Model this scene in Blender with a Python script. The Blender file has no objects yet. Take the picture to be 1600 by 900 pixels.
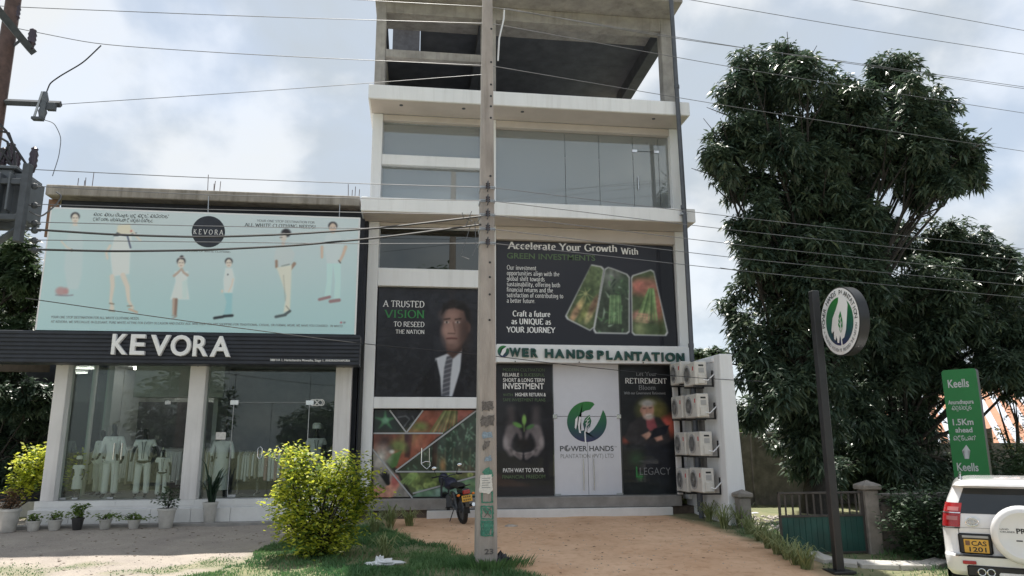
import bpy, bmesh, math, random
import numpy as np
from mathutils import Vector, Matrix
rad = math.radians
random.seed(7); np.random.seed(7)
SC = bpy.context.scene
COL = SC.collection
# ------------------------------------------------------------------ camera
F_PX, PITCH, YAW, ROLL, CAM_H = 1155.0, rad(12.0), rad(7.6), rad(-0.27), 2.4
cp_, sp_, cy_, sy_ = math.cos(PITCH), math.sin(PITCH), math.cos(YAW), math.sin(YAW)
FW = np.array([sy_*cp_, cy_*cp_, sp_]); RT0 = np.array([cy_, -sy_, 0.0]); UP0 = np.cross(RT0, FW)
RT = RT0*math.cos(ROLL) + UP0*math.sin(ROLL); UP = UP0*math.cos(ROLL) - RT0*math.sin(ROLL)
cam_d = bpy.data.cameras.new('camera'); cam = bpy.data.objects.new('camera', cam_d); COL.objects.link(cam)
cam_d.sensor_width = 36.0; cam_d.lens = 36.0*F_PX/1600.0; cam_d.clip_start = 0.05; cam_d.clip_end = 4000
cam.matrix_world = Matrix(((RT[0], UP[0], -FW[0], 0), (RT[1], UP[1], -FW[1], 0), (RT[2], UP[2], -FW[2], CAM_H), (0, 0, 0, 1)))
SC.camera = cam
# ------------------------------------------------------------------ sky and sun
SUN_EL = rad(65); SUN_ROT = rad(3)      # behind the buildings
W = bpy.data.worlds.new('World'); SC.world = W; W.use_nodes = True
nt = W.node_tree; nt.nodes.clear(); N = nt.nodes.new; Lk = nt.links.new
sky = N('ShaderNodeTexSky'); sky.sky_type = 'NISHITA'; sky.sun_disc = False
sky.sun_elevation = SUN_EL; sky.sun_rotation = -SUN_ROT; sky.air_density = 1.0; sky.dust_density = 1.0; sky.ozone_density = 1.5
tc = N('ShaderNodeTexCoord'); mp = N('ShaderNodeMapping'); mp.inputs['Scale'].default_value = (1.0, 1.0, 1.35)
mp.inputs['Location'].default_value = (3.1, 1.7, 0.4)
nz = N('ShaderNodeTexNoise'); nz.inputs['Scale'].default_value = 3.1; nz.inputs['Detail'].default_value = 9; nz.inputs['Roughness'].default_value = 0.52; nz.inputs['Distortion'].default_value = 0.5
cr = N('ShaderNodeValToRGB'); cr.color_ramp.elements[0].position = 0.40; cr.color_ramp.elements[0].color = (0.82, 0.82, 0.82, 1)
cr.color_ramp.elements[1].position = 0.62; cr.color_ramp.elements[1].color = (1, 1, 1, 1)
nz2 = N('ShaderNodeTexNoise'); nz2.inputs['Scale'].default_value = 4.2; nz2.inputs['Detail'].default_value = 10; nz2.inputs['Roughness'].default_value = .5; nz2.inputs['Distortion'].default_value = .1
mpc = N('ShaderNodeMix'); mpc.data_type = 'RGBA'; mpc.inputs[6].default_value = (2.35, 2.62, 2.90, 1); mpc.inputs[7].default_value = (3.55, 3.68, 3.78, 1)
mx = N('ShaderNodeMix'); mx.data_type = 'RGBA'
bg = N('ShaderNodeBackground'); bg.inputs['Strength'].default_value = 0.115; out = N('ShaderNodeOutputWorld')
Lk(tc.outputs['Generated'], mp.inputs[0]); Lk(mp.outputs[0], nz.inputs['Vector']); Lk(mp.outputs[0], nz2.inputs['Vector'])
Lk(nz.outputs['Fac'], cr.inputs[0]); cr2 = N('ShaderNodeValToRGB'); cr2.color_ramp.elements[0].position = .44; cr2.color_ramp.elements[1].position = .58; cr2.color_ramp.interpolation = 'EASE'; Lk(nz2.outputs['Fac'], cr2.inputs[0]); Lk(cr2.outputs[0], mpc.inputs[0]); Lk(cr.outputs[0], mx.inputs[0])
Lk(sky.outputs[0], mx.inputs[6]); Lk(mpc.outputs[2], mx.inputs[7]); Lk(mx.outputs[2], bg.inputs[0]); Lk(bg.outputs[0], out.inputs[0])
sun_d = bpy.data.lights.new('sun', 'SUN'); sun_d.energy = 3.8; sun_d.angle = rad(0.6); sun_d.color = (1.0, 0.95, 0.86)
sun = bpy.data.objects.new('sun', sun_d); COL.objects.link(sun); sun.location = (0, 40, 60)
_d = Vector((math.sin(SUN_ROT)*math.cos(SUN_EL), -math.cos(SUN_ROT)*math.cos(SUN_EL), -math.sin(SUN_EL)))
sun.rotation_euler = _d.to_track_quat('-Z', 'Y').to_euler()
SC.view_settings.view_transform = 'Standard'; SC.view_settings.look = 'None'; SC.view_settings.gamma = 1.0
SC.view_settings.exposure = 1.10
SC.cycles.max_bounces = 8; SC.cycles.transparent_max_bounces = 24; SC.cycles.use_denoising = True
# ------------------------------------------------------------------ pixel helpers (photo 1600 x 900)
def ray(x, y): return FW + RT*(x-800)/F_PX - UP*(y-450)/F_PX
def PY(x, y, Y):
    v = ray(x, y); t = Y/v[1]; return (v[0]*t, Y, CAM_H+v[2]*t)
def PX(x, y, X):
    v = ray(x, y); t = X/v[0]; return (X, v[1]*t, CAM_H+v[2]*t)
def PZ(x, y, z):
    v = ray(x, y); t = (z-CAM_H)/v[2]; return (v[0]*t, v[1]*t, z)
def fx(x, y, Y): return PY(x, y, Y)[0]
def fz(x, y, Y): return PY(x, y, Y)[2]
def gz(y): return float(np.interp(y, [9.5, 13, 19.5], [0, .36, .62]))
def PG(x, y):
    lo, hi = 6.0, 60.0
    for _ in range(40):
        m = (lo+hi)/2
        if PY(x, y, m)[2] > gz(m): lo = m
        else: hi = m
    return PY(x, y, lo)
def proj(P):
    P = np.asarray(P, float) - np.array([0, 0, CAM_H]); k = P@FW
    return 800+F_PX*(P@RT)/k, 450-F_PX*(P@UP)/k
# ------------------------------------------------------------------ materials
def lin(c):
    c = np.asarray(c, float)/255.0
    return np.where(c <= .04045, c/12.92, ((c+.055)/1.055)**2.4)
MATS = {}
def mat(name, col, rough=.6, var=.10, scale=5.0, bump=0.0, bscale=40.0, metal=0.0, spec=.5, col2=None, stretch=None, coat=0.0, stain=0.0):
    m = bpy.data.materials.new(name); m.use_nodes = True; t = m.node_tree; b = t.nodes['Principled BSDF']
    b.inputs['Roughness'].default_value = rough; b.inputs['Metallic'].default_value = metal; b.inputs['Specular IOR Level'].default_value = spec
    b.inputs['Coat Weight'].default_value = coat; b.inputs['Coat Roughness'].default_value = .08
    c = t.nodes.new('ShaderNodeTexCoord'); mpn = t.nodes.new('ShaderNodeMapping')
    if stretch: mpn.inputs['Scale'].default_value = stretch
    t.links.new(c.outputs['Object'], mpn.inputs[0])
    n = t.nodes.new('ShaderNodeTexNoise'); n.inputs['Scale'].default_value = scale; n.inputs['Detail'].default_value = 6; n.inputs['Roughness'].default_value = .6
    t.links.new(mpn.outputs[0], n.inputs['Vector'])
    mix = t.nodes.new('ShaderNodeMix'); mix.data_type = 'RGBA'
    a = np.array(col[:3]); 
    if col2 is None: lo, hi = a*(1-var), np.minimum(a*(1+var), 1)
    else: lo, hi = a, np.array(col2)
    r = t.nodes.new('ShaderNodeValToRGB'); r.color_ramp.elements[0].position = .35; r.color_ramp.elements[1].position = .68
    t.links.new(n.outputs['Fac'], r.inputs[0]); t.links.new(r.outputs[0], mix.inputs[0])
    mix.inputs[6].default_value = (*lo, 1); mix.inputs[7].default_value = (*hi, 1)
    csock = mix.outputs[2]
    if stain:
        mp2 = t.nodes.new('ShaderNodeMapping'); mp2.inputs['Scale'].default_value = (3.5, 3.5, .22); t.links.new(c.outputs['Object'], mp2.inputs[0])
        n3 = t.nodes.new('ShaderNodeTexNoise'); n3.inputs['Scale'].default_value = 1.6; n3.inputs['Detail'].default_value = 7; n3.inputs['Roughness'].default_value = .65; t.links.new(mp2.outputs[0], n3.inputs['Vector'])
        r3_ = t.nodes.new('ShaderNodeValToRGB'); r3_.color_ramp.elements[0].position = .50; r3_.color_ramp.elements[1].position = .72; r3_.color_ramp.elements[1].color = (stain, stain, stain, 1); t.links.new(n3.outputs['Fac'], r3_.inputs[0])
        mx3 = t.nodes.new('ShaderNodeMix'); mx3.data_type = 'RGBA'; t.links.new(r3_.outputs[0], mx3.inputs[0]); t.links.new(csock, mx3.inputs[6]); mx3.inputs[7].default_value = (*(a*np.array([.45, .43, .40])), 1); csock = mx3.outputs[2]
    t.links.new(csock, b.inputs['Base Color'])
    if bump:
        n2 = t.nodes.new('ShaderNodeTexNoise'); n2.inputs['Scale'].default_value = bscale; n2.inputs['Detail'].default_value = 4
        t.links.new(mpn.outputs[0], n2.inputs['Vector'])
        bp = t.nodes.new('ShaderNodeBump'); bp.inputs['Strength'].default_value = bump; bp.inputs['Distance'].default_value = .02
        t.links.new(n2.outputs['Fac'], bp.inputs['Height']); t.links.new(bp.outputs[0], b.inputs['Normal'])
    MATS[name] = m; return m
def glass(name, tint, refl_ior=1.5, rough=0.0, alpha_col=None):
    m = bpy.data.materials.new(name); m.use_nodes = True; t = m.node_tree; t.nodes.clear()
    o = t.nodes.new('ShaderNodeOutputMaterial'); tr = t.nodes.new('ShaderNodeBsdfTransparent'); tr.inputs[0].default_value = (*tint, 1)
    g = t.nodes.new('ShaderNodeBsdfGlossy'); g.inputs['Roughness'].default_value = rough; g.inputs[0].default_value = (.95, 1, .98, 1)
    f = t.nodes.new('ShaderNodeFresnel'); f.inputs[0].default_value = refl_ior
    n = t.nodes.new('ShaderNodeTexNoise'); n.inputs['Scale'].default_value = .8; bp = t.nodes.new('ShaderNodeBump'); bp.inputs['Strength'].default_value = .03
    t.links.new(n.outputs['Fac'], bp.inputs['Height']); t.links.new(bp.outputs[0], g.inputs['Normal'])
    x = t.nodes.new('ShaderNodeMixShader'); t.links.new(f.outputs[0], x.inputs[0]); t.links.new(tr.outputs[0], x.inputs[1]); t.links.new(g.outputs[0], x.inputs[2])
    t.links.new(x.outputs[0], o.inputs[0]); MATS[name] = m; return m
def leafmat(name, c1, c2, trans=.35, rough=.45, scale=1.2):
    m = mat(name, c1, rough, col2=c2, scale=scale); t = m.node_tree; b = t.nodes['Principled BSDF']; o = t.nodes['Material Output']
    src = b.inputs['Base Color'].links[0].from_socket
    tl = t.nodes.new('ShaderNodeBsdfTranslucent'); x = t.nodes.new('ShaderNodeMixShader'); x.inputs[0].default_value = trans
    t.links.new(src, tl.inputs[0]); t.links.new(b.outputs[0], x.inputs[1]); t.links.new(tl.outputs[0], x.inputs[2]); t.links.new(x.outputs[0], o.inputs[0])
    return m
def printmat(name, rough=.3, coat=.0):
    m = bpy.data.materials.new(name); m.use_nodes = True; t = m.node_tree; b = t.nodes['Principled BSDF']
    a = t.nodes.new('ShaderNodeAttribute'); a.attribute_name = 'print'; t.links.new(a.outputs['Color'], b.inputs['Base Color'])
    b.inputs['Roughness'].default_value = rough; b.inputs['Coat Weight'].default_value = coat; b.inputs['Coat Roughness'].default_value = .03; b.inputs['Specular IOR Level'].default_value = .25
    n = t.nodes.new('ShaderNodeTexNoise'); n.inputs['Scale'].default_value = 1.5; bp = t.nodes.new('ShaderNodeBump'); bp.inputs['Strength'].default_value = .04
    t.links.new(n.outputs['Fac'], bp.inputs['Height']); t.links.new(bp.outputs[0], b.inputs['Coat Normal'])
    MATS[name] = m; return m
M = MATS
mat('white_wall', (.83, .84, .86), .75, .04, 1.3, .15, 60, stretch=(1, 1, .25), stain=.22)
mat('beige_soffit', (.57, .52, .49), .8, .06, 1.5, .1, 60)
mat('raw_concrete', (.36, .34, .32), .9, .22, 2.2, .4, 40, stain=.5)
mat('old_concrete', (.32, .29, .26), .9, .25, 3.0, .5, 30, stretch=(1, 1, .35), stain=.7)
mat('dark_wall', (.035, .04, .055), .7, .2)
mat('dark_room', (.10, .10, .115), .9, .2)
mat('grey_ledge', (.26, .25, .24), .7, .18, 3)
mat('white_tile', (.72, .72, .72), .35, .08, 2)
mat('shop_white', (.75, .73, .73), .7, .06, 1.2, .1, 60, stain=.3)
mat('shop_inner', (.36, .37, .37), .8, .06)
mat('shop_ceiling', (.7, .7, .7), .8, .05)
mat('shop_floor', (.34, .33, .32), .3, .1)
mat('navy_slat', (.020, .024, .036), .45, .25, 3)
mat('sign_white', (.80, .81, .83), .4, .03)
mat('letter_white', (.86, .86, .87), .45, .03)
mat('letter_side', (.45, .45, .46), .5, .03)
mat('letter_green', (.004, .055, .045), .35, .1)
mat('print_white', (.80, .80, .80), .5, .03)
mat('print_dim', (.30, .31, .33), .5, .05)
mat('print_green', (.03, .22, .06), .5, .1)
mat('print_dimgreen', (.09, .15, .07), .5, .2, 8)
mat('print_dark', (.06, .07, .08), .5, .05)
mat('print_grey', (.22, .23, .25), .5, .05)
mat('chrome', (.75, .75, .75), .18, .03, metal=1.0)
mat('galvanised', (.42, .44, .46), .45, .15, metal=.7)
mat('black_paint', (.018, .019, .022), .4, .2)
mat('black_plastic', (.02, .02, .022), .45, .1)
mat('rubber', (.018, .018, .019), .8, .2)
mat('pipe_grey', (.09, .10, .12), .5, .15)
mat('ac_casing', (.66, .64, .60), .45, .05, stain=.25)
mat('ac_grille', (.40, .40, .40), .5, .1)
mat('red_mark', (.55, .02, .03), .4, .05)
mat('pole_concrete', (.40, .355, .33), .85, .16, 3.0, .4, 35, stretch=(1, 1, .4), stain=.6)
mat('wire_metal', (.13, .135, .15), .5, .1, metal=.3)
mat('wire_black', (.02, .021, .026), .5, .1)
mat('rust_steel', (.10, .062, .055), .7, .3, 8)
mat('steel_dark', (.07, .08, .095), .55, .25, 6)
mat('tank_grey', (.11, .125, .145), .5, .12, 4)
mat('porcelain', (.05, .035, .05), .2, .1)
mat('bark', (.032, .028, .024), .9, .35, 8, .6, 30)
mat('mannequin_black', (.015, .015, .016), .35, .05)
mat('white_cloth', (.88, .88, .88), .8, .04, 8)
mat('beige_cloth', (.55, .50, .42), .85, .05, 8)
mat('pink_cloth', (.60, .38, .36), .85, .05, 8)
mat('red_cloth', (.5, .08, .05), .8, .05)
mat('skin_brown', (.45, .26, .16), .6, .05)
mat('white_pot', (.50, .49, .47), .5, .18, 4)
mat('shaded_concrete', (.085, .09, .105), .9, .2, 2.2, .3, 40)  # raw concrete with the open top floor's shade put into its colour
mat('black_pot', (.03, .03, .032), .5, .1)
mat('soil', (.08, .055, .04), .95, .3, 20)
mat('gate_green', (.008, .060, .052), .5, .25, 3)
mat('gate_steel', (.05, .045, .042), .6, .3, 6)
mat('pillar_cement', (.23, .21, .19), .9, .3, 4, .4, 40)
mat('car_white', (.80, .80, .81), .25, .02, coat=.8)
mat('car_glass', (.012, .016, .020), .06, .1, spec=.8)
mat('lamp_red', (.35, .008, .010), .15, .15, 20, coat=.5)
mat('lamp_clear', (.42, .14, .14), .2, .1, coat=.5)
mat('plate_yellow', (.72, .42, .07), .45, .06)
mat('reflector_orange', (.8, .22, .02), .3, .05)
mat('bike_black', (.012, .013, .016), .25, .1, coat=.5)
mat('bike_blue', (.02, .022, .05), .4, .1)
mat('sign_green', (.018, .215, .055), .4, .04)
mat('mirror_glass', (.75, .77, .8), .05, .02, metal=1)
mat('paper_white', (.68, .66, .64), .8, .12, 30)
mat('plastic_white', (.75, .76, .78), .4, .05, 8, .3, 15)
mat('plastic_black', (.02, .02, .024), .35, .1, 8, .3, 15)
mat('graffiti_green', (.07, .23, .17), .8, .35, 30)
mat('graffiti_dark', (.15, .135, .13), .9, .4, 40)
mat('graffiti_blue', (.25, .32, .40), .9, .3, 40)
mat('roof_orange', (.55, .27, .17), .8, .12, 6)
mat('roof_white', (.56, .60, .68), .7, .06, 6)
mat('corrugated', (.33, .27, .25), .6, .15, 4)
mat('brown_board', (.11, .085, .07), .8, .25, 5)
mat('wood_brown', (.22, .12, .07), .7, .2, 6)
mat('stone', (.42, .38, .34), .9, .3, 6)
mat('asphalt', (.22, .21, .195), .9, .2, 30, .5, 200)
mat('curb_concrete', (.50, .48, .45), .85, .12, 5, .3, 50)
mat('film_white', (.66, .67, .74), .25, .02, coat=.6)
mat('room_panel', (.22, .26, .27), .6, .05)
mat('room_light', (.7, .72, .72), .7, .05)
glass('shop_glass', (.90, .94, .93), 1.45)
glass('dark_glass', (.16, .19, .19), 1.9)  # tint darkened to stand in for trees mirrored in this window
glass('tinted_glass', (.60, .67, .67), 3.0)
leafmat('mango_leaf', (.040, .070, .052), (.092, .135, .085), .28, .36)
leafmat('mango_leaf_pale', (.075, .115, .07), (.15, .19, .11), .3, .42)
leafmat('tree_leaf', (.034, .065, .032), (.085, .135, .06), .3, .45)
leafmat('yellow_leaf', (.40, .46, .04), (.76, .76, .12), .58, .5, 1.6)
leafmat('green_leaf', (.10, .17, .03), (.20, .29, .06), .5, .5, 1.6)
leafmat('strap_leaf', (.18, .24, .09), (.44, .47, .26), .35, .5, 3)
leafmat('snake_leaf', (.012, .035, .02), (.03, .06, .03), .15, .4, 3)
leafmat('grass_blade', (.06, .16, .06), (.17, .29, .11), .35, .6, .6)
leafmat('hedge_leaf', (.032, .065, .034), (.07, .115, .055), .25, .5, 1.5)
leafmat('dry_leaf', (.09, .05, .03), (.22, .13, .07), .2, .7, 3)
leafmat('khaki_leaf', (.16, .15, .06), (.32, .26, .12), .4, .6, 3)
def hazed(name, w, col):  # mixes a diffuse veil into the glass as pale sky haze
    t = M[name].node_tree; o = [n_ for n_ in t.nodes if n_.type == 'OUTPUT_MATERIAL'][0]; src = o.inputs[0].links[0].from_socket
    d = t.nodes.new('ShaderNodeBsdfDiffuse'); d.inputs[0].default_value = (*col, 1); x = t.nodes.new('ShaderNodeMixShader'); x.inputs[0].default_value = w
    t.links.new(src, x.inputs[1]); t.links.new(d.outputs[0], x.inputs[2]); t.links.new(x.outputs[0], o.inputs[0])
hazed('tinted_glass', .30, (.58, .61, .62)); hazed('shop_glass', .012, (.6, .65, .66))
lm_ = bpy.data.materials.new('fill_glow'); lm_.use_nodes = True; lb_ = lm_.node_tree.nodes['Principled BSDF']; lb_.inputs['Emission Color'].default_value = (1, .95, .85, 1); lb_.inputs['Emission Strength'].default_value = 6.0; M['fill_glow'] = lm_
printmat('vinyl_print', .4, .3); printmat('billboard_print', .6, .0)
# ------------------------------------------------------------------ object helpers
WR = {}
def tag(o, label=None, cat=None, group=None, kind=None):
    if label: o['label'] = label
    if cat: o['category'] = cat
    if group: o['group'] = group
    if kind: o['kind'] = kind
    return o
def thing(name, loc, label, cat, group=None, rz=0.0, local=False):
    o = bpy.data.objects.new(name, None); o.empty_display_size = .2; COL.objects.link(o); o.location = loc; o.rotation_euler = (0, 0, rz)
    if not local: WR[o.name] = Matrix.Translation(Vector(loc)).inverted()
    return tag(o, label, cat, group)
def link(name, me, parent=None, recentre=True):
    o = bpy.data.objects.new(name, me); COL.objects.link(o)
    if parent is not None:
        o.parent = parent
        if parent.name in WR: o.matrix_parent_inverse = WR[parent.name]
    elif recentre and len(me.vertices):
        n = len(me.vertices); a = np.empty(n*3, np.float32); me.vertices.foreach_get('co', a); a = a.reshape(-1, 3)
        lo, hi = a.min(0), a.max(0); c = np.array([(lo[0]+hi[0])/2, (lo[1]+hi[1])/2, lo[2]])
        me.vertices.foreach_set('co', (a-c).astype(np.float32).ravel()); o.location = c.tolist()
    return o
def mesh(name, verts, faces, m, smooth=False):
    me = bpy.data.meshes.new(name); me.from_pydata([tuple(map(float, v)) for v in verts], [], faces)
    for k in (m if isinstance(m, (list, tuple)) else [m]): me.materials.append(M[k])
    if smooth: me.polygons.foreach_set('use_smooth', [True]*len(me.polygons))
    me.update(); return me
def mk(name, verts, faces, m, parent=None, smooth=False): return link(name, mesh(name, verts, faces, m, smooth), parent)
class B:                                    # collects shapes into one mesh
    def __init__(s): s.v = []; s.f = []
    def add(s, v, f):
        k = len(s.v); s.v += [tuple(map(float, p)) for p in v]; s.f += [tuple(i+k for i in q) for q in f]; return s
    def box(s, x0, x1, y0, y1, z0, z1):
        return s.add([(x0,y0,z0),(x1,y0,z0),(x1,y1,z0),(x0,y1,z0),(x0,y0,z1),(x1,y0,z1),(x1,y1,z1),(x0,y1,z1)],
                     [(0,3,2,1),(4,5,6,7),(0,1,5,4),(1,2,6,5),(2,3,7,6),(3,0,4,7)])
    def tube(s, pts, r, n=8, cap=True):
        P = [Vector(p) for p in pts]; rs = r if isinstance(r, (list, tuple)) else [r]*len(P)
        v, f = [], []; prev = None
        for i, p in enumerate(P):
            d = (P[min(i+1, len(P)-1)]-P[max(i-1, 0)]).normalized()
            if prev is None:
                a = Vector((0, 0, 1)) if abs(d.z) < .9 else Vector((1, 0, 0)); prev = d.cross(a).normalized()
            prev = (prev - d*prev.dot(d)).normalized(); q = d.cross(prev)
            for k in range(n):
                t = 2*math.pi*k/n; v.append(p+(prev*math.cos(t)+q*math.sin(t))*rs[i])
        for i in range(len(P)-1):
            for k in range(n): f.append((i*n+k, i*n+(k+1) % n, (i+1)*n+(k+1) % n, (i+1)*n+k))
        if cap: f.append(tuple(range(n-1, -1, -1))); f.append(tuple(range((len(P)-1)*n, len(P)*n)))
        return s.add(v, f)
    def lathe(s, prof, c, n=20, axis='z'):
        v, f = [], []
        for r, h in prof:
            for k in range(n):
                t = 2*math.pi*k/n; a, b = r*math.cos(t), r*math.sin(t)
                v.append({'z': (c[0]+a, c[1]+b, c[2]+h), 'y': (c[0]+a, c[1]+h, c[2]-b), 'x': (c[0]+h, c[1]+a, c[2]+b)}[axis])
        for i in range(len(prof)-1):
            for k in range(n): f.append((i*n+k, i*n+(k+1) % n, (i+1)*n+(k+1) % n, (i+1)*n+k))
        f.append(tuple(range(n-1, -1, -1))); f.append(tuple(range((len(prof)-1)*n, len(prof)*n)))
        return s.add(v, f)
    def prism(s, poly, y0, y1):             # polygon in x-z, extruded along y
        n = len(poly); v = [(a, y0, b) for a, b in poly]+[(a, y1, b) for a, b in poly]
        f = [tuple(range(n)), tuple(range(2*n-1, n-1, -1))]+[(i, i+n, (i+1) % n+n, (i+1) % n) for i in range(n)]
        return s.add(v, f)
    def ell(s, c, r, n=14, m=9):
        v, f = [], []
        for i in range(m+1):
            a = math.pi*i/m
            for k in range(n): t = 2*math.pi*k/n; v.append((c[0]+r[0]*math.sin(a)*math.cos(t), c[1]+r[1]*math.sin(a)*math.sin(t), c[2]+r[2]*math.cos(a)))
        for i in range(m):
            for k in range(n): f.append((i*n+k, (i+1)*n+k, (i+1)*n+(k+1) % n, i*n+(k+1) % n))
        return s.add(v, f)
    def obj(s, name, m, parent=None, smooth=False, bevel=0.0, seg=1):
        me = mesh(name, s.v, s.f, m, smooth)
        bm = bmesh.new(); bm.from_mesh(me); bmesh.ops.remove_doubles(bm, verts=bm.verts, dist=1e-6)
        bmesh.ops.recalc_face_normals(bm, faces=bm.faces)
        if bevel:
            es = [e for e in bm.edges if len(e.link_faces) == 2 and e.calc_face_angle(0) > .5]
            bmesh.ops.bevel(bm, geom=es, offset=bevel, segments=seg, affect='EDGES', profile=.5)
        if smooth:
            for f in bm.faces: f.smooth = True
            for e in bm.edges:
                if len(e.link_faces) == 2 and e.calc_face_angle(0) > .7: e.smooth = False
        bm.to_mesh(me); bm.free(); return link(name, me, parent)
def box(name, x0, x1, y0, y1, z0, z1, m, parent=None, bevel=.006):
    return B().box(min(x0, x1), max(x0, x1), min(y0, y1), max(y0, y1), min(z0, z1), max(z0, z1)).obj(name, m, parent, bevel=bevel)
def tube(name, pts, r, m, parent=None, n=8): return B().tube(pts, r, n).obj(name, m, parent, smooth=True)
def copy_tree(o, parent=None):
    c = o.copy(); COL.objects.link(c); c.parent = parent
    for ch in o.children: copy_tree(ch, c)
    return c
# ------------------------------------------------------------------ lettering
_fc = {}
def text_geo(s, offset=0.0, extrude=0.0, bevel=0.0, spacing=1.0):
    k = (s, offset, extrude, bevel, spacing)
    if k in _fc: return _fc[k]
    c = bpy.data.curves.new('t', 'FONT'); c.body = s; c.size = 1; c.offset = offset; c.extrude = extrude; c.bevel_depth = bevel
    c.space_character = spacing; c.resolution_u = 4; c.bevel_resolution = 1
    o = bpy.data.objects.new('t', c); COL.objects.link(o); dg = bpy.context.evaluated_depsgraph_get()
    me = o.evaluated_get(dg).to_mesh(); v = np.array([tuple(p.co) for p in me.vertices]); f = [tuple(p.vertices) for p in me.polygons]
    o.evaluated_get(dg).to_mesh_clear(); bpy.data.objects.remove(o); bpy.data.curves.remove(c)
    _fc[k] = (v, f); return _fc[k]
def arc(cx, cy, rx, ry, a0, a1, n=9):
    return [(cx+rx*math.cos(rad(a0+(a1-a0)*i/n)), cy+ry*math.sin(rad(a0+(a1-a0)*i/n))) for i in range(n+1)]
def _stem(x, y0=0, y1=1): return [(x, y1), (x, y0)]
XH = .66
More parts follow.
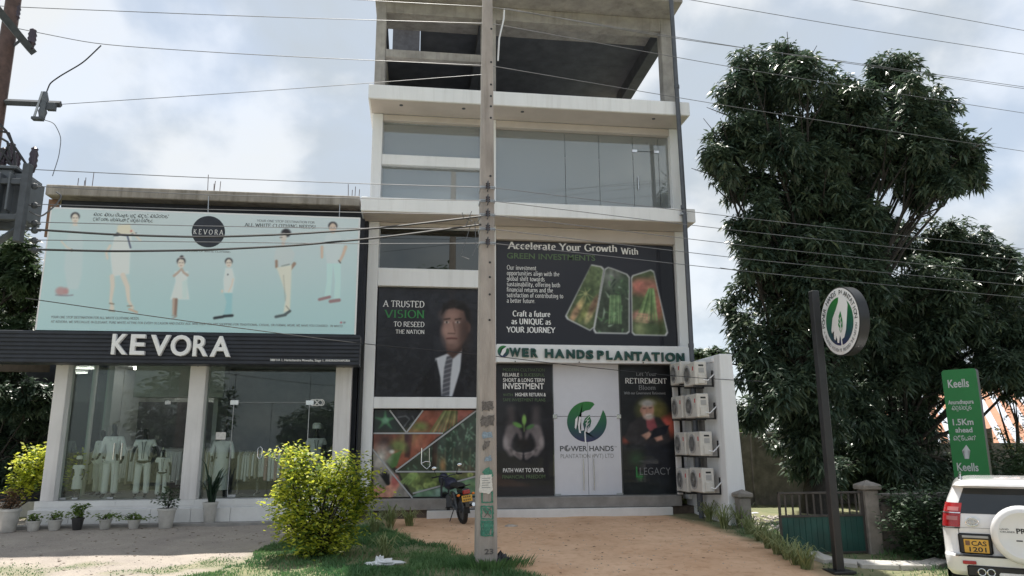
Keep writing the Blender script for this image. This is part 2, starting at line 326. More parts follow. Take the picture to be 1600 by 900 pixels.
GL = {
 'A': (.74, [[(.02,0),(.37,1)], [(.37,1),(.72,0)], [(.16,.34),(.58,.34)]]), 'B': (.66, [_stem(.12), [(.12,1)]+arc(.34,.76,.22,.24,90,-90)+[(.12,.52)], [(.12,.52)]+arc(.36,.26,.26,.26,90,-90)+[(.12,0)]]),
 'C': (.72, [arc(.40,.5,.36,.5,48,312)]), 'D': (.76, [_stem(.12), [(.12,1)]+arc(.34,.5,.36,.5,90,-90)+[(.12,0)]]),
 'E': (.64, [_stem(.12), [(.12,1),(.56,1),(.56,.84)], [(.12,.52),(.44,.52)], [(.12,0),(.58,0),(.58,.17)]]), 'F': (.6, [_stem(.12), [(.12,1),(.55,1),(.55,.84)], [(.12,.52),(.44,.52)]]),
 'G': (.76, [arc(.40,.5,.36,.5,48,330), [(.68,.42),(.68,.1)], [(.50,.42),(.76,.42)]]), 'H': (.78, [_stem(.14), _stem(.64), [(.14,.52),(.64,.52)]]),
 'I': (.34, [_stem(.17)]), 'J': (.44, [[(.28,1),(.28,.15)]+arc(.15,.15,.13,.17,0,-140)]), 'K': (.74, [_stem(.14), [(.62,1),(.14,.42)], [(.30,.58),(.66,0)]]),
 'L': (.6, [_stem(.12), [(.12,0),(.56,0),(.56,.2)]]), 'M': (.92, [_stem(.12), [(.12,1),(.46,.05)], [(.46,.05),(.8,1)], _stem(.8)]), 'N': (.78, [_stem(.12), [(.12,1),(.66,0)], _stem(.66)]),
 'O': (.8, [arc(.40,.5,.36,.5,0,360,16)]), 'P': (.62, [_stem(.12), [(.12,1)]+arc(.34,.75,.24,.25,90,-90)+[(.12,.5)]]), 'Q': (.8, [arc(.40,.5,.36,.5,0,360,16), [(.40,.12),(.72,-.18)]]),
 'R': (.7, [_stem(.12), [(.12,1)]+arc(.34,.75,.22,.25,90,-90)+[(.12,.5)], [(.36,.5),(.68,0)]]), 'S': (.56, [arc(.29,.75,.22,.25,40,270)+arc(.27,.26,.24,.26,90,-140)[1:]]),
 'T': (.68, [_stem(.34), [(.04,.84),(.04,1),(.64,1),(.64,.84)]]), 'U': (.76, [[(.13,1),(.13,.3)]+arc(.38,.3,.25,.31,180,360)+[(.63,1)]]), 'V': (.74, [[(.02,1),(.37,0)], [(.37,0),(.72,1)]]),
 'W': (1.0, [[(.02,1),(.28,0)], [(.28,0),(.5,.9)], [(.5,.9),(.74,0)], [(.74,0),(.98,1)]]), 'X': (.72, [[(.04,1),(.68,0)], [(.66,1),(.04,0)]]), 'Y': (.72, [[(.02,1),(.36,.48)], [(.70,1),(.36,.48)], _stem(.36,0,.48)]), 'Z': (.64, [[(.06,1),(.58,1),(.06,0),(.6,0)]]),
 'a': (.5, [arc(.22,.48,.17,.18,150,0)+[(.39,.08)]+arc(.46,.08,.07,.08,180,300,4), arc(.23,.18,.17,.18,80,360)]), 'b': (.54, [_stem(.1), arc(.28,.32,.2,.33,140,-140)]),
 'c': (.46, [arc(.26,.33,.2,.33,50,310)]), 'd': (.54, [arc(.26,.33,.2,.33,40,320), _stem(.44)]), 'e': (.48, [[(.07,.36),(.43,.36)]+arc(.25,.34,.18,.32,8,310)]),
 'f': (.34, [[(.14,0),(.14,.85)]+arc(.26,.85,.12,.15,180,40), [(.03,XH),(.3,XH)]]), 'g': (.5, [arc(.24,.42,.17,.23,0,360,12), [(.41,.6),(.41,-.1)]+arc(.24,-.1,.17,.18,0,-150)]),
 'h': (.56, [_stem(.1), arc(.28,.46,.18,.19,160,0)+[(.46,0)]]), 'i': (.28, [_stem(.14,0,XH), [(.14,.98),(.14,.86)]]), 'j': (.28, [[(.16,XH),(.16,-.15)], [(.16,.98),(.16,.86)]]), 'k': (.54, [_stem(.1), [(.42,XH),(.1,.26)], [(.22,.36),(.5,0)]]),
 'l': (.28, [_stem(.14)]), 'm': (.86, [_stem(.1,0,XH), arc(.27,.46,.17,.19,160,0)+[(.44,0)], arc(.61,.46,.17,.19,160,0)+[(.78,0)]]), 'n': (.56, [_stem(.1,0,XH), arc(.28,.46,.18,.19,160,0)+[(.46,0)]]),
 'o': (.52, [arc(.26,.33,.2,.33,0,360,14)]), 'p': (.54, [_stem(.1,-.3,XH), arc(.28,.32,.2,.33,140,-140)]), 'q': (.54, [arc(.26,.33,.2,.33,40,320), _stem(.44,-.3,XH)]), 'r': (.4, [_stem(.1,0,XH), arc(.26,.46,.16,.18,160,40)]),
 's': (.42, [arc(.22,.49,.14,.16,40,270)+arc(.21,.17,.16,.17,90,-140)[1:]]), 't': (.34, [[(.14,.84),(.14,.12)]+arc(.25,.12,.11,.12,180,320,5), [(.03,XH),(.3,XH)]]), 'u': (.56, [[(.1,XH),(.1,.2)]+arc(.27,.2,.17,.2,180,330), _stem(.46,0,XH)]),
 'v': (.52, [[(.03,XH),(.26,0)], [(.26,0),(.49,XH)]]), 'w': (.76, [[(.03,XH),(.2,0)], [(.2,0),(.38,.6)], [(.38,.6),(.56,0)], [(.56,0),(.73,XH)]]), 'x': (.52, [[(.04,XH),(.48,0)], [(.46,XH),(.04,0)]]), 'y': (.52, [[(.03,XH),(.27,0)], [(.49,XH),(.2,-.26),(.06,-.26)]]),
 '.': (.24, [[(.12,.1),(.12,0)]]), ',': (.24, [[(.13,.1),(.08,-.14)]]), '!': (.3, [[(.15,1),(.15,.3)], [(.15,.1),(.15,0)]]), '-': (.36, [[(.05,.33),(.3,.33)]]), ' ': (.30, []),
}
# loops and hooks for the round local script, keyed by codepoint; monoline
_o = lambda cx, cy, r, a0=0, a1=360: arc(cx, cy, r, r, a0, a1, 12)
SI = {
 'අ': (.9, [_o(.22,.25,.2,60,400)+arc(.55,.45,.33,.5,170,-170)]), 'න': (.8, [_o(.15,.2,.13)+arc(.45,.45,.3,.42,200,-60)+[(.5,.05)]]), 'ු': (.0, [arc(-.35,-.15,.25,.15,180,340)]),
 'ර': (.6, [_o(.3,.25,.25,90,450)+arc(.32,.68,.2,.2,250,60)]), 'ා': (.3, [[(.05,.05)]+arc(.12,.5,.13,.45,-60,120)]), 'ධ': (.7, [arc(.35,.35,.3,.35,120,420,14)+[(.2,.72)]]),
 'ප': (.75, [[(.05,.75),(.05,.25)]+arc(.37,.25,.32,.25,180,360)+[(.69,.75)], arc(.2,.7,.15,.12,180,0)]), 'ඉ': (.85, [_o(.2,.2,.18)+arc(.42,.55,.35,.4,230,-40)+[(.55,.1),(.8,.05)]]),
 'ද': (.65, [arc(.3,.45,.28,.42,30,300)+[(.2,-.1),(.55,-.2)]]), 'ි': (.0, [arc(-.3,.85,.26,.2,0,180)]), 'ය': (.8, [[(.05,.7)]+arc(.22,.3,.2,.3,170,360)+arc(.58,.35,.2,.35,200,430)]),
 'ෙ': (.5, [_o(.2,.25,.18)+arc(.25,.5,.22,.4,-20,150)]), '්': (.0, [arc(-.05,.85,.15,.15,-60,140)]), 'ම': (.8, [_o(.2,.6,.16)+[(.1,.2)]+arc(.4,.25,.3,.25,180,400)]),
 'ක': (.8, [arc(.25,.4,.22,.38,0,360)+arc(.6,.5,.2,.35,200,-90)]), 'ස': (.8, [[(.05,.7)]+arc(.22,.3,.2,.3,170,330)+[(.4,.6)]+arc(.6,.35,.2,.32,120,-100)]), 'ල': (.8, [arc(.4,.35,.36,.35,150,420,14)+arc(.4,.4,.15,.15,60,-200)]),
 'ත': (.8, [arc(.35,.4,.32,.38,30,330)+arc(.6,.4,.15,.2,-90,140)]), 'ව': (.7, [arc(.33,.38,.3,.38,100,440,14)]), 'ට': (.7, [arc(.33,.38,.3,.38,60,330,14)]), 'ඔ': (.85, [_o(.2,.3,.18)+arc(.48,.45,.33,.45,190,-120)]),
 'බ': (.75, [arc(.36,.35,.32,.35,140,400,14)+[(.3,.75)]]), 'ද්': (.6, []), ',': (.2, [[(.1,.1),(.05,-.1)]]), ' ': (.3, []),
}
def stroke_geo(s, thick=.15, thin=.055, serif=True, table=None, track=0.0):
    T_ = table or GL; v, f = [], []; x = 0.0; lay = 0
    def seg(pts, w0, w1, z):
        n = len(pts); k = len(v)
        for i, (a, b) in enumerate(pts):
            p0, p1 = pts[max(i-1, 0)], pts[min(i+1, n-1)]; dx, dy = p1[0]-p0[0], p1[1]-p0[1]; l = math.hypot(dx, dy) or 1; dx /= l; dy /= l
            ang = math.atan2(dy, dx); w = (w0+(w1-w0)*abs(math.sin(ang-rad(14))))/2
            v.append((a-dy*w, b+dx*w, z)); v.append((a+dy*w, b-dx*w, z))
        for i in range(n-1): f.append((k+2*i, k+2*i+1, k+2*i+3, k+2*i+2))
    for ch in s:
        adv, st = T_.get(ch, (.5, []))
        for p in st:
            lay = (lay+1) % 6; q = [(x+a, b) for a, b in p]; seg(q, thin, thick, lay*.004)
            if serif and (len(p) == 2 or p[0][0] == p[1][0]) :
                for e, other in ((0, 1), (-1, -2)):
                    (a, b), (c, d) = p[e], p[other]
                    if abs(d-b) > .2 and abs(c-a) < abs(d-b)*.75 and min(abs(b-t) for t in (0, 1, XH, -.3)) < .01 and len(p) == 2:
                        lay = (lay+1) % 6; h = .05
                        o = -h/2 if b >= XH-.01 else h/2
                        v0 = len(v); hw = .12
                        v.extend([(x+a-hw, b+o-h/2, lay*.004), (x+a+hw, b+o-h/2, lay*.004), (x+a+hw, b+o+h/2, lay*.004), (x+a-hw, b+o+h/2, lay*.004)]); f.append((v0, v0+1, v0+2, v0+3))
        x += adv+track
    return np.array(v), [tuple(q) for q in f]
_hcap = None
def place_text(name, geo, pl, pr, base, cap, Y, m, parent, unit_cap=None, depth=None, bold_front=None):
    """letters on the upright plane y = Y: left/right edges, baseline and cap height in photo pixels"""
    v, f = geo
    if len(v) == 0: return None
    A = PY(pl, base, Y); Cc = PY(pr, base, Y); T = PY(pl, base-cap, Y); h = T[2]-A[2]; w = Cc[0]-A[0]
    x0, x1 = v[:, 0].min(), v[:, 0].max(); sx = w/(x1-x0); sz = h/(unit_cap or .73)
    P = np.column_stack([A[0]+(v[:, 0]-x0)*sx, Y-v[:, 2]*(depth if depth else sz)-.0, A[2]+v[:, 1]*sz])
    return mk(name, P, f, m, parent)
def sans(s, pl, pr, base, cap, Y, m, parent, offset=.0, name='lettering', extrude=0.0, bevel=0.0, depth=None):
    return place_text(name, text_geo(s, offset, extrude, bevel), pl, pr, base, cap, Y, m, parent, .73, depth)
def serif(s, pl, pr, base, cap, Y, m, parent, thick=.16, thin=.06, name='lettering', table=None, sf=True):
    return place_text(name, stroke_geo(s, thick*.85, thin, sf, table, .07), pl, pr, base, cap, Y, m, parent, 1.0, .03)
# ------------------------------------------------------------------ printed panels: a fine grid whose vertices carry the ink
class Canvas:
    def __init__(s, pl, pt, pr, pb, Y, cell=.95, bg=(20, 22, 30)):
        s.Y = Y
        xm, ym = (pl+pr)/2, (pt+pb)/2
        s.x0, s.x1 = fx(pl, ym, Y), fx(pr, ym, Y); s.z0, s.z1 = fz(xm, pb, Y), fz(xm, pt, Y)
        s.nx = int((pr-pl)/cell)+1; s.nz = int((pb-pt)/cell)+1
        X, Z = np.meshgrid(np.linspace(s.x0, s.x1, s.nx), np.linspace(s.z0, s.z1, s.nz))
        P = np.stack([X, np.full_like(X, Y), Z-CAM_H], -1); k = P@FW
        s.X, s.Z = X, Z; s.px = 800+F_PX*(P@RT)/k; s.py = 450-F_PX*(P@UP)/k
        s.c = np.empty(X.shape+(3,)); s.c[:] = bg
    def mixin(s, a, col): s.c = s.c*(1-a[..., None])+np.asarray(col, float)*a[..., None]
    def ell(s, cx, cy, rx, ry, col, soft=.25, rot=0, op=1.0):
        dx, dy = s.px-cx, s.py-cy; c, q = math.cos(rad(rot)), math.sin(rad(rot)); u, w = dx*c+dy*q, -dx*q+dy*c
        d = np.sqrt((u/rx)**2+(w/ry)**2); s.mixin(np.clip((1+soft-d)/(2*soft), 0, 1)*op, col)
    def poly(s, pts, col, soft=.8, op=1.0):
        P = np.asarray(pts, float); n = len(P); ins = np.zeros(s.px.shape, bool); dm = np.full(s.px.shape, 1e9)
        for i in range(n):
            (ax, ay), (bx, by) = P[i], P[(i+1) % n]
            cond = ((ay > s.py) != (by > s.py)); den = by-ay if by != ay else 1e-9
            ins ^= cond & (s.px < (bx-ax)*(s.py-ay)/den+ax)
            ex, ey = bx-ax, by-ay; t = np.clip(((s.px-ax)*ex+(s.py-ay)*ey)/(ex*ex+ey*ey+1e-9), 0, 1)
            dm = np.minimum(dm, np.hypot(s.px-ax-t*ex, s.py-ay-t*ey))
        sd = np.where(ins, -dm, dm); s.mixin(np.clip(.5-sd/(2*soft), 0, 1)*op, col); return ins
    def line(s, pts, w, col, soft=.7, op=1.0):
        dm = np.full(s.px.shape, 1e9); ws = list(np.interp(np.linspace(0, 1, len(pts)), np.linspace(0, 1, len(w)), w)) if isinstance(w, (list, tuple)) else [w]*len(pts)
        for i in range(len(pts)-1):
            (ax, ay), (bx, by) = pts[i], pts[i+1]; ex, ey = bx-ax, by-ay
            t = np.clip(((s.px-ax)*ex+(s.py-ay)*ey)/(ex*ex+ey*ey+1e-9), 0, 1)
            dm = np.minimum(dm, np.hypot(s.px-ax-t*ex, s.py-ay-t*ey)-(ws[i]+(ws[i+1]-ws[i])*t)/2)
        s.mixin(np.clip(.5-dm/(2*soft), 0, 1)*op, col)
    def grad(s, top, bot, y0, y1):
        t = np.clip((s.py-y0)/(y1-y0), 0, 1)[..., None]; s.c = np.asarray(top, float)*(1-t)+np.asarray(bot, float)*t
    def noise(s, amp, sc=6, seed=0, mask=None):
        r = np.random.RandomState(seed); o = np.zeros(s.px.shape)
        for k in (1, 2, 4):
            g = r.rand(80, 80); u = (s.px/(sc/k)) % 79; w = (s.py/(sc/k)) % 79; i, j = u.astype(int), w.astype(int); a, b = u-i, w-j
            o += ((g[j, i]*(1-a)+g[j, (i+1) % 80]*a)*(1-b)+(g[(j+1) % 80, i]*(1-a)+g[(j+1) % 80, (i+1) % 80]*a)*b-.5)/k
        if mask is not None: o = o*mask
        s.c = np.clip(s.c*(1+o[..., None]*amp), 0, 255)
    def build(s, name, m, parent, gain=1.35, back=.012, blur=1, sat=.8):
        for _ in range(blur):
            e = np.pad(s.c, ((1, 1), (1, 1), (0, 0)), 'edge'); e = (e[:-2]+2*e[1:-1]+e[2:])/4; s.c = (e[:, :-2]+2*e[:, 1:-1]+e[:, 2:])/4
        nx, nz = s.nx, s.nz; v = np.column_stack([s.X.ravel(), np.full(nx*nz, s.Y), s.Z.ravel()])
        i = np.arange((nx-1)*(nz-1)); a = (i//(nx-1))*nx+i % (nx-1); q = np.column_stack([a, a+1, a+1+nx, a+nx])
        me = bpy.data.meshes.new(name); me.vertices.add(nx*nz+8); me.loops.add(q.size+24); me.polygons.add(len(q)+6)
        bx = np.array([(x, y, z) for y in (s.Y+.001, s.Y+back) for z in (s.z0, s.z1) for x in (s.x0, s.x1)]); k = nx*nz
        bf = np.array([(0,1,3,2),(5,4,6,7),(0,2,6,4),(1,5,7,3),(0,4,5,1),(2,3,7,6)])+k
        me.vertices.foreach_set('co', np.vstack([v, bx]).astype(np.float32).ravel())
        me.loops.foreach_set('vertex_index', np.vstack([q, bf]).astype(np.int32).ravel())
        me.polygons.foreach_set('loop_start', np.arange(0, q.size+24, 4, dtype=np.int32)); me.polygons.foreach_set('loop_total', np.full(len(q)+6, 4, np.int32))
        me.update(calc_edges=True)
        at = me.attributes.new('print', 'FLOAT_COLOR', 'POINT'); L = lin(np.clip(s.c, 0, 255)).reshape(-1, 3); L = L*sat+L.mean(1, keepdims=True)*(1-sat); L = np.clip(L*gain, 0, .85)
        L = np.vstack([L, np.full((8, 3), .05)]); at.data.foreach_set('color', np.column_stack([L, np.ones(len(L))]).astype(np.float32).ravel())
        me.materials.append(M[m]); return link(name, me, parent)
# ------------------------------------------------------------------ ground
xs = np.unique(np.concatenate([np.linspace(-400, -40, 13), np.linspace(-40, -15, 14), np.arange(-15, 16.01, .09), np.linspace(16, 40, 13), np.linspace(40, 400, 13)]))
ys = np.unique(np.concatenate([np.linspace(-300, -30, 10), np.linspace(-30, 9, 40), np.arange(9, 22.01, .09), np.linspace(22.5, 60, 25), np.linspace(60, 600, 14)]))
GX, GY = np.meshgrid(xs, ys)
def fnoise(x, y, sc, seed):
    r = np.random.RandomState(seed); o = np.zeros(np.shape(x)); amp = 1.0
    for k in range(4):
        g = r.rand(256, 256); u = (np.asarray(x)/sc*(2**k)) % 255; w = (np.asarray(y)/sc*(2**k)) % 255; i, j = u.astype(int), w.astype(int); a, b = u-i, w-j
        a = a*a*(3-2*a); b = b*b*(3-2*b)
        o += amp*((g[j, i]*(1-a)+g[j, (i+1) % 256]*a)*(1-b)+(g[(j+1) % 256, i]*(1-a)+g[(j+1) % 256, (i+1) % 256]*a)*b-.5); amp *= .5
    return o
gx, gy = GX.ravel(), GY.ravel()
GZ = np.interp(gy, [9.5, 13, 19.5], [0, .36, .62])+fnoise(gx, gy, 1.1, 3)*.035*np.clip((gy-9.3)*4, 0, 1)*(np.abs(gx) < 16)
GZ = np.where((gy < 8.9) & (gy > -6.0), -.02, GZ)
def ground_z(x, y): return float(np.interp(y, [9.5, 13, 19.5], [0, .36, .62])+(fnoise(np.array([x]), np.array([y]), 1.1, 3)[0]*.035 if y > 9.55 else 0))
nX, nY = len(xs), len(ys)
i = np.arange((nX-1)*(nY-1)); a = (i//(nX-1))*nX+i % (nX-1); q = np.column_stack([a, a+1, a+1+nX, a+nX])
me = bpy.data.meshes.new('ground'); me.vertices.add(nX*nY); me.loops.add(q.size); me.polygons.add(len(q))
me.vertices.foreach_set('co', np.column_stack([gx, gy, GZ]).astype(np.float32).ravel()); me.loops.foreach_set('vertex_index', q.astype(np.int32).ravel())
me.polygons.foreach_set('loop_start', np.arange(0, q.size, 4, dtype=np.int32)); me.polygons.foreach_set('loop_total', np.full(len(q), 4, np.int32)); me.update(calc_edges=True)
# where the bare earth drive, the gravel and the grass lie (edges wander)
EDGE_R = [(6.6, 19.6), (7.0, 17.6), (7.15, 16.2), (7.1, 14.6), (6.95, 13.4), (6.9, 12.2), (7.2, 9)]     # right edge of the drive
EDGE_L = [(-.6, 20), (-.5, 17.5), (0.1, 16.2), (.9, 14.6), (1.6, 13.4), (2.2, 12.4), (3.4, 9)]
exr = np.interp(-gy, [-p[1] for p in EDGE_R], [p[0] for p in EDGE_R]); exl = np.interp(-gy, [-p[1] for p in EDGE_L], [p[0] for p in EDGE_L])
wob = fnoise(gx, gy, .9, 11)*.5
earth = np.clip(.5+(exr-gx+wob)*2.2, 0, 1)*np.clip(.5+(gx-exl+wob)*2.2, 0, 1)
grav = np.clip(.5+(-3.05+np.clip((gy-14.2)*.35, -.6, .7)-gx+wob*.7)*2.5, 0, 1)*np.clip((gx+13)*.5, 0, 1)*np.clip((gy-11.5)*2, 0, 1)*np.clip((21-gy)*3, 0, 1)
gp = np.clip((fnoise(gx, gy, 1.6, 21)-.12)*5, 0, 1)*np.clip((14.6-gy)*1.6+fnoise(gx, gy, .7, 5), 0, 1)
left_patch = np.clip((-6.3-gx)*1.2+fnoise(gx, gy, .8, 8), 0, 1)*np.clip((14.6-gy)*2, 0, 1)
grass_on = np.clip(np.maximum(gp*.8, left_patch), 0, 1)
grav2 = grav*(1-grass_on*.85)
for nme, val in (('earth', earth), ('gravel', grav2)):
    at = me.attributes.new(nme, 'FLOAT', 'POINT'); at.data.foreach_set('value', val.astype(np.float32))
m = bpy.data.materials.new('ground_mix'); m.use_nodes = True; t = m.node_tree; b = t.nodes['Principled BSDF']; b.inputs['Roughness'].default_value = .95; b.inputs['Specular IOR Level'].default_value = .15
tcn = t.nodes.new('ShaderNodeTexCoord')
def gnoise(sc, det, lo, hi, c1, c2):
    n = t.nodes.new('ShaderNodeTexNoise'); n.inputs['Scale'].default_value = sc; n.inputs['Detail'].default_value = det; n.inputs['Roughness'].default_value = .65; t.links.new(tcn.outputs['Object'], n.inputs['Vector'])
    r = t.nodes.new('ShaderNodeValToRGB'); r.color_ramp.elements[0].position = lo; r.color_ramp.elements[1].position = hi; r.color_ramp.elements[0].color = (*c1, 1); r.color_ramp.elements[1].color = (*c2, 1)
    t.links.new(n.outputs['Fac'], r.inputs[0]); return r.outputs[0], n.outputs['Fac']
def mixc(fac, a, b_, mode='MIX'):
    x = t.nodes.new('ShaderNodeMix'); x.data_type = 'RGBA'; x.blend_type = mode
    if isinstance(fac, float): x.inputs[0].default_value = fac
    else: t.links.new(fac, x.inputs[0])
    t.links.new(a, x.inputs[6]); t.links.new(b_, x.inputs[7]); return x.outputs[2]
soil_c, _ = gnoise(1.4, 8, .3, .7, (.13, .16, .085), (.27, .25, .155))
earth_c, _ = gnoise(1.0, 9, .28, .72, (.62, .40, .26), (.80, .55, .375))
spot_c, _ = gnoise(5.5, 7, .50, .72, (1, 1, 1), (.78, .71, .66))
earth_c = mixc(1.0, earth_c, spot_c, 'MULTIPLY'); patch_c, _ = gnoise(.55, 5, .42, .70, (1, 1, 1), (.88, .82, .77)); earth_c = mixc(1.0, earth_c, patch_c, 'MULTIPLY')
grav_c, _ = gnoise(1.3, 6, .3, .7, (.31, .275, .25), (.42, .375, .33))
peb_c, _ = gnoise(38, 3, .35, .66, (.84, .84, .84), (1.07, 1.06, 1.05))
grav_c = mixc(1.0, grav_c, peb_c, 'MULTIPLY')
ae = t.nodes.new('ShaderNodeAttribute'); ae.attribute_name = 'earth'; ag = t.nodes.new('ShaderNodeAttribute'); ag.attribute_name = 'gravel'
cc = mixc(ae.outputs['Fac'], soil_c, earth_c); cc = mixc(ag.outputs['Fac'], cc, grav_c); t.links.new(cc, b.inputs['Base Color'])
_, hf = gnoise(30, 6, 0, 1, (0, 0, 0), (1, 1, 1)); bpn = t.nodes.new('ShaderNodeBump'); bpn.inputs['Strength'].default_value = .55; bpn.inputs['Distance'].default_value = .03
t.links.new(hf, bpn.inputs['Height']); t.links.new(bpn.outputs[0], b.inputs['Normal'])
me.materials.append(m); ground = link('ground', me, None, False); tag(ground, 'bare tan earth, grey gravel and thin grass ground', kind='structure')
box('road', -300, 300, -5.6, 8.6, -.3, .0, 'asphalt', None, 0); tag(bpy.data.objects['road'], 'asphalt road along the plots', kind='structure')
# ------------------------------------------------------------------ office tower
YS, YW, YG = 18.7, 19.6, 19.80
FLOOR = fz(820, 777, YW-.1)
tower = thing('office_building', (3.2, YW, FLOOR-.5), 'tall narrow white four-storey office building with an unfinished open top floor', 'building')
XL0, XL1 = fx(577, 335, YW), fx(598, 200, YW); XM0, XM1 = fx(752, 200, YW), fx(775, 200, YW); XR0, XR1 = fx(1046, 210, YW), fx(1062, 210, YW)
YB = 26.5
zr = fz(1074, 4, YS)                       # roof slab underside
z3b, z3t = fz(578, 153, YS), fz(576, 131, YS); z2b, z2t = fz(571, 329, YS), fz(571, 307, YS)
SX0, SX1 = fx(577, 140, YS), fx(1078, 175, YS); SX1b = fx(1087, 345, YS)
def tb(name, x0, x1, y0, y1, z0, z1, m, bevel=.012): return box(name, x0, x1, y0, y1, z0, z1, m, tower, bevel)
# slabs with deep sunshades
ho0, ho1 = PZ(606, 60, zr)[0]+.02, PZ(657, 60, zr)[0]; hy0, hy1 = PZ(630, 47, zr)[1], PZ(630, 77, zr)[1]+.25
tb('roof_slab', SX0, SX1-.02, YS, hy0-.002, zr, zr+.12, 'raw_concrete'); tb('roof_slab', SX0, SX1-.02, hy1+.002, YB, zr, zr+.12, 'shaded_concrete'); tb('roof_slab', SX0, ho0, hy0, hy1, zr, zr+.12, 'shaded_concrete', 0); tb('roof_slab', ho1, SX1-.02, hy0, hy1, zr, zr+.12, 'shaded_concrete', 0)
pr_ = [(ho0-.05+(ho1-ho0+.1)*k/28, zr+.10+.035*(k % 2)) for k in range(29)]; B().prism(pr_+[(p[0], p[1]+.02) for p in pr_[::-1]], hy0-.05, hy0+.16).obj('corrugated_sheet', 'corrugated', tower)
tb('floor_slab', SX0-.02, SX1, YS, YB, z3b, z3t, 'white_wall'); tb('floor_slab', SX0-.1, SX1b, YS, YB, z2b, z2t, 'white_wall')
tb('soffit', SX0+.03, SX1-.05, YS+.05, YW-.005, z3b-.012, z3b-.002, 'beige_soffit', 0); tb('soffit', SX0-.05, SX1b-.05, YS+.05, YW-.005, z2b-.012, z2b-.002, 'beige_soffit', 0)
for px_, py_, Yd, zb in ((627, 158, YS+.35, z3b), (725, 165, YS+.35, z3b), (817, 170, YS+.35, z3b), (1023, 183, YS+.35, z3b)):
    x_ = fx(px_, py_, YS+.2); B().lathe([(.05, 0), (.05, .012), (.035, .013)], (x_, YS+.3, zb-.026), 12).obj('downlight', 'steel_dark', tower)
gb = FLOOR-.12
for nm, x0, x1 in (('column', XL0, XL1), ('column', XM0, XM1), ('column', XR0, XR1)):
    for a_, b_ in ((gb, z2b-.014), (z2t+.002, z3b-.014)): tb(nm, x0, x1, YW, YW+.45, a_, b_, 'white_wall')
    if nm == 'column' and x0 != XR0: tb(nm, x0, x1, YW, YW+.4, z3t+.002, zr-.002, 'raw_concrete')
tb('column', fx(1036, 120, YW), fx(1057, 120, YW), YW, YW+.35, z3t+.002, zr-.002, 'raw_concrete')
tb('column', fx(1036, 120, YW)+.06, fx(1057, 120, YW)-.02, YB-2.2, YB-1.85, z3t+.002, zr-.002, 'raw_concrete')
# side and back walls
tb('side_wall', XL0+.01, XL0+.18, YW+.46, YB-.02, gb, z2b-.002, 'white_wall', 0); tb('side_wall', XL0+.01, XL0+.18, YW+.46, YB-.02, z2t, z3b-.002, 'white_wall', 0)
tb('side_wall', XR1-.18, XR1-.01, YW+.46, YB-.02, gb, z2b-.002, 'white_wall', 0); tb('side_wall', XR1-.18, XR1-.01, YW+.46, YB-.02, z2t, z3b-.002, 'white_wall', 0)
tb('side_wall', XL0+.01, XL0+.18, YW+.42, YB-.02, z3t, zr-.002, 'raw_concrete', 0)
tb('back_wall', XL0+.2, XR1-.2, YB-.2, YB-.03, gb, z2b-.002, 'white_wall', 0); tb('back_wall', XL0+.2, XR1-.2, YB-.2, YB-.03, z2t, z3b-.002, 'white_wall', 0)
# top floor back wall leaves one opening on the left
bo0, bo1 = fx(604, 60, YB-.2), fx(656, 60, YB-.2); bz0, bz1 = fz(630, 76, YB-.2), fz(630, 44, YB-.2)
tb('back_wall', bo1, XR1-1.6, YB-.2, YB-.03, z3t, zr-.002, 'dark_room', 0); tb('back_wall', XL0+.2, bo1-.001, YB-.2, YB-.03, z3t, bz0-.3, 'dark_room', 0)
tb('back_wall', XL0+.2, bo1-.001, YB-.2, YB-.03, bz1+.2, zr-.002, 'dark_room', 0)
n = 24; prof = [(XL0+.25+(bo1-XL0-.25)*k/(n*2), bz1-.02+.045*(k % 2)) for k in range(n*2+1)]
B().prism(prof+[(p[0], p[1]+.75) for p in prof[::-1]], YB-.5, YB-.47).obj('corrugated_sheet', 'corrugated', tower)
# beams
tb('beam', SX0+.1, SX1-.15, YW+.02, YW+.4, zr-.42, zr-.004, 'raw_concrete'); 
for k in range(1): tb('beam', XM0+k*3.0, XM0+.25+k*3.0, YW+.42, YB-.25, zr-.30, zr-.004, 'shaded_concrete')
tb('beam', fx(1036, 120, YW)+.03, fx(1057, 120, YW)-.02, YW+.42, YB-1.8, zr-.45, zr-.004, 'shaded_concrete')
def lbay(pyl_top, pyl_bot): return fz(600, pyl_bot, YW), fz(600, pyl_top, YW)
b0, b1 = lbay(75, 87); tb('beam', XL1+.002, XM0-.002, YW+.03, YW+.3, b0, b1, 'raw_concrete')
b0, b1 = lbay(240, 256); tb('beam', XL1+.002, XM0-.002, YW+.02, YW+.3, b0, b1, 'white_wall'); zb3 = (b0, b1)
b0, b1 = lbay(418, 446); tb('beam', XL1+.002, XM0-.002, YW+.02, YW+.3, b0, b1, 'white_wall'); zb2 = (b0, b1)
b0, b1 = lbay(620, 638); tb('beam', XL1+.002, XM0-.002, YW+.02, YW+.3, b0, b1, 'white_wall'); zb1 = (b0, b1)
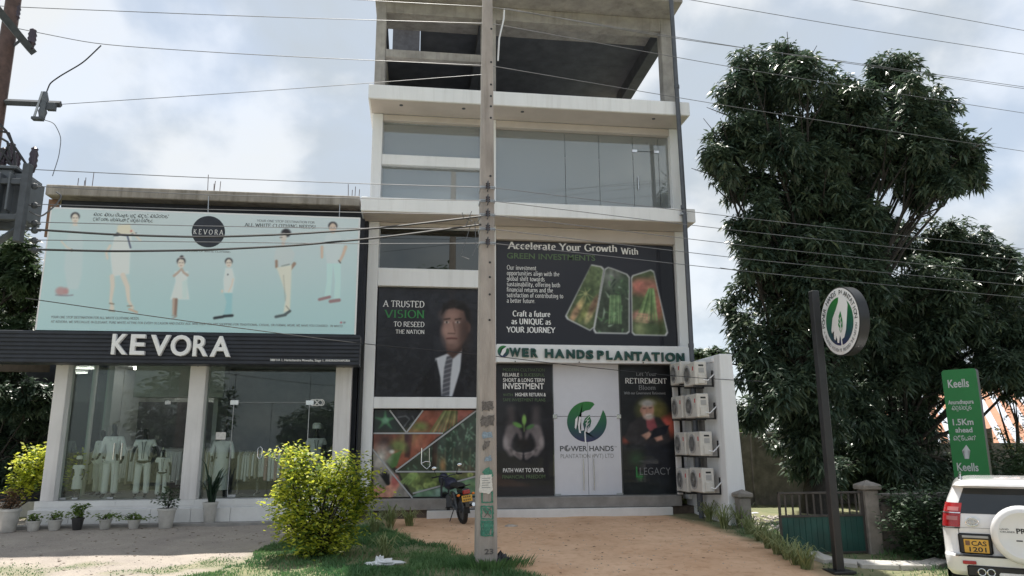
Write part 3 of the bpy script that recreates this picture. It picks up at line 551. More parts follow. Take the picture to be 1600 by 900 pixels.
# lintels under the sunshades
l3 = fz(600, 187, YW); l2 = fz(600, 352, YW)
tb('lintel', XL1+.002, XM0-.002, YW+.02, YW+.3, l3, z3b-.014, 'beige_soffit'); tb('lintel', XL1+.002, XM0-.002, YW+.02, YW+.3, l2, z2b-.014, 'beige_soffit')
r3 = fz(1040, 211, YW); r2 = fz(1040, 381, YW)
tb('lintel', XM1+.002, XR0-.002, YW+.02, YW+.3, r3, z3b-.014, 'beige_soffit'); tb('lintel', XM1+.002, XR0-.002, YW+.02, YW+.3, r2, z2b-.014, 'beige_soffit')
SGB = fz(900, 541, YW)                      # wall band behind the signboard
tb('sign_band', XM1+.002, XR0-.002, YW+.02, YW+.3, fz(900, 567, YW), SGB, 'white_wall')
def win(x0, x1, z0, z1, mname='tinted_glass', y=YG):
    w = B().box(x0+.03, x1-.03, y, y+.012, z0+.03, z1-.03).obj('window', mname, tower)
    f = B()
    for r in ((x0, x1, z0, z0+.03), (x0, x1, z1-.03, z1), (x0, x0+.03, z0+.03, z1-.03), (x1-.03, x1, z0+.03, z1-.03)): f.box(r[0], r[1], y-.03, y+.04, r[2], r[3])
    f.obj('frame', 'galvanised', w); return w
win(XL1, XM0, zb3[1], l3); win(XL1, XM0, z2t, zb3[0]); win(XL1, XM0, zb2[1], l2, 'dark_glass')
# big glazed front of the second upper floor: four fixed panes and a door leaf
zt = r3; zb_ = z2t
cuts = [XM1]+[fx(p, 250, YG) for p in (883, 936, 989, 1029)]+[XR0]
for k in range(5):
    if k == 3:
        zd = fz(1008, 237, YG); B().box(cuts[k]+.006, cuts[k+1]-.006, YG, YG+.012, zd+.01, zt-.01).obj('window', 'tinted_glass', tower)
        d = B().box(cuts[k]+.006, cuts[k+1]-.006, YG, YG+.012, zb_+.01, zd-.01).obj('door', 'tinted_glass', tower)
        tube('handle', [(cuts[k]+.12, YG-.05, fz(998, 297, YG)), (cuts[k]+.12, YG-.05, fz(998, 277, YG))], .018, 'chrome', d)
        for xx in (cuts[k]-.02, cuts[k+1]-.14): box('hinge_patch', xx, xx+.16, YG-.02, YG-.002, zd-.04, zd+.05, 'chrome', d)
    else: B().box(cuts[k]+.006, cuts[k+1]-.006, YG, YG+.012, zb_+.01, zt-.01).obj('window', 'tinted_glass', tower)
# rooms behind the upper glass
for (za, zc) in ((z2t, z3b),):
    B().box(XL0+.2, XR1-.2, YW+5.2, YW+5.3, za, za+1.5).obj('reflection_band', 'room_panel', tower); B().box(XL0+.2, XR1-.2, YW+5.2, YW+5.3, za+1.502, zc-.02).obj('room_wall', 'room_light', tower)  # dark lower wall colour stands in for the treeline mirrored in the glass
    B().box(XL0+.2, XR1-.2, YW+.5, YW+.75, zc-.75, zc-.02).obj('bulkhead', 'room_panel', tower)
tb('room_column', cuts[4]-.25, cuts[4]-.12, YW+.9, YW+1.1, z2t, z3b-.02, 'dark_room', 0)
# ground floor ledge, plinth and step
lg0 = fz(800, 795, YW-.2); tb('ledge', fx(562, 785, YW-.2), fx(1066, 785, YW-.2), YW-.2, YB, lg0, FLOOR, 'grey_ledge')
tb('plinth', fx(562, 800, YW-.15), XR1+.2, YW-.12, YB, gz(YW)-.3, lg0-.002, 'brown_board'); tb('step', fx(667, 800, YW-.3), fx(1052, 800, YW-.3), YW-.3, YW-.125, gz(YW)-.2, lg0-.01, 'white_tile')
# interior dark backing for the ground floor
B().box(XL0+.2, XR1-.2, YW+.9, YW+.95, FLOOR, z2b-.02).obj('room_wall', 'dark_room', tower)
# ground floor glazing: fixed panes behind the film, double door
GT = fz(900, 569, YG)
dx0, dx1 = fx(866, 700, YG), fx(970, 700, YG); dm = (dx0+dx1)/2; dz = fz(900, 651, YG)
for a_, b_ in ((XM1, dx0-.006), (dx1+.006, XR0)): B().box(a_, b_, YG+.03, YG+.042, FLOOR, GT).obj('window', 'tinted_glass', tower)
tr_ = box('transom_panel', dx0, dx1, YG-.005, YG+.01, dz+.012, GT, 'film_white', tower, .002)
for a_, b_, hx in ((dx0, dm-.005, dm-.14), (dm+.005, dx1, dm+.14)):
    d = box('door', a_, b_, YG-.005, YG+.01, FLOOR+.012, dz, 'film_white', tower, .002); d['label'] = 'white filmed glass door leaf of the double entrance'
    tube('handle', [(hx, YG-.06, fz(915, 717, YG)), (hx, YG-.06, fz(915, 745, YG)-.35)], .014, 'chrome', d)
    tube('handle', [(hx, YG-.06, fz(915, 712, YG)), (hx, YG-.01, fz(915, 712, YG))], .012, 'chrome', d)
    e = a_ if hx < dm else b_
    box('hinge_patch', e-.09, e+.09, YG-.03, YG-.008, dz-.05, dz+.06, 'chrome', d); box('hinge_patch', (e-.02 if hx < dm else e-.16), (e+.16 if hx < dm else e+.02), YG-.03, YG-.008, FLOOR+.002, FLOOR+.06, 'galvanised', d)
# logo on the doors (flat vinyl): two arcs, hand, leaf, name
def flat_poly(name, pts, Y, m, parent):
    P = [PY(x, y, Y) for x, y in pts]; c = np.mean(P, axis=0); bm = bmesh.new(); vs = [bm.verts.new(p) for p in P]; bm.faces.new(vs); bmesh.ops.triangulate(bm, faces=bm.faces)
    bmesh.ops.recalc_face_normals(bm, faces=bm.faces); me_ = bpy.data.meshes.new(name); bm.to_mesh(me_); bm.free(); me_.materials.append(M[m]); return link(name, me_, parent)
gm = bpy.data.materials.new('logo_gradient'); gm.use_nodes = True; t = gm.node_tree; b = t.nodes['Principled BSDF']; b.inputs['Roughness'].default_value = .4
g_ = t.nodes.new('ShaderNodeTexCoord'); sx_ = t.nodes.new('ShaderNodeSeparateXYZ'); t.links.new(g_.outputs['Generated'], sx_.inputs[0]); r_ = t.nodes.new('ShaderNodeValToRGB')
for p_, c_ in ((0.0, (.03, .025, .11)), (1.0, (.02, .20, .03)), (.38, (.01, .09, .07))):
    e_ = r_.color_ramp.elements.new(p_) if p_ not in (0.0, 1.0) else r_.color_ramp.elements[0 if p_ == 0 else 1]; e_.color = (*c_, 1)
t.links.new(sx_.outputs[2], r_.inputs[0]); t.links.new(r_.outputs[0], b.inputs['Base Color']); M['logo_gradient'] = gm
LX, LY, LR = 917.0, 659.0, 31.0
def cpt(a, r, k=1.0): return (LX+r*math.cos(rad(a)), LY-r*math.sin(rad(a))*1.02)
ring = [cpt(a, LR) for a in range(62, 397, 8)]
inner = [cpt(a, r) for a, r in ((33, 27), (25, 22), (5, 15), (-20, 16), (-50, 20), (-75, 26))]
pts = [cpt(a, LR) for a in range(72, 398, 6)]+[(937, 655), (932, 664), (927, 671), (921, 676), (915, 677), (913, 672), (906, 674), (900, 664), (902, 655), (906, 647), (914, 642), (922, 640), (929, 632)]
logo = thing('logo_decal', (dm, YG-.006, fz(917, 690, YG)), 'round green and blue hand-and-leaf emblem with company name on the entrance doors', 'logo')
flat_poly('emblem', pts, YG-.008, 'logo_gradient', logo)
for p in ([(899, 655), (903, 650), (902, 662), (900, 671), (898, 668)], [(905, 651), (908, 652), (906, 668), (908, 677), (905, 676), (903, 664)]): flat_poly('finger', p, YG-.010, 'sign_white', logo)
flat_poly('leaf', [(913, 672), (911, 662), (914, 654), (921, 648), (924, 658), (922, 667), (915, 673)], YG-.012, 'logo_gradient', logo)
flat_poly('leaf_vein', [(914, 692), (913, 676), (918, 656), (919, 656), (915, 676), (916, 692)], YG-.014, 'sign_white', logo)
for k in range(4): flat_poly('leaf_vein', [(915, 672-k*5), (921, 665-k*5), (921, 666-k*5), (915, 673-k*5)], YG-.014, 'sign_white', logo)
sans('P', 875, 881, 705, 8.5, YG-.008, 'print_dark', logo, .02); sans('WER HANDS', 892, 959, 705, 8.5, YG-.008, 'print_dark', logo, .02)
flat_poly('letter_o', [(886.5+5.2*math.cos(rad(a)), 700.5-5*math.sin(rad(a))) for a in range(70, 380, 15)]+[(886.5+2.2*math.cos(rad(a)), 700.5-2.6*math.sin(rad(a))) for a in range(375, 60, -15)], YG-.008, 'print_grey', logo)
sans('T', 960, 961.4, 699, 2, YG-.008, 'print_dark', logo); sans('M', 961.8, 963.4, 699, 2, YG-.008, 'print_dark', logo); sans('PLANTATION (PVT) LTD', 876, 959, 716, 7, YG-.008, 'print_grey', logo)
# ------------------------------------------------------------------ posters on the tower
YP = YG-.04
def rects(x0, x1, z0, z1):
    a = proj((x0, YP, z1)); b = proj((x1, YP, z0)); return a, b
# portrait poster
cv = Canvas(589, 449, 751, 622, YP, bg=(28, 29, 36)); cv.x0, cv.x1 = XL1+.03, XM0-.03
cv.z0, cv.z1 = zb1[1]+.03, zb2[0]-.03
def regrid(s):
    X, Z = np.meshgrid(np.linspace(s.x0, s.x1, s.nx), np.linspace(s.z0, s.z1, s.nz)); P = np.stack([X, np.full_like(X, s.Y), Z-CAM_H], -1); k = P@FW
    s.X, s.Z = X, Z; s.px = 800+F_PX*(P@RT)/k; s.py = 450-F_PX*(P@UP)/k
regrid(cv)
cv.ell(640, 470, 120, 60, (44, 45, 54), 1.0, op=.6)
cv.poly([(640, 622), (662, 590), (690, 556), (716, 540), (738, 556), (752, 575), (752, 622)], (22, 22, 28), 1.5)
cv.poly([(684, 622), (680, 560), (700, 552), (722, 545), (719, 580), (708, 622)], (168, 172, 182), 1.0)
cv.poly([(690, 622), (694, 575), (698, 557), (708, 555), (704, 590), (702, 622)], (70, 72, 82), .8)
for k in range(9): cv.line([(691, 565+k*7), (706, 560+k*7)], 1.2, (170, 172, 180), .6, .6)
cv.poly([(676, 622), (664, 596), (682, 562), (688, 590), (690, 622)], (24, 24, 31), 1.0); cv.poly([(706, 622), (720, 576), (724, 546), (735, 560), (730, 622)], (24, 24, 31), 1.0)
cv.poly([(697, 535), (722, 528), (722, 548), (708, 560), (698, 552)], (62, 42, 38), 1.5)
cv.ell(713, 508, 20, 36, (98, 72, 65), .10, 4); cv.ell(704, 520, 11, 20, (140, 106, 97), .7); cv.ell(706, 493, 13, 9, (138, 104, 95), .9); cv.ell(697, 516, 6, 8, (150, 114, 104), .8); cv.ell(731, 512, 4.5, 8, (104, 74, 66), .3)
cv.ell(728, 520, 8, 30, (52, 37, 35), .8, op=.7)
cv.poly([(690, 492), (693, 474), (708, 468), (724, 471), (734, 484), (735, 505), (729, 500), (725, 486), (710, 481), (697, 483)], (26, 22, 24), 2.0)
for ex in (698, 715): cv.line([(ex-4, 499), (ex+5, 498)], 1.6, (34, 24, 24)); cv.ell(ex, 503.5, 3.4, 1.5, (190, 178, 172), .5); cv.ell(ex, 503.5, 1.4, 1.6, (25, 18, 18), .5)
cv.poly([(703, 503), (700, 518), (704, 522), (711, 520), (707, 503)], (146, 110, 100), 1.2); cv.line([(708, 504), (711, 518)], 1.6, (84, 58, 52), 1.0, .8); cv.line([(700, 521), (711, 521)], 1.2, (56, 38, 36))
cv.line([(698, 529), (705, 528), (714, 529)], 2.4, (110, 62, 60)); cv.line([(698, 529), (714, 529)], .8, (52, 30, 30)); cv.ell(705, 541, 6, 3, (100, 74, 68), .8)
po = thing('poster', (cv.x0+1.2, YP, cv.z0), 'dark poster of a suited man with tie, words A TRUSTED VISION', 'poster')
cv.build('print_sheet', 'vinyl_print', po)
serif('A TRUSTED', 598, 663, 479, 9.5, YP-.004, 'print_white', po, .16, .06); serif('VISION', 600, 663, 496, 12, YP-.004, 'print_green', po, .17, .06)
serif('TO RESEED', 615, 663, 510, 7.5, YP-.004, 'print_white', po, .17, .07); serif('THE NATION', 618, 663, 521, 6, YP-.004, 'print_white', po, .17, .07)
# collage poster on the ground floor
cv = Canvas(582, 640, 747, 779, YP, bg=(34, 34, 34)); cv.x0, cv.x1, cv.z0, cv.z1 = XL1+.03, XM0-.03, FLOOR+.03, zb1[0]-.03; regrid(cv)
tl = [(583, 641), (610, 641), (636, 676), (583, 676)]; cv.poly(tl, (24, 40, 38), .5)
for a in range(5): cv.line([(602, 657), (602+17*math.cos(rad(a*72-90)), 657+15*math.sin(rad(a*72-90)))], [7, 1], (52, 110, 70), 1.5)
cv.ell(602, 657, 5, 4.5, (96, 150, 120), .5)
cv.poly([(610, 641), (660, 641), (636, 676)], (30, 32, 38), .5); cv.line([(622, 652), (634, 650), (640, 655), (630, 668)], 1.2, (110, 115, 120)); cv.line([(644, 650), (648, 657), (640, 664)], 1.2, (100, 105, 110))
cv.poly([(660, 641), (742, 641), (693, 676), (636, 676)], (128, 70, 52), .8); cv.ell(715, 645, 20, 12, (150, 80, 70), .8); cv.ell(656, 668, 12, 8, (96, 120, 56), .6)
for k in range(9): cv.line([(700+k*2.5-6, 642), (672+k*5, 676)], 2, ((86, 116, 62), (120, 145, 84), (60, 90, 48))[k % 3], .8)
cv.poly([(583, 677), (692, 677), (622, 734), (583, 702)], (126, 62, 42), 1.0); cv.ell(600, 690, 12, 12, (60, 36, 34), .8); cv.ell(640, 683, 14, 10, (112, 108, 52), .7); cv.poly([(632, 678), (645, 678), (640, 716), (632, 714)], (58, 28, 32), 1.5)
cv.ell(612, 700, 9, 5, (42, 34, 34), .5, -20); cv.ell(624, 697, 13, 9, (104, 118, 52), .5, 20); cv.ell(612, 706, 4, 3, (190, 190, 186), .5); cv.poly([(603, 720), (612, 710), (628, 704), (620, 728), (612, 732)], (66, 106, 52), 1.2); cv.ell(655, 690, 10, 14, (150, 84, 56), 1.0)
cv.poly([(692, 677), (742, 643), (746, 643), (746, 736), (624, 736)], (48, 62, 52), .8)
rr = np.random.RandomState(4)
for k in range(170):
    x, y = 630+rr.rand()*116, 645+rr.rand()*90
    if (x-624)/(742-624)*-93+736 < y-2: cv.line([(x, y), (x+rr.uniform(-5, 7), y+rr.uniform(3, 8))], [2.2, .5], ((64, 100, 78), (90, 128, 100), (40, 66, 52), (108, 138, 116))[k % 4], .6)
for k in range(6): cv.line([(670+k*13, 700), (669+k*13, 736)], 1.6, (104, 104, 82), .6, .7)
cv.poly([(676, 690), (684, 683), (682, 734), (674, 734)], (44, 34, 30), 1.2); cv.ell(692, 728, 4, 9, (150, 110, 60), .8)
cv.poly([(583, 704), (622, 744), (642, 779), (583, 779)], (128, 122, 116), 1.0); cv.ell(596, 712, 12, 14, (178, 172, 164), .8); cv.poly([(583, 779), (583, 760), (600, 762), (620, 746), (624, 760), (612, 779)], (190, 128, 104), 2); cv.ell(617, 752, 6, 9, (178, 84, 80), .5)
for k in range(5): cv.line([(606, 755), (594+k*3.4, 737+abs(k-2)*2)], [6, 2], (26, 26, 32), .8)
cv.poly([(624, 738), (746, 738), (746, 741), (645, 773), (628, 748)], (74, 88, 46), .8)
for k in range(46):
    x, y = 640+rr.rand()*100, 740+rr.rand()*26
    if y < 741+(746-x)/(101)*30: cv.ell(x, y, 4.6, 4.6, ((116, 136, 64), (140, 158, 78), (96, 112, 52))[k % 3], .25); cv.ell(x+.6, y+.8, 2.2, 2.2, (88, 108, 54), .4)
for k in range(4): cv.line([(626+k*4, 754+k), (640+k*4, 741)], 2.6, (110, 140, 70), .8)
cv.poly([(645, 774), (746, 744), (746, 779), (642, 779)], (86, 116, 100), .8)
for k in range(16): cv.ell(655+rr.rand()*88, 766+rr.rand()*10, 8, 5, ((112, 148, 132), (130, 162, 148), (90, 130, 100))[k % 3], .5)
cv.ell(735, 758, 14, 9, (92, 140, 92), .6); cv.noise(.35, 7, 3)
po = thing('poster', (cv.x0+1.2, YP, cv.z0), 'collage poster of crops and hands cut by pale diagonal strips beside the motorcycle', 'poster')
cv.build('print_sheet', 'vinyl_print', po)
def strip(x0, y0, x1, y1, w=2.3):
    dx, dy = x1-x0, y1-y0; l = math.hypot(dx, dy); nx_, ny_ = -dy/l*w/2, dx/l*w/2
    a = [PY(x, y, YP-.006) for x, y in ((x0+nx_, y0+ny_), (x1+nx_, y1+ny_), (x1-nx_, y1-ny_), (x0-nx_, y0-ny_))]
    B().prism([(p[0], p[2]) for p in a], YP-.012, YP-.003).obj('strip', 'print_strip', po)
mat('print_strip', (.42, .43, .45), .5, .05)
for s_ in ((609, 641, 635, 676), (661, 641, 635, 676), (583, 677, 692, 677), (744, 642, 618, 736), (618, 737, 745, 737), (582, 702, 645, 779), (645, 771, 745, 744)): strip(*s_)
# swing-like handle in front of it
# upper green investment poster
cv = Canvas(779, 372, 1056, 540, YP, bg=(30, 31, 40)); cv.x0, cv.x1, cv.z0, cv.z1 = XM1+.03, XR0-.03, SGB+.03, r2-.03; regrid(cv)
cv.ell(900, 380, 160, 50, (44, 44, 54), 1.0, op=.6); cv.poly([(1030, 372), (1060, 372), (1060, 545), (1036, 545)], (22, 24, 32), 1)
def photo_panel(outer, base):
    cv.poly(outer, (190, 192, 194), .7); c_ = np.mean(outer, axis=0); inn = [tuple(c_+(np.array(p)-c_)*np.array([.93, .965])) for p in outer]; return inn, cv.poly(inn, base, .6)
in1, m1 = photo_panel([(924, 413), (940, 416), (944, 420), (928, 512), (922, 517), (886, 499), (883, 494)], (74, 86, 52)); keep = cv.c.copy()
cv.ell(935, 428, 14, 18, (92, 110, 70), .8); cv.ell(918, 462, 12, 14, (60, 82, 46), .8)
for k in range(8): cv.line([(916, 458), (916+14*math.cos(rad(k*40+20)), 462+13*math.sin(rad(k*40+20)))], [1.5, .6], (150, 150, 96), .5)
for x, y, c_ in ((905, 480, (168, 150, 92)), (913, 488, (116, 122, 62)), (922, 490, (164, 150, 100)), (898, 490, (140, 110, 78)), (928, 476, (120, 92, 66))): cv.ell(x, y, 5, 15, c_, .4, 25)
cv.noise(.5, 5, 1); cv.c = np.where(m1[..., None], cv.c, keep)
in2, m2 = photo_panel([(950, 417), (957, 419), (980, 428), (984, 433), (984, 519), (980, 522), (930, 521), (927, 516), (945, 420)], (52, 62, 48)); keep = cv.c.copy()
cv.ell(955, 432, 12, 14, (110, 116, 110), .8); cv.ell(975, 450, 14, 12, (62, 84, 58), .8)
for k in range(40):
    x, y = rr.uniform(930, 984), rr.uniform(430, 520); cv.line([(x, y), (x+rr.uniform(-8, 8), y+rr.uniform(-8, 10))], [3, .8], ((66, 98, 62), (92, 126, 86), (40, 54, 42), (120, 140, 120))[k % 4], .6)
for k in range(6): cv.line([(954+k*3, 462), (952+k*3.6, 505)], 2.6, ((110, 142, 92), (84, 118, 74))[k % 2], .6)
cv.noise(.4, 5, 2); cv.c = np.where(m2[..., None], cv.c, keep)
in3, m3 = photo_panel([(988, 430), (1017, 421), (1022, 424), (1044, 520), (1041, 525), (991, 524), (987, 520), (986, 434)], (70, 84, 50)); keep = cv.c.copy()
cv.ell(1000, 448, 16, 12, (176, 100, 84), .5); cv.ell(1018, 450, 12, 14, (150, 96, 78), .6); cv.ell(1005, 494, 18, 9, (184, 122, 106), .4); cv.ell(1028, 480, 9, 22, (150, 90, 74), .6)
for k in range(8): cv.line([(1014+k, 452), (994+k*4.6, 500)], 3, ((96, 128, 70), (124, 152, 92), (70, 100, 54))[k % 3], .6)
for k in range(4): cv.line([(994, 490+k*4), (1012, 492+k*4)], 3, (196, 134, 116), .8, .7)
cv.ell(1000, 512, 8, 12, (120, 130, 84), .8); cv.ell(1024, 512, 12, 10, (60, 76, 44), .8); cv.noise(.35, 6, 5); cv.c = np.where(m3[..., None], cv.c, keep)
po = thing('poster', (4.5, YP, cv.z0), 'wide dark poster with three framed bean photos above the entrance signboard', 'poster')
cv.build('print_sheet', 'vinyl_print', po)
yt = YP-.004
serif('Accelerate Your Growth', 793, 964, 388.5, 11, yt, 'print_white', po, .22, .09); serif('With', 970, 997, 397, 10, yt, 'print_white', po, .22, .09)
sans('GREEN INVESTMENTS', 792, 930, 403.5, 9, yt, 'print_dimgreen', po, .02)
for k, (s_, r_) in enumerate((('Our investment', 838), ('opportunities align with the', 874), ('global shift towards', 851), ('sustainability, offering both', 875), ('financial returns and the', 864), ('satisfaction of contributing to', 880), ('a better future.', 836))):
    serif(s_, 792, r_, 421+k*8.6, 6.8, yt, 'print_white', po, .15, .08)
for s_, l_, r_, y_ in (('Craft a future', 801, 860, 494), ('as UNIQUE as', 799, 861, 506), ('YOUR JOURNEY', 791, 868, 519)): serif(s_, l_, r_, y_, 8.5, yt, 'print_white', po, .24, .10)
# hands poster left of the door
cv = Canvas(779, 570, 866, 776, YP, bg=(27, 28, 35)); cv.x0, cv.x1, cv.z0, cv.z1 = XM1+.03, dx0-.03, FLOOR+.02, GT-.02; regrid(cv)
for s_ in (-1, 1):
    X_ = lambda d: 818+s_*d
    cv.line([(X_(20), 640), (X_(19), 656), (X_(20), 672)], [13, 13, 16], (66, 60, 64), 4, .9)
    cv.line([(X_(19), 672), (X_(24), 684), (X_(25), 698), (X_(19), 708)], [17, 15, 12, 10], (104, 96, 99), 2.5)
    cv.line([(X_(13), 668), (X_(6), 676), (X_(4), 686)], [10, 7, 5], (92, 84, 88), 1.8)
    for k in range(4): cv.line([(X_(24-k*4.5), 700+k*3.2), (X_(15-k*3), 708+k*2.4), (X_(3+k*.4), 709+k*2.6)], [5.5, 5, 4], ((128, 119, 122), (92, 85, 88))[k % 2], 1.0)
    cv.ell(X_(28), 692, 4, 8, (138, 130, 132), .6)
cv.ell(818, 694, 13, 8, (30, 28, 31), .6); cv.line([(819, 674), (819, 660)], 1.4, (120, 150, 70)); cv.ell(819, 656, 3.4, 8, (112, 158, 66), .3); cv.ell(809, 664, 8, 3.4, (84, 136, 58), .3, 25); cv.ell(828, 667, 7, 3, (60, 104, 56), .3, -25)
cv.noise(.2, 9, 8)
po = thing('poster', (cv.x0+.6, YP, cv.z0), 'tall dark poster of cupped hands holding a seedling left of the doors', 'poster')
cv.build('print_sheet', 'vinyl_print', po)
for s_, l_, r_, y_, c_, mm, of in (('MODERN CULTIVATION', 786, 851, 580, 5, 'print_dimgreen', .0), ('RELIABLE', 785, 811, 588, 5.5, 'print_white', .015), ('& SUCESSFUL', 813, 851, 588, 5, 'print_dimgreen', .01), ('SHORT & LONG TERM', 786, 851, 596.5, 6, 'print_white', .015),
        ('INVESTMENT', 786, 850, 607.5, 9.5, 'print_white', .02), ('WITH', 786, 801, 619, 4.5, 'print_dimgreen', .0), ('HIGHER RETURN &', 805, 853, 619, 5.5, 'print_white', .015), ('SAFE INVESTMENT PLANS', 786, 852, 627, 5, 'print_dimgreen', 0), ('PATH WAY TO YOUR', 786, 850, 738, 6.5, 'print_white', .015), ('FINANCIAL FREEDOM', 785, 852, 748, 6, 'print_dimgreen', .01)):
    sans(s_, l_, r_, y_, c_, yt, mm, po, of)
# retirement poster right of the door
cv = Canvas(970, 570, 1063, 776, YP, bg=(26, 29, 34)); cv.x0, cv.x1, cv.z0, cv.z1 = dx1+.03, XR0-.02, FLOOR+.02, GT-.02; regrid(cv)
cv.ell(1016, 640, 18, 16, (116, 116, 44), .6); cv.ell(1032, 645, 10, 12, (100, 92, 40), .7); cv.ell(1050, 665, 10, 16, (168, 74, 50), .5); cv.ell(1040, 660, 8, 9, (176, 66, 54), .5); cv.ell(978, 688, 7, 5, (124, 50, 36), .7)
cv.poly([(976, 684), (984, 662), (998, 652), (1010, 648), (1030, 652), (1044, 668), (1048, 690), (1030, 700), (1002, 696), (984, 692)], (46, 44, 48), 1.5)
cv.poly([(1009, 654), (1022, 652), (1027, 668), (1016, 674), (1011, 668)], (136, 60, 70), 1.0)
cv.ell(1012, 641, 10, 14.5, (176, 128, 108), .15); cv.ell(1012, 630, 11, 5.5, (150, 148, 146), .5); cv.ell(1014, 651, 7.5, 4.6, (170, 160, 154), .5); cv.line([(1005, 638), (1009, 638)], 1.2, (50, 36, 34)); cv.line([(1014, 637.5), (1018, 637)], 1.2, (50, 36, 34)); cv.line([(1011, 639), (1010, 645)], 1.4, (150, 100, 84)); cv.line([(1010, 648.5), (1017, 647.5)], 1.6, (220, 200, 194)); cv.ell(1002, 641, 2, 4, (160, 112, 96), .4)
cv.poly([(1002, 680), (1014, 674), (1020, 680), (1010, 687)], (180, 134, 114), 1.2)
cv.poly([(1014, 686), (1022, 670), (1046, 664), (1040, 678)], (22, 26, 38), .8); cv.poly([(1022, 684), (1034, 680), (1036, 687), (1026, 690)], (176, 126, 108), 1.0)
cv.poly([(1008, 694), (1046, 694), (1044, 776), (1012, 776)], (30, 34, 44), 4, .8); cv.ell(994, 716, 9, 10, (34, 66, 46), .8); cv.ell(1000, 745, 5, 6, (46, 116, 52), .6); cv.ell(1014, 760, 40, 14, (40, 50, 48), 1.0, op=.5); cv.noise(.25, 8, 12)
po = thing('poster', (cv.x0+.6, YP, cv.z0), 'tall dark poster of a bearded man with a tablet right of the doors', 'poster')
cv.build('print_sheet', 'vinyl_print', po)
serif('Let Your', 994, 1026, 587, 6, yt, 'print_grey', po); serif('RETIREMENT', 977, 1042, 599, 8, yt, 'print_white', po, .16, .06); serif('Bloom', 998, 1024, 609, 7, yt, 'print_grey', po); serif('With our Government Retirement', 975, 1040, 616, 4, yt, 'print_dim', po)
sans('LEGACY', 1000, 1048, 742, 12, yt, 'print_grey', po, -.01); sans('L', 994, 1004, 746, 18, yt, 'print_green', po)
# ------------------------------------------------------------------ entrance signboard with raised letters
YSB = 19.30
s0, s1 = fx(776, 550, YSB), fx(1077, 556, YSB); sz0, sz1 = fz(900, 567, YSB), fz(900, 539, YSB)
sb = thing('signboard', ((s0+s1)/2, YSB, sz0), 'long white signboard with raised dark green capital letters over the entrance', 'sign')
box('panel', s0, s1, YSB, YSB+.25, sz0, sz1, 'sign_white', sb, .01)
for px_ in (805, 905, 1005, 1060): box('bolt', fx(px_, 568, YSB)-.015, fx(px_, 568, YSB)+.015, YSB-.02, YSB-.001, sz0+.005, sz0+.035, 'black_paint', sb, .004)
edges = [795, 815, 829, 843, None, 852, 869, 887, 904, 920, None, 937, 952, 967, 984, 999, 1015, 1031, 1038, 1055, 1071]
word = 'WER HANDS PLANTATION'; wl = [(795,815),(816,828),(830,843),None,(853,868),(869,886),(888,903),(905,919),(920,933),None,(938,950),(953,964),(965,981),(983,998),(998,1012),(1011,1027),(1027,1041),(1043,1047),(1049,1066),(1067,1081)]
k0, k1 = wl[0][0], wl[-1][1]
for ch, w_ in zip(word, wl):
    if w_ is None: continue
    q0, q1 = [795+(e-k0)*(1070-795)/(k1-k0) for e in w_]
    bs = 556.5+(q0-795)*(565-556.5)/(1060-795)
    sans(ch, q0+.6, q1-.6, bs, 13.2, YSB-.035, 'letter_green', sb, .035, 'letter', .035, .012, 1.0)
nn = [(786.5+9*math.cos(rad(a)), 549-9*math.sin(rad(a))) for a in range(60, 400, 12)]+[(786.5+4.6*math.cos(rad(a)), 549-5.4*math.sin(rad(a))) for a in range(395, 55, -12)]
flat_poly('letter_emblem', nn, YSB-.03, 'logo_gradient', sb); flat_poly('leaf', [(782, 554), (785, 546), (792, 541), (790, 550), (785, 556)], YSB-.034, 'sign_white', sb)
# ------------------------------------------------------------------ side wall with air conditioners, downpipe
ax0, ax1, ay0 = 7.42, 7.74, 17.25
ztop0, ztop1 = fz(1098, 567, YW-.2), fz(1143, 553, ay0)
aw = thing('wing_wall', (7.58, 18.3, .5), 'white wing wall carrying the stacked air conditioners, beside the entrance', 'wall')
zb0 = gz(ay0)-.3
B().add([(ax0, YW+.4, zb0), (ax0, ay0, zb0), (ax1+.16, ay0, zb0), (ax1+.16, YW+.4, zb0), (ax0, YW+.4, ztop0), (ax0, ay0, ztop1), (ax1, ay0, ztop1), (ax1, YW+.4, ztop0)],
        [(0,3,2,1),(4,5,6,7),(0,1,5,4),(1,2,6,5),(2,3,7,6),(3,0,4,7)]).obj('wall', 'white_wall', aw, bevel=.015)
B().add([(ax0-.05, YW+.3, ztop0-.13), (ax0-.05, ay0+.35, ztop1-.15), (ax0-.002, ay0+.35, ztop1-.15), (ax0-.002, YW+.3, ztop0-.13), (ax0-.05, YW+.3, ztop0-.05), (ax0-.05, ay0+.35, ztop1-.07), (ax0-.002, ay0+.35, ztop1-.07), (ax0-.002, YW+.3, ztop0-.05)],
        [(0,3,2,1),(4,5,6,7),(0,1,5,4),(1,2,6,5),(2,3,7,6),(3,0,4,7)]).obj('ledge', 'white_wall', aw)
box('panel', ax0-.02, ax0-.002, 18.4, 19.3, 1.2, 4.0, 'grey_ledge', aw)
tube('pipe', [(ax0-.08, 18.95, .7), (ax0-.08, 18.95, 4.3)], .035, 'pipe_grey', aw); box('conduit', 6.98, 7.12, 19.42, 19.5, FLOOR+.02, 4.4, 'shop_white', aw)
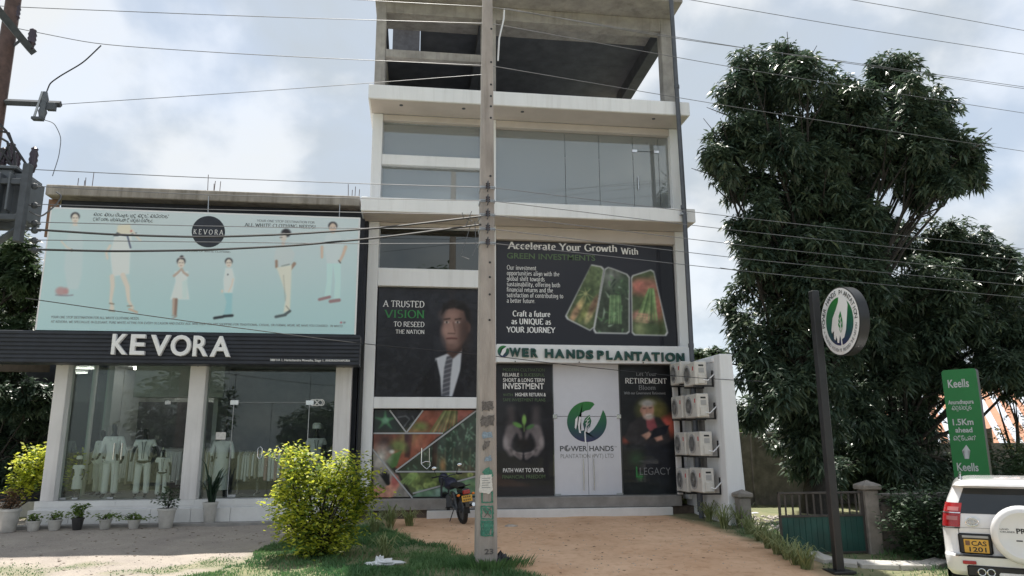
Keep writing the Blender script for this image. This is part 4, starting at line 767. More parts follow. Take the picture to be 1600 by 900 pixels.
def make_ac(local_root):
    # local: x = width along y of the world is handled by rotation; front face is -x
    r = local_root
    box('casing', 0, .31, -.40, .40, 0, .58, 'ac_casing', r, .02)
    B().lathe([(.235, 0), (.235, -.012), (.215, -.014)], (0, .12, .29), 28, 'x').obj('fan_ring', 'ac_grille', r, True)
    g = B()
    for k in range(1, 6): g.lathe([(.036*k+.006, -.016), (.036*k+.006, -.02), (.036*k, -.02), (.036*k, -.016)], (0, .12, .29), 24, 'x')
    for k in range(8): a_ = k*math.pi/4; g.tube([(-.018, .12, .29), (-.018, .12+.21*math.cos(a_), .29+.21*math.sin(a_))], .004, 4)
    g.obj('fan_grille', 'ac_grille', r)
    B().lathe([(.21, -.002), (.21, -.006)], (0, .12, .29), 24, 'x').obj('fan_well', 'black_plastic', r)
    box('badge', -.006, -.001, -.30, -.25, .36, .46, 'red_mark', r, .001)
    box('badge', -.006, -.001, -.285, -.265, .22, .33, 'ac_grille', r, .001)
    box('handle_recess', .10, .24, -.408, -.401, .30, .42, 'ac_grille', r, .004); box('rating_label', .10, .23, -.406, -.401, .46, .50, 'black_plastic', r, .001); box('valve_cover', .08, .26, -.43, -.401, .03, .26, 'ac_casing', r, .01)
    B().tube([(.20, -.42, .12), (.30, -.46, .10), (.40, -.42, .18), (.50, -.38, .26)], .016, 6).obj('refrigerant_hose', 'sign_white', r, True)
    for yy in (-.32, .32): B().box(-.02, .50, yy-.018, yy+.018, -.045, -.008).box(.46, .50, yy-.018, yy+.018, -.045, .36).obj('bracket', 'black_paint', r)
AC = None
RN = ('top', 'second', 'third', 'bottom')
for k, (pyn, pyf) in enumerate(((603, 601), (653, 654), (712, 711), (769, 768))):
    for side, (Yc, pxl, pyb) in enumerate(((17.98, 1076, pyn), (18.98, 1052, pyf))):
        z_ = fz(1085 if side == 0 else 1060, pyb, Yc); xl = 6.88+(.02 if k < 2 else .05)
        lab = '%s air conditioner outdoor unit in the %s row on the wing wall' % ('nearer' if side == 0 else 'farther', RN[k])
        if AC is None:
            AC = thing('air_conditioner', (xl, Yc, z_), lab, 'air conditioner', 'outdoor units on the wing wall', local=True); make_ac(AC)
        else:
            o = copy_tree(AC); o.location = (xl, Yc+random.uniform(-.03, .03), z_); o['label'] = lab
ppx = fx(1062, 200, 18.55)
dp = thing('downpipe', (ppx, 18.55, .6), 'long dark grey downpipe running up the right side of the tall building', 'pipe')
tube('pipe', [(ppx+.03, 18.60, gz(18.6)-.05), (ppx, 18.60, 3.0), (ppx+.02, 18.6, 9), (ppx-.03, 18.6, zr+.5)], .062, 'pipe_grey', dp, 10)
for z_ in (4.9, 8.72, 12.3): B().lathe([(.075, 0), (.075, .10)], (ppx, 18.6, z_), 12).obj('pipe_collar', 'pipe_grey', dp)
box('wall_strap', ppx-.09, ppx+.09, 18.56, 18.7, 8.55, 8.6, 'galvanised', dp)
# ------------------------------------------------------------------ clothing shop
YK = 19.35; YKG = 19.6; YKS = 18.75
KF = fz(170, 781, YK)
shop = thing('shop_building', (-5.3, YK, KF-.4), 'two-storey clothing shop with glazed front, pale columns and raw concrete roof beam', 'shop')
c1 = (fx(62, 780, YK), fx(83, 780, YK)); c2 = (fx(280, 780, YK), fx(306, 780, YK)); c3 = (fx(524, 600, YK), fx(549, 600, YK))
KT = fz(300, 566, YK); KX0, KX1 = c1[0], fx(560, 600, YK)
def sbx(name, x0, x1, y0, y1, z0, z1, m, bevel=.01): return box(name, x0, x1, y0, y1, z0, z1, m, shop, bevel)
for c in (c1, c2, c3): sbx('column', c[0], c[1], YK, YK+.4, KF-.02, KT+.2, 'shop_white', .012)
for c in (c1, c2, c3): B().lathe([(.01, .0), (.035, -.01), (.04, -.05), (.02, -.09)], ((c[0]+c[1])/2, YK-.06, KT-.02), 10).obj('spotlight', 'black_paint', shop)
# steps
st1 = fz(170, 796, YK-.25); gk = gz(YK)
sbx('floor_slab', KX0-.1, KX1, YK-.02, 25.2, gk-.3, KF-.021, 'white_tile')
x_ = KX0-.1; kk = 0
while x_ < KX1-.02:
    sbx('step_tile', x_+.004, min(x_+.9, KX1)-.004, YK-.03, YK+.3, st1+.05, KF-.018, 'white_tile', .004)
    sbx('step_tile', x_+.004, min(x_+.9, KX1)-.004, YK-.3, YK-.035, gk-.1, st1+.0, 'white_tile', .004); x_ += .9
sbx('step_kerb', KX0-.3, KX1-.02, YK-.62, YK-.31, gk-.25, gk+.045, 'grey_ledge')
# room
sbx('floor', KX0+.1, KX1-.05, YKG+.05, 25.1, KF-.02, KF+.0, 'shop_floor', 0)
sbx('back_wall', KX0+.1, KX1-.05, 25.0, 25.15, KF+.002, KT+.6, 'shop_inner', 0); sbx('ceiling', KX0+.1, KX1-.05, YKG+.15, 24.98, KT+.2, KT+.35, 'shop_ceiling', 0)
for xl_, yl_ in ((-7.4, 22.6), (-6.6, 24.0)): B().box(xl_-.6, xl_+.6, yl_-.05, yl_+.05, KT+.12, KT+.17).obj('fill_tube', 'fill_glow', shop)  # unseen glowing tubes added to brighten the shop room
sbx('bulkhead', KX0+1.2, c2[1], 21.2, 21.5, KT-.75, KT+.19, 'shop_inner', 0); sbx('beam', KX0, KX1, YK+.41, YK+.7, KT+.1, KT+.5, 'dark_wall', 0)
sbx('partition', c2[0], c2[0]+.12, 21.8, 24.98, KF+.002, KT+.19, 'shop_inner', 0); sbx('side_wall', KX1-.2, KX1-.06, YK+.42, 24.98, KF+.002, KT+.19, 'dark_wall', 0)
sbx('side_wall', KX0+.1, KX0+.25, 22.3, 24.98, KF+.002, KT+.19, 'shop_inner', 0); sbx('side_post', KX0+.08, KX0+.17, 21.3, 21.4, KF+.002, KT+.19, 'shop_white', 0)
sbx('shade_backing', c2[0]+.13, KX1-.21, 22.9, 22.95, KF+.002, KT+.19, 'dark_room', 0)  # dark sheet added to give the right bay its unlit depth
sbx('dark_sheet', c2[0]-2.6, c2[0]-.05, 23.6, 23.65, KF+.002, KT-.75, 'dark_room', 0)  # flat dark sheet standing before the back wall
B().box(KX0+.12, KX0+.132, YKG+.02, 22.28, KF+.01, KT+.1).obj('side_window', 'shop_glass', shop)
def pane(x0, x1, z0, z1, y=YKG, name='window'): return B().box(x0+.005, x1-.005, y, y+.012, z0+.005, z1-.005).obj(name, 'shop_glass', shop)
jx = fx(263, 640, YKG); zt1 = KT+.1
pane(c1[1]-.1, fx(182, 700, YKG), KF, zt1); pane(fx(182, 700, YKG), jx, KF, zt1); pane(jx, c2[0]+.1, KF, zt1)
for xx in (jx,): box('glass_clip', xx-.09, xx+.05, YKG-.025, YKG-.002, fz(262, 632, YKG), fz(262, 626, YKG), 'chrome', shop)
for px_ in (98, 117, 172, 252): box('glass_clip', fx(px_, 778, YKG)-.07, fx(px_, 778, YKG)+.07, YKG-.025, YKG-.002, KF+.001, KF+.05, 'galvanised', shop)
hx_ = fx(180, 700, YKG); tube('glass_handle', [(hx_, YKG-.06, fz(182, 718, YKG)), (hx_, YKG-.06, fz(182, 692, YKG))], .018, 'chrome', shop)
hx_ = fx(192, 700, YKG); tube('glass_handle', [(hx_, YKG-.06, fz(190, 718, YKG)), (hx_, YKG-.06, fz(190, 692, YKG))], .018, 'chrome', shop)
d0, dmid, d1 = fx(362, 680, YKG), fx(422, 680, YKG), fx(481, 680, YKG); dzt = fz(422, 629, YKG)
pane(c2[1]-.1, d0, KF, zt1); pane(d0, d1, dzt, zt1); pane(d1, c3[0]+.1, KF, zt1)
for a_, b_, px_ in ((d0, dmid, 407), (dmid, d1, 434)):
    d = pane(a_, b_, KF+.01, dzt-.01, YKG, 'door'); hx_ = fx(px_, 707, YKG)
    za, zc = fz(px_, 714, YKG), fz(px_, 701, YKG); tube('handle', [(hx_-.05, YKG-.06, za), (hx_-.05, YKG-.06, zc), (hx_, YKG-.06, zc+.05), (hx_+.05, YKG-.06, zc), (hx_+.05, YKG-.06, za), (hx_, YKG-.06, za-.05), (hx_-.05, YKG-.06, za)], .012, 'chrome', d, 6)
    e = a_ if px_ < 420 else b_; box('hinge_patch', e-.09, e+.11, YKG-.025, YKG-.002, dzt-.06, dzt+.06, 'chrome', d); box('hinge_patch', (e if px_ < 420 else e-.2), (e+.2 if px_ < 420 else e), YKG-.025, YKG-.002, KF+.002, KF+.07, 'galvanised', d)
    tube('door_edge', [(e, YKG-.008, KF+.05), (e, YKG-.008, dzt)], .010, 'galvanised', d, 6)
tube('transom_bar', [(d0, YKG-.006, dzt), (d1, YKG-.006, dzt)], .012, 'galvanised', shop, 6)
ig = []
for k in range(41):
    t_ = 2*math.pi*k/40; sc_ = 1/(1+math.sin(t_)**2); c_ = PY(495.5+11*math.cos(t_)*sc_, 629+13*math.sin(t_)*math.cos(t_)*sc_, YKG-.008); ig.append(c_)
tube('ribbon_decal', ig, .014, 'print_white', shop, 5); tube('ribbon_decal', [PY(495+9*math.cos(a_), 629+5*math.sin(a_), YKG-.008) for a_ in np.linspace(0, 2*math.pi, 25)], .010, 'print_white', shop, 5)
pt_ = PY(345, 681, YKG-.01); box('notice', pt_[0]-.12, pt_[0]+.12, YKG-.014, YKG-.004, pt_[2]-.09, pt_[2]+.09, 'paper_white', shop, .001)
# upper storey: dark wall, roof beam, starter bars
zr0, zr1 = fz(400, 317, YKS+.35), fz(400, 301, YKS+.35)
sbx('upper_wall', KX0-.4, KX1, YK+.1, YK+.4, KT+.52, zr0-.002, 'dark_wall', 0); sbx('upper_block', KX0-.3, KX1, YK+.42, 25.1, KT+.62, zr0-.002, 'dark_wall', 0)
sbx('roof_slab', fx(72, 288, YKS+.3), fx(562, 318, YKS+.3), YKS+.3, 25.2, zr0, zr1, 'old_concrete', .02)
sbx('dark_pier', KX1-.02, XL0+-.02, YK+.25, YK+.6, gk-.2, zr0-.2, 'dark_wall', 0)
sbx('pier', fx(75, 310, YK), fx(92, 310, YK), YK+.05, YK+.098, zr0-1.0, zr0-.004, 'wood_brown', 0)
sbx('drain_pipe', KX1+.02, KX1+.1, YK+.1, YK+.2, gk, KT+.5, 'black_paint', .01)
for px0, py0 in ((134, 279), (335, 292), (553, 302)):
    for k in range(4):
        xx = fx(px0, py0, YKS+.6)+(k-1.5)*.085+random.uniform(-.02, .02); h_ = random.uniform(.25, .50); yy = YKS+.5+.2*(k % 2)
        tube('rebar', [(xx, yy, zr1-.02), (xx+random.uniform(-.02, .02), yy, zr1+h_)], .009, 'rust_steel', shop, 5)
for px_, py0, py1 in ((325, 330, 309), (530, 340, 321)):
    tube('sign_stay', [PY(px_, py0+4, YKS+.06), PY(px_+1, py1-2, YKS+.29)], .014, 'galvanised', shop, 5)
# ------------------------------------------------------------------ shop sign with slats and letters
YSN = YKS-.05
n0, n1 = fx(-60, 540, YSN), fx(562, 545, YSN); nz0, nz1 = fz(562, 571, YSN), fz(556, 523, YSN)
ss = thing('shop_sign', ((n0+n1)/2, YSN, nz0), 'long dark navy slatted fascia sign with white raised capital letters over the shop', 'sign')
box('backing', n0, n1, YSN+.03, YSN+.55, nz0, nz1, 'navy_slat', ss, .01)
ns = 8; hh = (nz1-nz0)/ns
for k in range(ns): box('slat', n0-.002, n1+.002, YSN, YSN+.028, nz0+k*hh+.012, nz0+(k+1)*hh-.012, 'navy_slat', ss, .008)
for ch, a_, b_, bs in (('K', 174, 199, 553), ('E', 203, 226, 553.5), ('V', 234, 265, 554.5), ('O', 266, 298, 555), ('R', 301, 325, 555.8), ('A', 328, 360, 556.5)):
    sans(ch, a_, b_, bs, 32, YSN-.05, 'letter_white', ss, .014, 'letter', .045, .012, 1.0)
sans('388/1/A 1, Harischandra Mawatha, Stage 1, ANURADHAPURA', 422, 547, 564, 3.6, YSN-.003, 'print_white', ss, .02)
# ------------------------------------------------------------------ billboard
YBB = YKS-.02
cv = Canvas(70, 320, 556, 517, YBB, .9); cv.x0, cv.x1 = fx(70, 415, YBB), fx(557, 430, YBB); cv.z0, cv.z1 = nz1+.01, fz(556, 342, YBB); regrid(cv)
cv.grad((168, 186, 192), (138, 188, 195), 335, 505); cv.ell(90, 430, 60, 120, (150, 192, 200), 1, op=.6); cv.ell(420, 350, 150, 60, (170, 188, 196), 1.0, op=.5)
SK, SKD, WH, HAIR = (200, 186, 170), (176, 148, 130), (180, 197, 203), (52, 50, 58)
def head(x, y, r, sk=SK, hair=HAIR):
    cv.ell(x, y-r*.45, r*1.08, r*1.0, hair, .15); cv.ell(x, y+r*.1, r*.85, r*1.2, sk, .15); cv.line([(x-r*.5, y-.1*r), (x-r*.2, y-.1*r)], .7, (70, 50, 46), .4); cv.line([(x+r*.2, y-.1*r), (x+r*.5, y-.1*r)], .7, (70, 50, 46), .4); cv.line([(x-r*.25, y+.65*r), (x+r*.25, y+.65*r)], .7, (160, 96, 88), .4)
# 1 seated woman in white
cv.poly([(110, 352), (124, 350), (130, 380), (128, 430), (122, 452), (106, 452), (100, 420), (104, 378)], (168, 190, 197), 2, .8); head(117.5, 341, 6.5); cv.poly([(114, 347), (121, 347), (121, 353), (114, 353)], SK, 1)
cv.line([(96, 377), (104, 386), (113, 391)], 2.4, SK, .8); cv.ell(112, 391, 1.6, 2, (110, 84, 60), .4); cv.ell(95, 455, 8, 6.5, (176, 130, 134), .3); cv.line([(87, 461), (104, 462), (114, 461)], 1.4, (120, 110, 130), .6); cv.ell(103, 455, 4, 5, (180, 120, 124), .5)
# 2 cropped woman
cv.poly([(184, 352), (203, 350), (208, 366), (182, 368)], (200, 192, 164), 1.2); cv.poly([(180, 366), (206, 366), (204, 390), (202, 428), (176, 432), (172, 396)], (186, 200, 206), 1.2)
cv.poly([(177, 369), (183, 363), (190, 366), (184, 369)], (44, 52, 72), .6); cv.line([(191, 367), (199, 368), (204, 387)], 2.4, (52, 66, 104), .6); cv.line([(205, 366), (213, 364)], 1.4, (60, 70, 96), .5); cv.line([(172, 384), (166, 395), (168, 404)], [4, 3.4], SK, .8); cv.line([(207, 360), (212, 368), (220, 376)], [3.4, 2.6], SK, .8); cv.ell(205, 361, 1.5, 1.5, (190, 80, 70), .4)
cv.line([(175, 432), (176, 446), (173, 470), (175, 478)], [7.5, 7, 4.5, 5], SK, .9); cv.line([(192, 430), (199, 448), (201, 470), (207, 481)], [8.5, 7.5, 5, 5], SK, .9); cv.line([(171, 474), (178, 475)], 1.4, (120, 92, 64), .5); cv.line([(171, 485), (179, 486)], 2.2, (130, 104, 78), .6); cv.ell(175, 481, 3.6, 4.2, SK, .3); cv.line([(202, 483), (214, 488)], 3.4, (190, 156, 128), .7); cv.line([(199, 478), (206, 478)], 1.2, (120, 92, 64), .5)
# 3 girl in dress
head(283, 411, 6.3); cv.ell(284, 402, 3, 3, HAIR, .3); cv.line([(279, 403), (288, 402)], 1.2, (200, 180, 180), .5)
cv.poly([(273, 424), (294, 424), (292, 440), (296, 468), (266, 468), (274, 440)], (184, 200, 206), 1.2); cv.line([(272, 431), (278, 426), (283, 421)], [4, 3], SKD, .7); cv.line([(293, 430), (287, 426), (284, 420)], [4, 3], SKD, .7); cv.poly([(285, 440), (293, 436), (292, 466), (285, 466)], (160, 196, 192), 1.5, .6)
cv.line([(272, 468), (271, 490)], [5.5, 3.8], SKD, .8); cv.line([(275.5, 468), (274, 494)], [4.5, 3.8], (140, 104, 88), .8); cv.line([(269, 493), (276, 494), (269, 498)], 1.8, (150, 140, 132), .6)
# 4 boy
head(357.5, 411, 5.6); cv.poly([(352, 419), (363, 419), (367, 436), (363, 458), (350, 458), (349, 438)], (184, 200, 205), 1.2); cv.line([(364, 436), (362, 446), (357, 456)], [3.2, 2.6], SK, .7); cv.ell(347, 455, 1.8, 2.6, SK, .4); cv.ell(356, 429, 1, 1.2, (60, 60, 60), .5)
cv.poly([(350, 458), (363, 458), (362, 492), (349, 494), (354, 472)], (112, 184, 196), 1.2); cv.line([(335, 497), (348, 495)], 4, (44, 52, 60), .7); cv.line([(350, 494), (363, 493)], 4, (44, 52, 60), .7)
# 5 man leaning
cv.ell(447, 364, 7.5, 6.5, (48, 46, 54), .2); cv.ell(443, 371, 5, 6.5, (190, 178, 168), .25); cv.poly([(440, 378), (446, 378), (444, 384), (440, 382)], (190, 172, 160), .8); cv.line([(437, 371), (441, 371)], .8, (60, 50, 50), .4)
cv.poly([(432, 384), (452, 384), (461, 396), (457, 412), (432, 418), (428, 404)], (170, 186, 190), 1.4); cv.line([(432, 408), (432, 417)], 4.2, (150, 116, 96), .7); cv.line([(460, 412), (453, 421)], 5, (150, 116, 96), .7); cv.line([(440, 416), (452, 413)], 1.6, (110, 124, 124), .6)
cv.poly([(432, 418), (456, 414), (455, 440), (453, 486), (443, 488), (447, 462), (440, 440)], (196, 196, 178), 1.1); cv.line([(443, 430), (446, 470)], 1.0, (140, 140, 126), .7, .7); cv.line([(447, 478), (452, 484)], 1, (110, 110, 100), .5); cv.line([(431, 495), (446, 492)], 4.2, (74, 90, 96), .7); cv.line([(446, 491), (453, 486)], 4, (74, 90, 96), .7)
# 6 man standing
head(520, 356, 6.6, (196, 168, 146)); cv.poly([(510, 366), (531, 366), (536, 382), (531, 412), (511, 412), (505, 382)], (172, 190, 196), 1.4); cv.line([(503, 386), (503, 402)], [4.4, 3.6], (196, 160, 134), .8); cv.line([(540, 386), (536, 398), (531, 408)], [5, 3.6], (196, 160, 134), .8); cv.line([(529, 407), (532, 411)], 1.4, (60, 60, 60), .5)
cv.poly([(511, 412), (520, 412), (516, 462), (507, 464), (511, 440)], (150, 208, 212), 1.1); cv.poly([(521, 412), (532, 412), (532, 440), (531, 466), (522, 466), (524, 440)], (150, 208, 212), 1.1); cv.line([(499, 468), (515, 464)], 4.4, (150, 104, 110), .7); cv.line([(516, 471), (530, 469)], 5, (150, 104, 110), .7)
cv.ell(533, 504, 1.5, 1.5, (190, 60, 80), .4); cv.ell(538, 504, 2, 1.2, (110, 110, 120), .5)
bb = thing('billboard', ((cv.x0+cv.x1)/2, YBB, cv.z0), 'wide pale aqua billboard showing six models in white clothes above the shop', 'billboard')
cv.build('print_sheet', 'billboard_print', bb, 1.55, .05, 1, .58)
yb = YBB-.005
flat_poly('round_badge', [(325.5+26*math.cos(rad(a)), 362-24.5*math.sin(rad(a))) for a in range(0, 360, 8)], yb, 'print_badge' if 'print_badge' in M else 'navy_slat', bb)
serif('K E V O R A', 302, 349, 365.5, 7.5, yb-.004, 'print_white', bb, .15, .06)
serif('YOUR ONE STOP DESTINATION FOR', 401, 492, 346.3, 3.4, yb, 'print_grey', bb, .16, .08); serif('ALL WHITE CLOTHING NEEDS!', 382, 493, 353.4, 5, yb, 'print_dark', bb, .17, .07)
serif('ඔබට අවය සියලුම සුදු ඇඳුම්, ආයිත්තම්'.replace('ඇ', 'අ').replace('ඳ', 'ද').replace('ආ', 'අා'), 146, 264, 337, 5.2, yb, 'print_dark', bb, .13, .12, table=SI, sf=False)
serif('දැන් එකම ස්ථානයක දී සපුරා ගැනීමට'.replace('ැ', 'ා').replace('එ', 'ව').replace('ථ', 'ධ').replace('ී', 'ි').replace('ග', 'ත'), 145, 239, 344.5, 5, yb, 'print_dark', bb, .13, .12, table=SI, sf=False)
serif('YOUR ONE STOP DESTINATION FOR ALL WHITE CLOTHING NEEDS.', 79, 218, 497, 3.6, yb, 'print_grey', bb, .17, .09)
serif('AT KEVORA, WE SPECIALIZE IN ELEGANT, PURE WHITE ATTIRE FOR EVERY OCCASION AND EVERY AGE. WHETHER YOU ARE SHOPPING FOR TRADITIONAL, CASUAL, OR FORMAL WEAR, WE HAVE YOU COVERED - IN WHITE!', 79, 536, 504, 3.4, yb, 'print_grey', bb, .17, .09)
serif('THE STORE OF WHITE CLOTHING', 284, 360, 393, 2.6, yb, 'print_grey', bb, .17, .09)
fr = B()
for r in ((cv.x0-.04, cv.x1+.04, cv.z0-.0, cv.z0+.03), (cv.x0-.04, cv.x1+.04, cv.z1, cv.z1+.04)): fr.box(r[0], r[1], YBB+.005, YBB+.06, r[2], r[3])
fr.box(cv.x1, cv.x1+.04, YBB+.005, YBB+.06, cv.z0+.03, cv.z1).box(cv.x0-.04, cv.x0, YBB+.005, YBB+.06, cv.z0+.03, cv.z1).obj('frame', 'sign_white', bb)
# ------------------------------------------------------------------ mannequins and clothes behind the glass
def skin_mesh(name, nodes, edges, m, parent, sub=1):
    me_ = bpy.data.meshes.new(name); me_.from_pydata([n_[:3] for n_ in nodes], edges, []); o = bpy.data.objects.new(name, me_); COL.objects.link(o)
    o.modifiers.new('s', 'SKIN'); sd = o.modifiers.new('d', 'SUBSURF'); sd.levels = sub; sd.render_levels = sub
    for k_, n_ in enumerate(nodes): r_ = n_[3]; me_.skin_vertices[0].data[k_].radius = r_ if isinstance(r_, tuple) else (r_, r_)
    me_.skin_vertices[0].data[0].use_root = True
    dg = bpy.context.evaluated_depsgraph_get(); nm = bpy.data.meshes.new_from_object(o.evaluated_get(dg)); bpy.data.objects.remove(o)
    nm.materials.clear(); nm.materials.append(M[m]); nm.polygons.foreach_set('use_smooth', [True]*len(nm.polygons)); return link(name, nm, parent)
def chain(nodes, edges, pts, start):
    last = start
    for p in pts: nodes.append(p); edges.append((last, len(nodes)-1)); last = len(nodes)-1
    return last
def mannequin(loc, h, label, rz=0, style='shirt', hip=1, bent=False, cap=False):
    r = thing('mannequin', loc, label, 'mannequin', 'mannequins in the shop window', rz, True); s = h/1.8
    S = lambda *p: (p[0]*s, p[1]*s, p[2]*s, tuple(q*s for q in p[3]) if isinstance(p[3], tuple) else p[3]*s)
    nd, ed = [S(0, 0, .98, (.15, .10))], []
    t_ = chain(nd, ed, [S(0, 0, 1.15, (.125, .09)), S(0, 0, 1.36, (.16, .10)), S(0, 0, 1.47, (.08, .07)), S(0, -.01, 1.55, .05), S(0, -.02, 1.62, (.065, .075)), S(0, -.03, 1.70, (.075, .095)), S(0, -.02, 1.775, (.05, .06))], 0)
    for sg in (-1, 1):
        chain(nd, ed, [S(.10*sg, 0, .90, .085), S(.11*sg, -.01, .52, .055), S(.115*sg, .01, .30, .052), S(.12*sg, .02, .10, .036), S(.12*sg, -.07, .035, .032), S(.125*sg, -.15, .03, .022)], 0)
        el = S(.27*sg, .02, 1.15, .038); wr = S(.24*sg, -.16, 1.02, .028) if (bent and sg < 0) else S(.29*sg, -.05, .92, .028)
        wl_ = chain(nd, ed, [S(.19*sg, 0, 1.42, .052), el, wr], 2); w = nd[wl_]
        hd = (w[0], w[1]-.05*s, w[2]-.05*s)
        k = chain(nd, ed, [(*hd, (.034*s, .016*s))], wl_)
        for f_ in range(4): chain(nd, ed, [(hd[0]+(f_-1.5)*.018*s, hd[1]-.035*s, hd[2]-.03*s, .009*s), (hd[0]+(f_-1.5)*.018*s, hd[1]-.045*s, hd[2]-(.06-.006*abs(f_-1.3))*s, .008*s)], k)
        chain(nd, ed, [(hd[0]-sg*.04*s, hd[1]-.03*s, hd[2]+.0*s, .010*s)], k)
    skin_mesh('body', nd, ed, 'mannequin_black', r)
    cs, ce = [S(0, 0, 1.10, (.16, .115))], []
    top = chain(cs, ce, [S(0, 0, 1.36, (.185, .125)), S(0, 0, 1.46, (.12, .09))], 0); low = chain(cs, ce, [S(0, 0, .95, (.185, .125)), S(0, 0, .80 if style == 'shirt' else .93, (.20, .135))], 0)
    for sg in (-1, 1):
        pts = [S(.20*sg, 0, 1.42, .070), S(.24*sg, .015, 1.28, .066)]
        if style in ('shirt', 'tunic'): pts += [S(.27*sg, .02, 1.15, .058), (S(.245*sg, -.13, 1.04, .048) if (bent and sg < 0) else S(.285*sg, -.03, .97, .048))]
        chain(cs, ce, pts, 1)
    skin_mesh('shirt', cs, ce, 'white_cloth', r)
    B().tube([S(-.05, -.125, 1.46, 0)[:3], S(0, -.145, 1.34, 0)[:3], S(.05, -.125, 1.46, 0)[:3]], .012*s, 5).obj('collar', 'white_cloth', r)
    if style == 'vest':
        for xx in (-.05, .05): B().tube([S(xx, -.115, 1.42, 0)[:3], S(xx*.5, -.145, 1.25, 0)[:3], S(xx*.4, -.15, .98, 0)[:3]], .008*s, 5).obj('piping', 'print_dark', r)
    if style in ('tunic', 'dress'):
        B().lathe([(.17*s, 1.0*s), (.19*s, .9*s), (.20*s, .6*s), (.21*s, (.18 if style == 'tunic' else .42)*s)], (0, 0, 0), 18).obj('skirt', 'white_cloth', r, True)
    else:
        ts, te = [S(0, 0, .98, (.17, .12))], []
        for sg in (-1, 1): chain(ts, te, [S(.10*sg, 0, .84, .105), S(.112*sg, -.005, .52, .085), S(.118*sg, .01, .28, .082), S(.12*sg, 0, .09, .09)], 0)
        skin_mesh('trousers', ts, te, 'white_cloth', r)
    if cap: B().lathe([(.10*s, 1.72*s), (.125*s, 1.735*s), (.12*s, 1.84*s), (.08*s, 1.88*s), (.02*s, 1.885*s)], (0, -.02*s, 0), 16).obj('hat', 'white_cloth', r, True)
    B().lathe([(.17*s, -.0), (.17*s, .014), (.16*s, .02)], (0, 0, 0), 18).obj('stand', 'galvanised', r); return r
def mpos(px, Y): return (fx(px, 775, Y), Y, KF+.002)
mannequin(mpos(169, 19.98), 1.82, 'tall mannequin in long-sleeved white shirt and trousers behind the glass', rad(-8), 'shirt', bent=True)
mannequin(mpos(219, 19.98), 1.72, 'mannequin in white vest with dark piping and white trousers', rad(6), 'vest', bent=True)
mannequin(mpos(250, 19.95), 1.18, 'child mannequin in white tee beside the shop pillar', rad(12), 'vest')
mannequin(mpos(118, 19.92), .98, 'small child mannequin in white dress and white hat', rad(-10), 'dress', cap=True)
mannequin(mpos(342, 19.96), 1.68, 'mannequin in long white tunic and skirt left of the shop doors', rad(14), 'tunic', bent=True)
mannequin(mpos(152, 21.1), 1.7, 'dark mannequin in white standing farther back in the shop', rad(-30), 'shirt')
mannequin((fx(490, 775, 20.5), 20.5, KF+.002), 1.75, 'mannequin in pale top with white hat right of the shop doors', rad(10), 'vest', cap=True)
def rack(px0, px1, Y, zt_, label, n_, mats_, drop):
    x0, x1 = fx(px0, 740, Y), fx(px1, 740, Y); r = thing('clothes_rack', ((x0+x1)/2, Y, KF+.002), label, 'clothes rack', 'racks of white clothes')
    tube('rail', [(x0, Y, zt_), (x1, Y, zt_)], .016, 'chrome', r, 6)
    for x in (x0, x1): tube('post', [(x, Y, KF+.004), (x, Y, zt_+.02)], .018, 'chrome', r, 6); tube('foot', [(x, Y-.25, KF+.02), (x, Y+.25, KF+.02)], .016, 'chrome', r, 6)
    for k in range(n_):
        x = x0+(k+.5)*(x1-x0)/n_; w = (x1-x0)/n_*.42; dz_ = drop*random.uniform(.85, 1.05); sk_ = random.uniform(-.02, .02)
        B().add([(x-w*.3, Y-.04, zt_-.02), (x+w*.3, Y-.04, zt_-.02), (x+w*.3, Y+.04, zt_-.02), (x-w*.3, Y+.04, zt_-.02), (x-w, Y-.22, zt_-.12), (x+w, Y-.22, zt_-.12), (x+w, Y+.22, zt_-.12), (x-w, Y+.22, zt_-.12), (x-w+sk_, Y-.25, zt_-dz_), (x+w+sk_, Y-.24, zt_-dz_), (x+w, Y+.24, zt_-dz_), (x-w, Y+.24, zt_-dz_)],
                [(0,1,2,3),(0,4,5,1),(1,5,6,2),(2,6,7,3),(3,7,4,0),(4,8,9,5),(5,9,10,6),(6,10,11,7),(7,11,8,4),(8,11,10,9)]).obj('garment', random.choice(mats_), r, bevel=.01)
rack(186, 216, 21.6, KF+1.25, 'clothes rack behind the tall mannequins', 10, ['white_cloth', 'white_cloth', 'beige_cloth'], .95)
rack(140, 168, 21.8, KF+1.2, 'clothes rack at the left side of the shop room', 9, ['white_cloth', 'beige_cloth'], .95)
rack(252, 285, 21.0, KF+1.2, 'clothes rack behind the child mannequin by the pillar', 12, ['white_cloth'], .9)
rack(372, 402, 20.7, KF+1.12, 'low clothes rack with cream garments behind the left shop door', 8, ['beige_cloth', 'white_cloth'], .75)
rack(404, 450, 20.9, KF+1.15, 'clothes rack with white and pink garments behind the shop doors', 9, ['white_cloth', 'white_cloth', 'pink_cloth'], .8)
rack(312, 335, 20.9, KF+1.2, 'clothes rack right of the second pillar', 8, ['white_cloth', 'beige_cloth'], .95)
cp0 = PY(165, 640, 22.2); 
ctr = thing('counter_table', (fx(470, 760, 22), 22.0, KF+.002), 'low dark display counter deep in the shop', 'counter')
box('top', fx(440, 760, 22), fx(515, 760, 22), 21.7, 22.3, KF+.82, KF+.88, 'white_tile', ctr); box('body', fx(442, 760, 22), fx(513, 760, 22), 21.75, 22.25, KF+.004, KF+.818, 'dark_room', ctr)
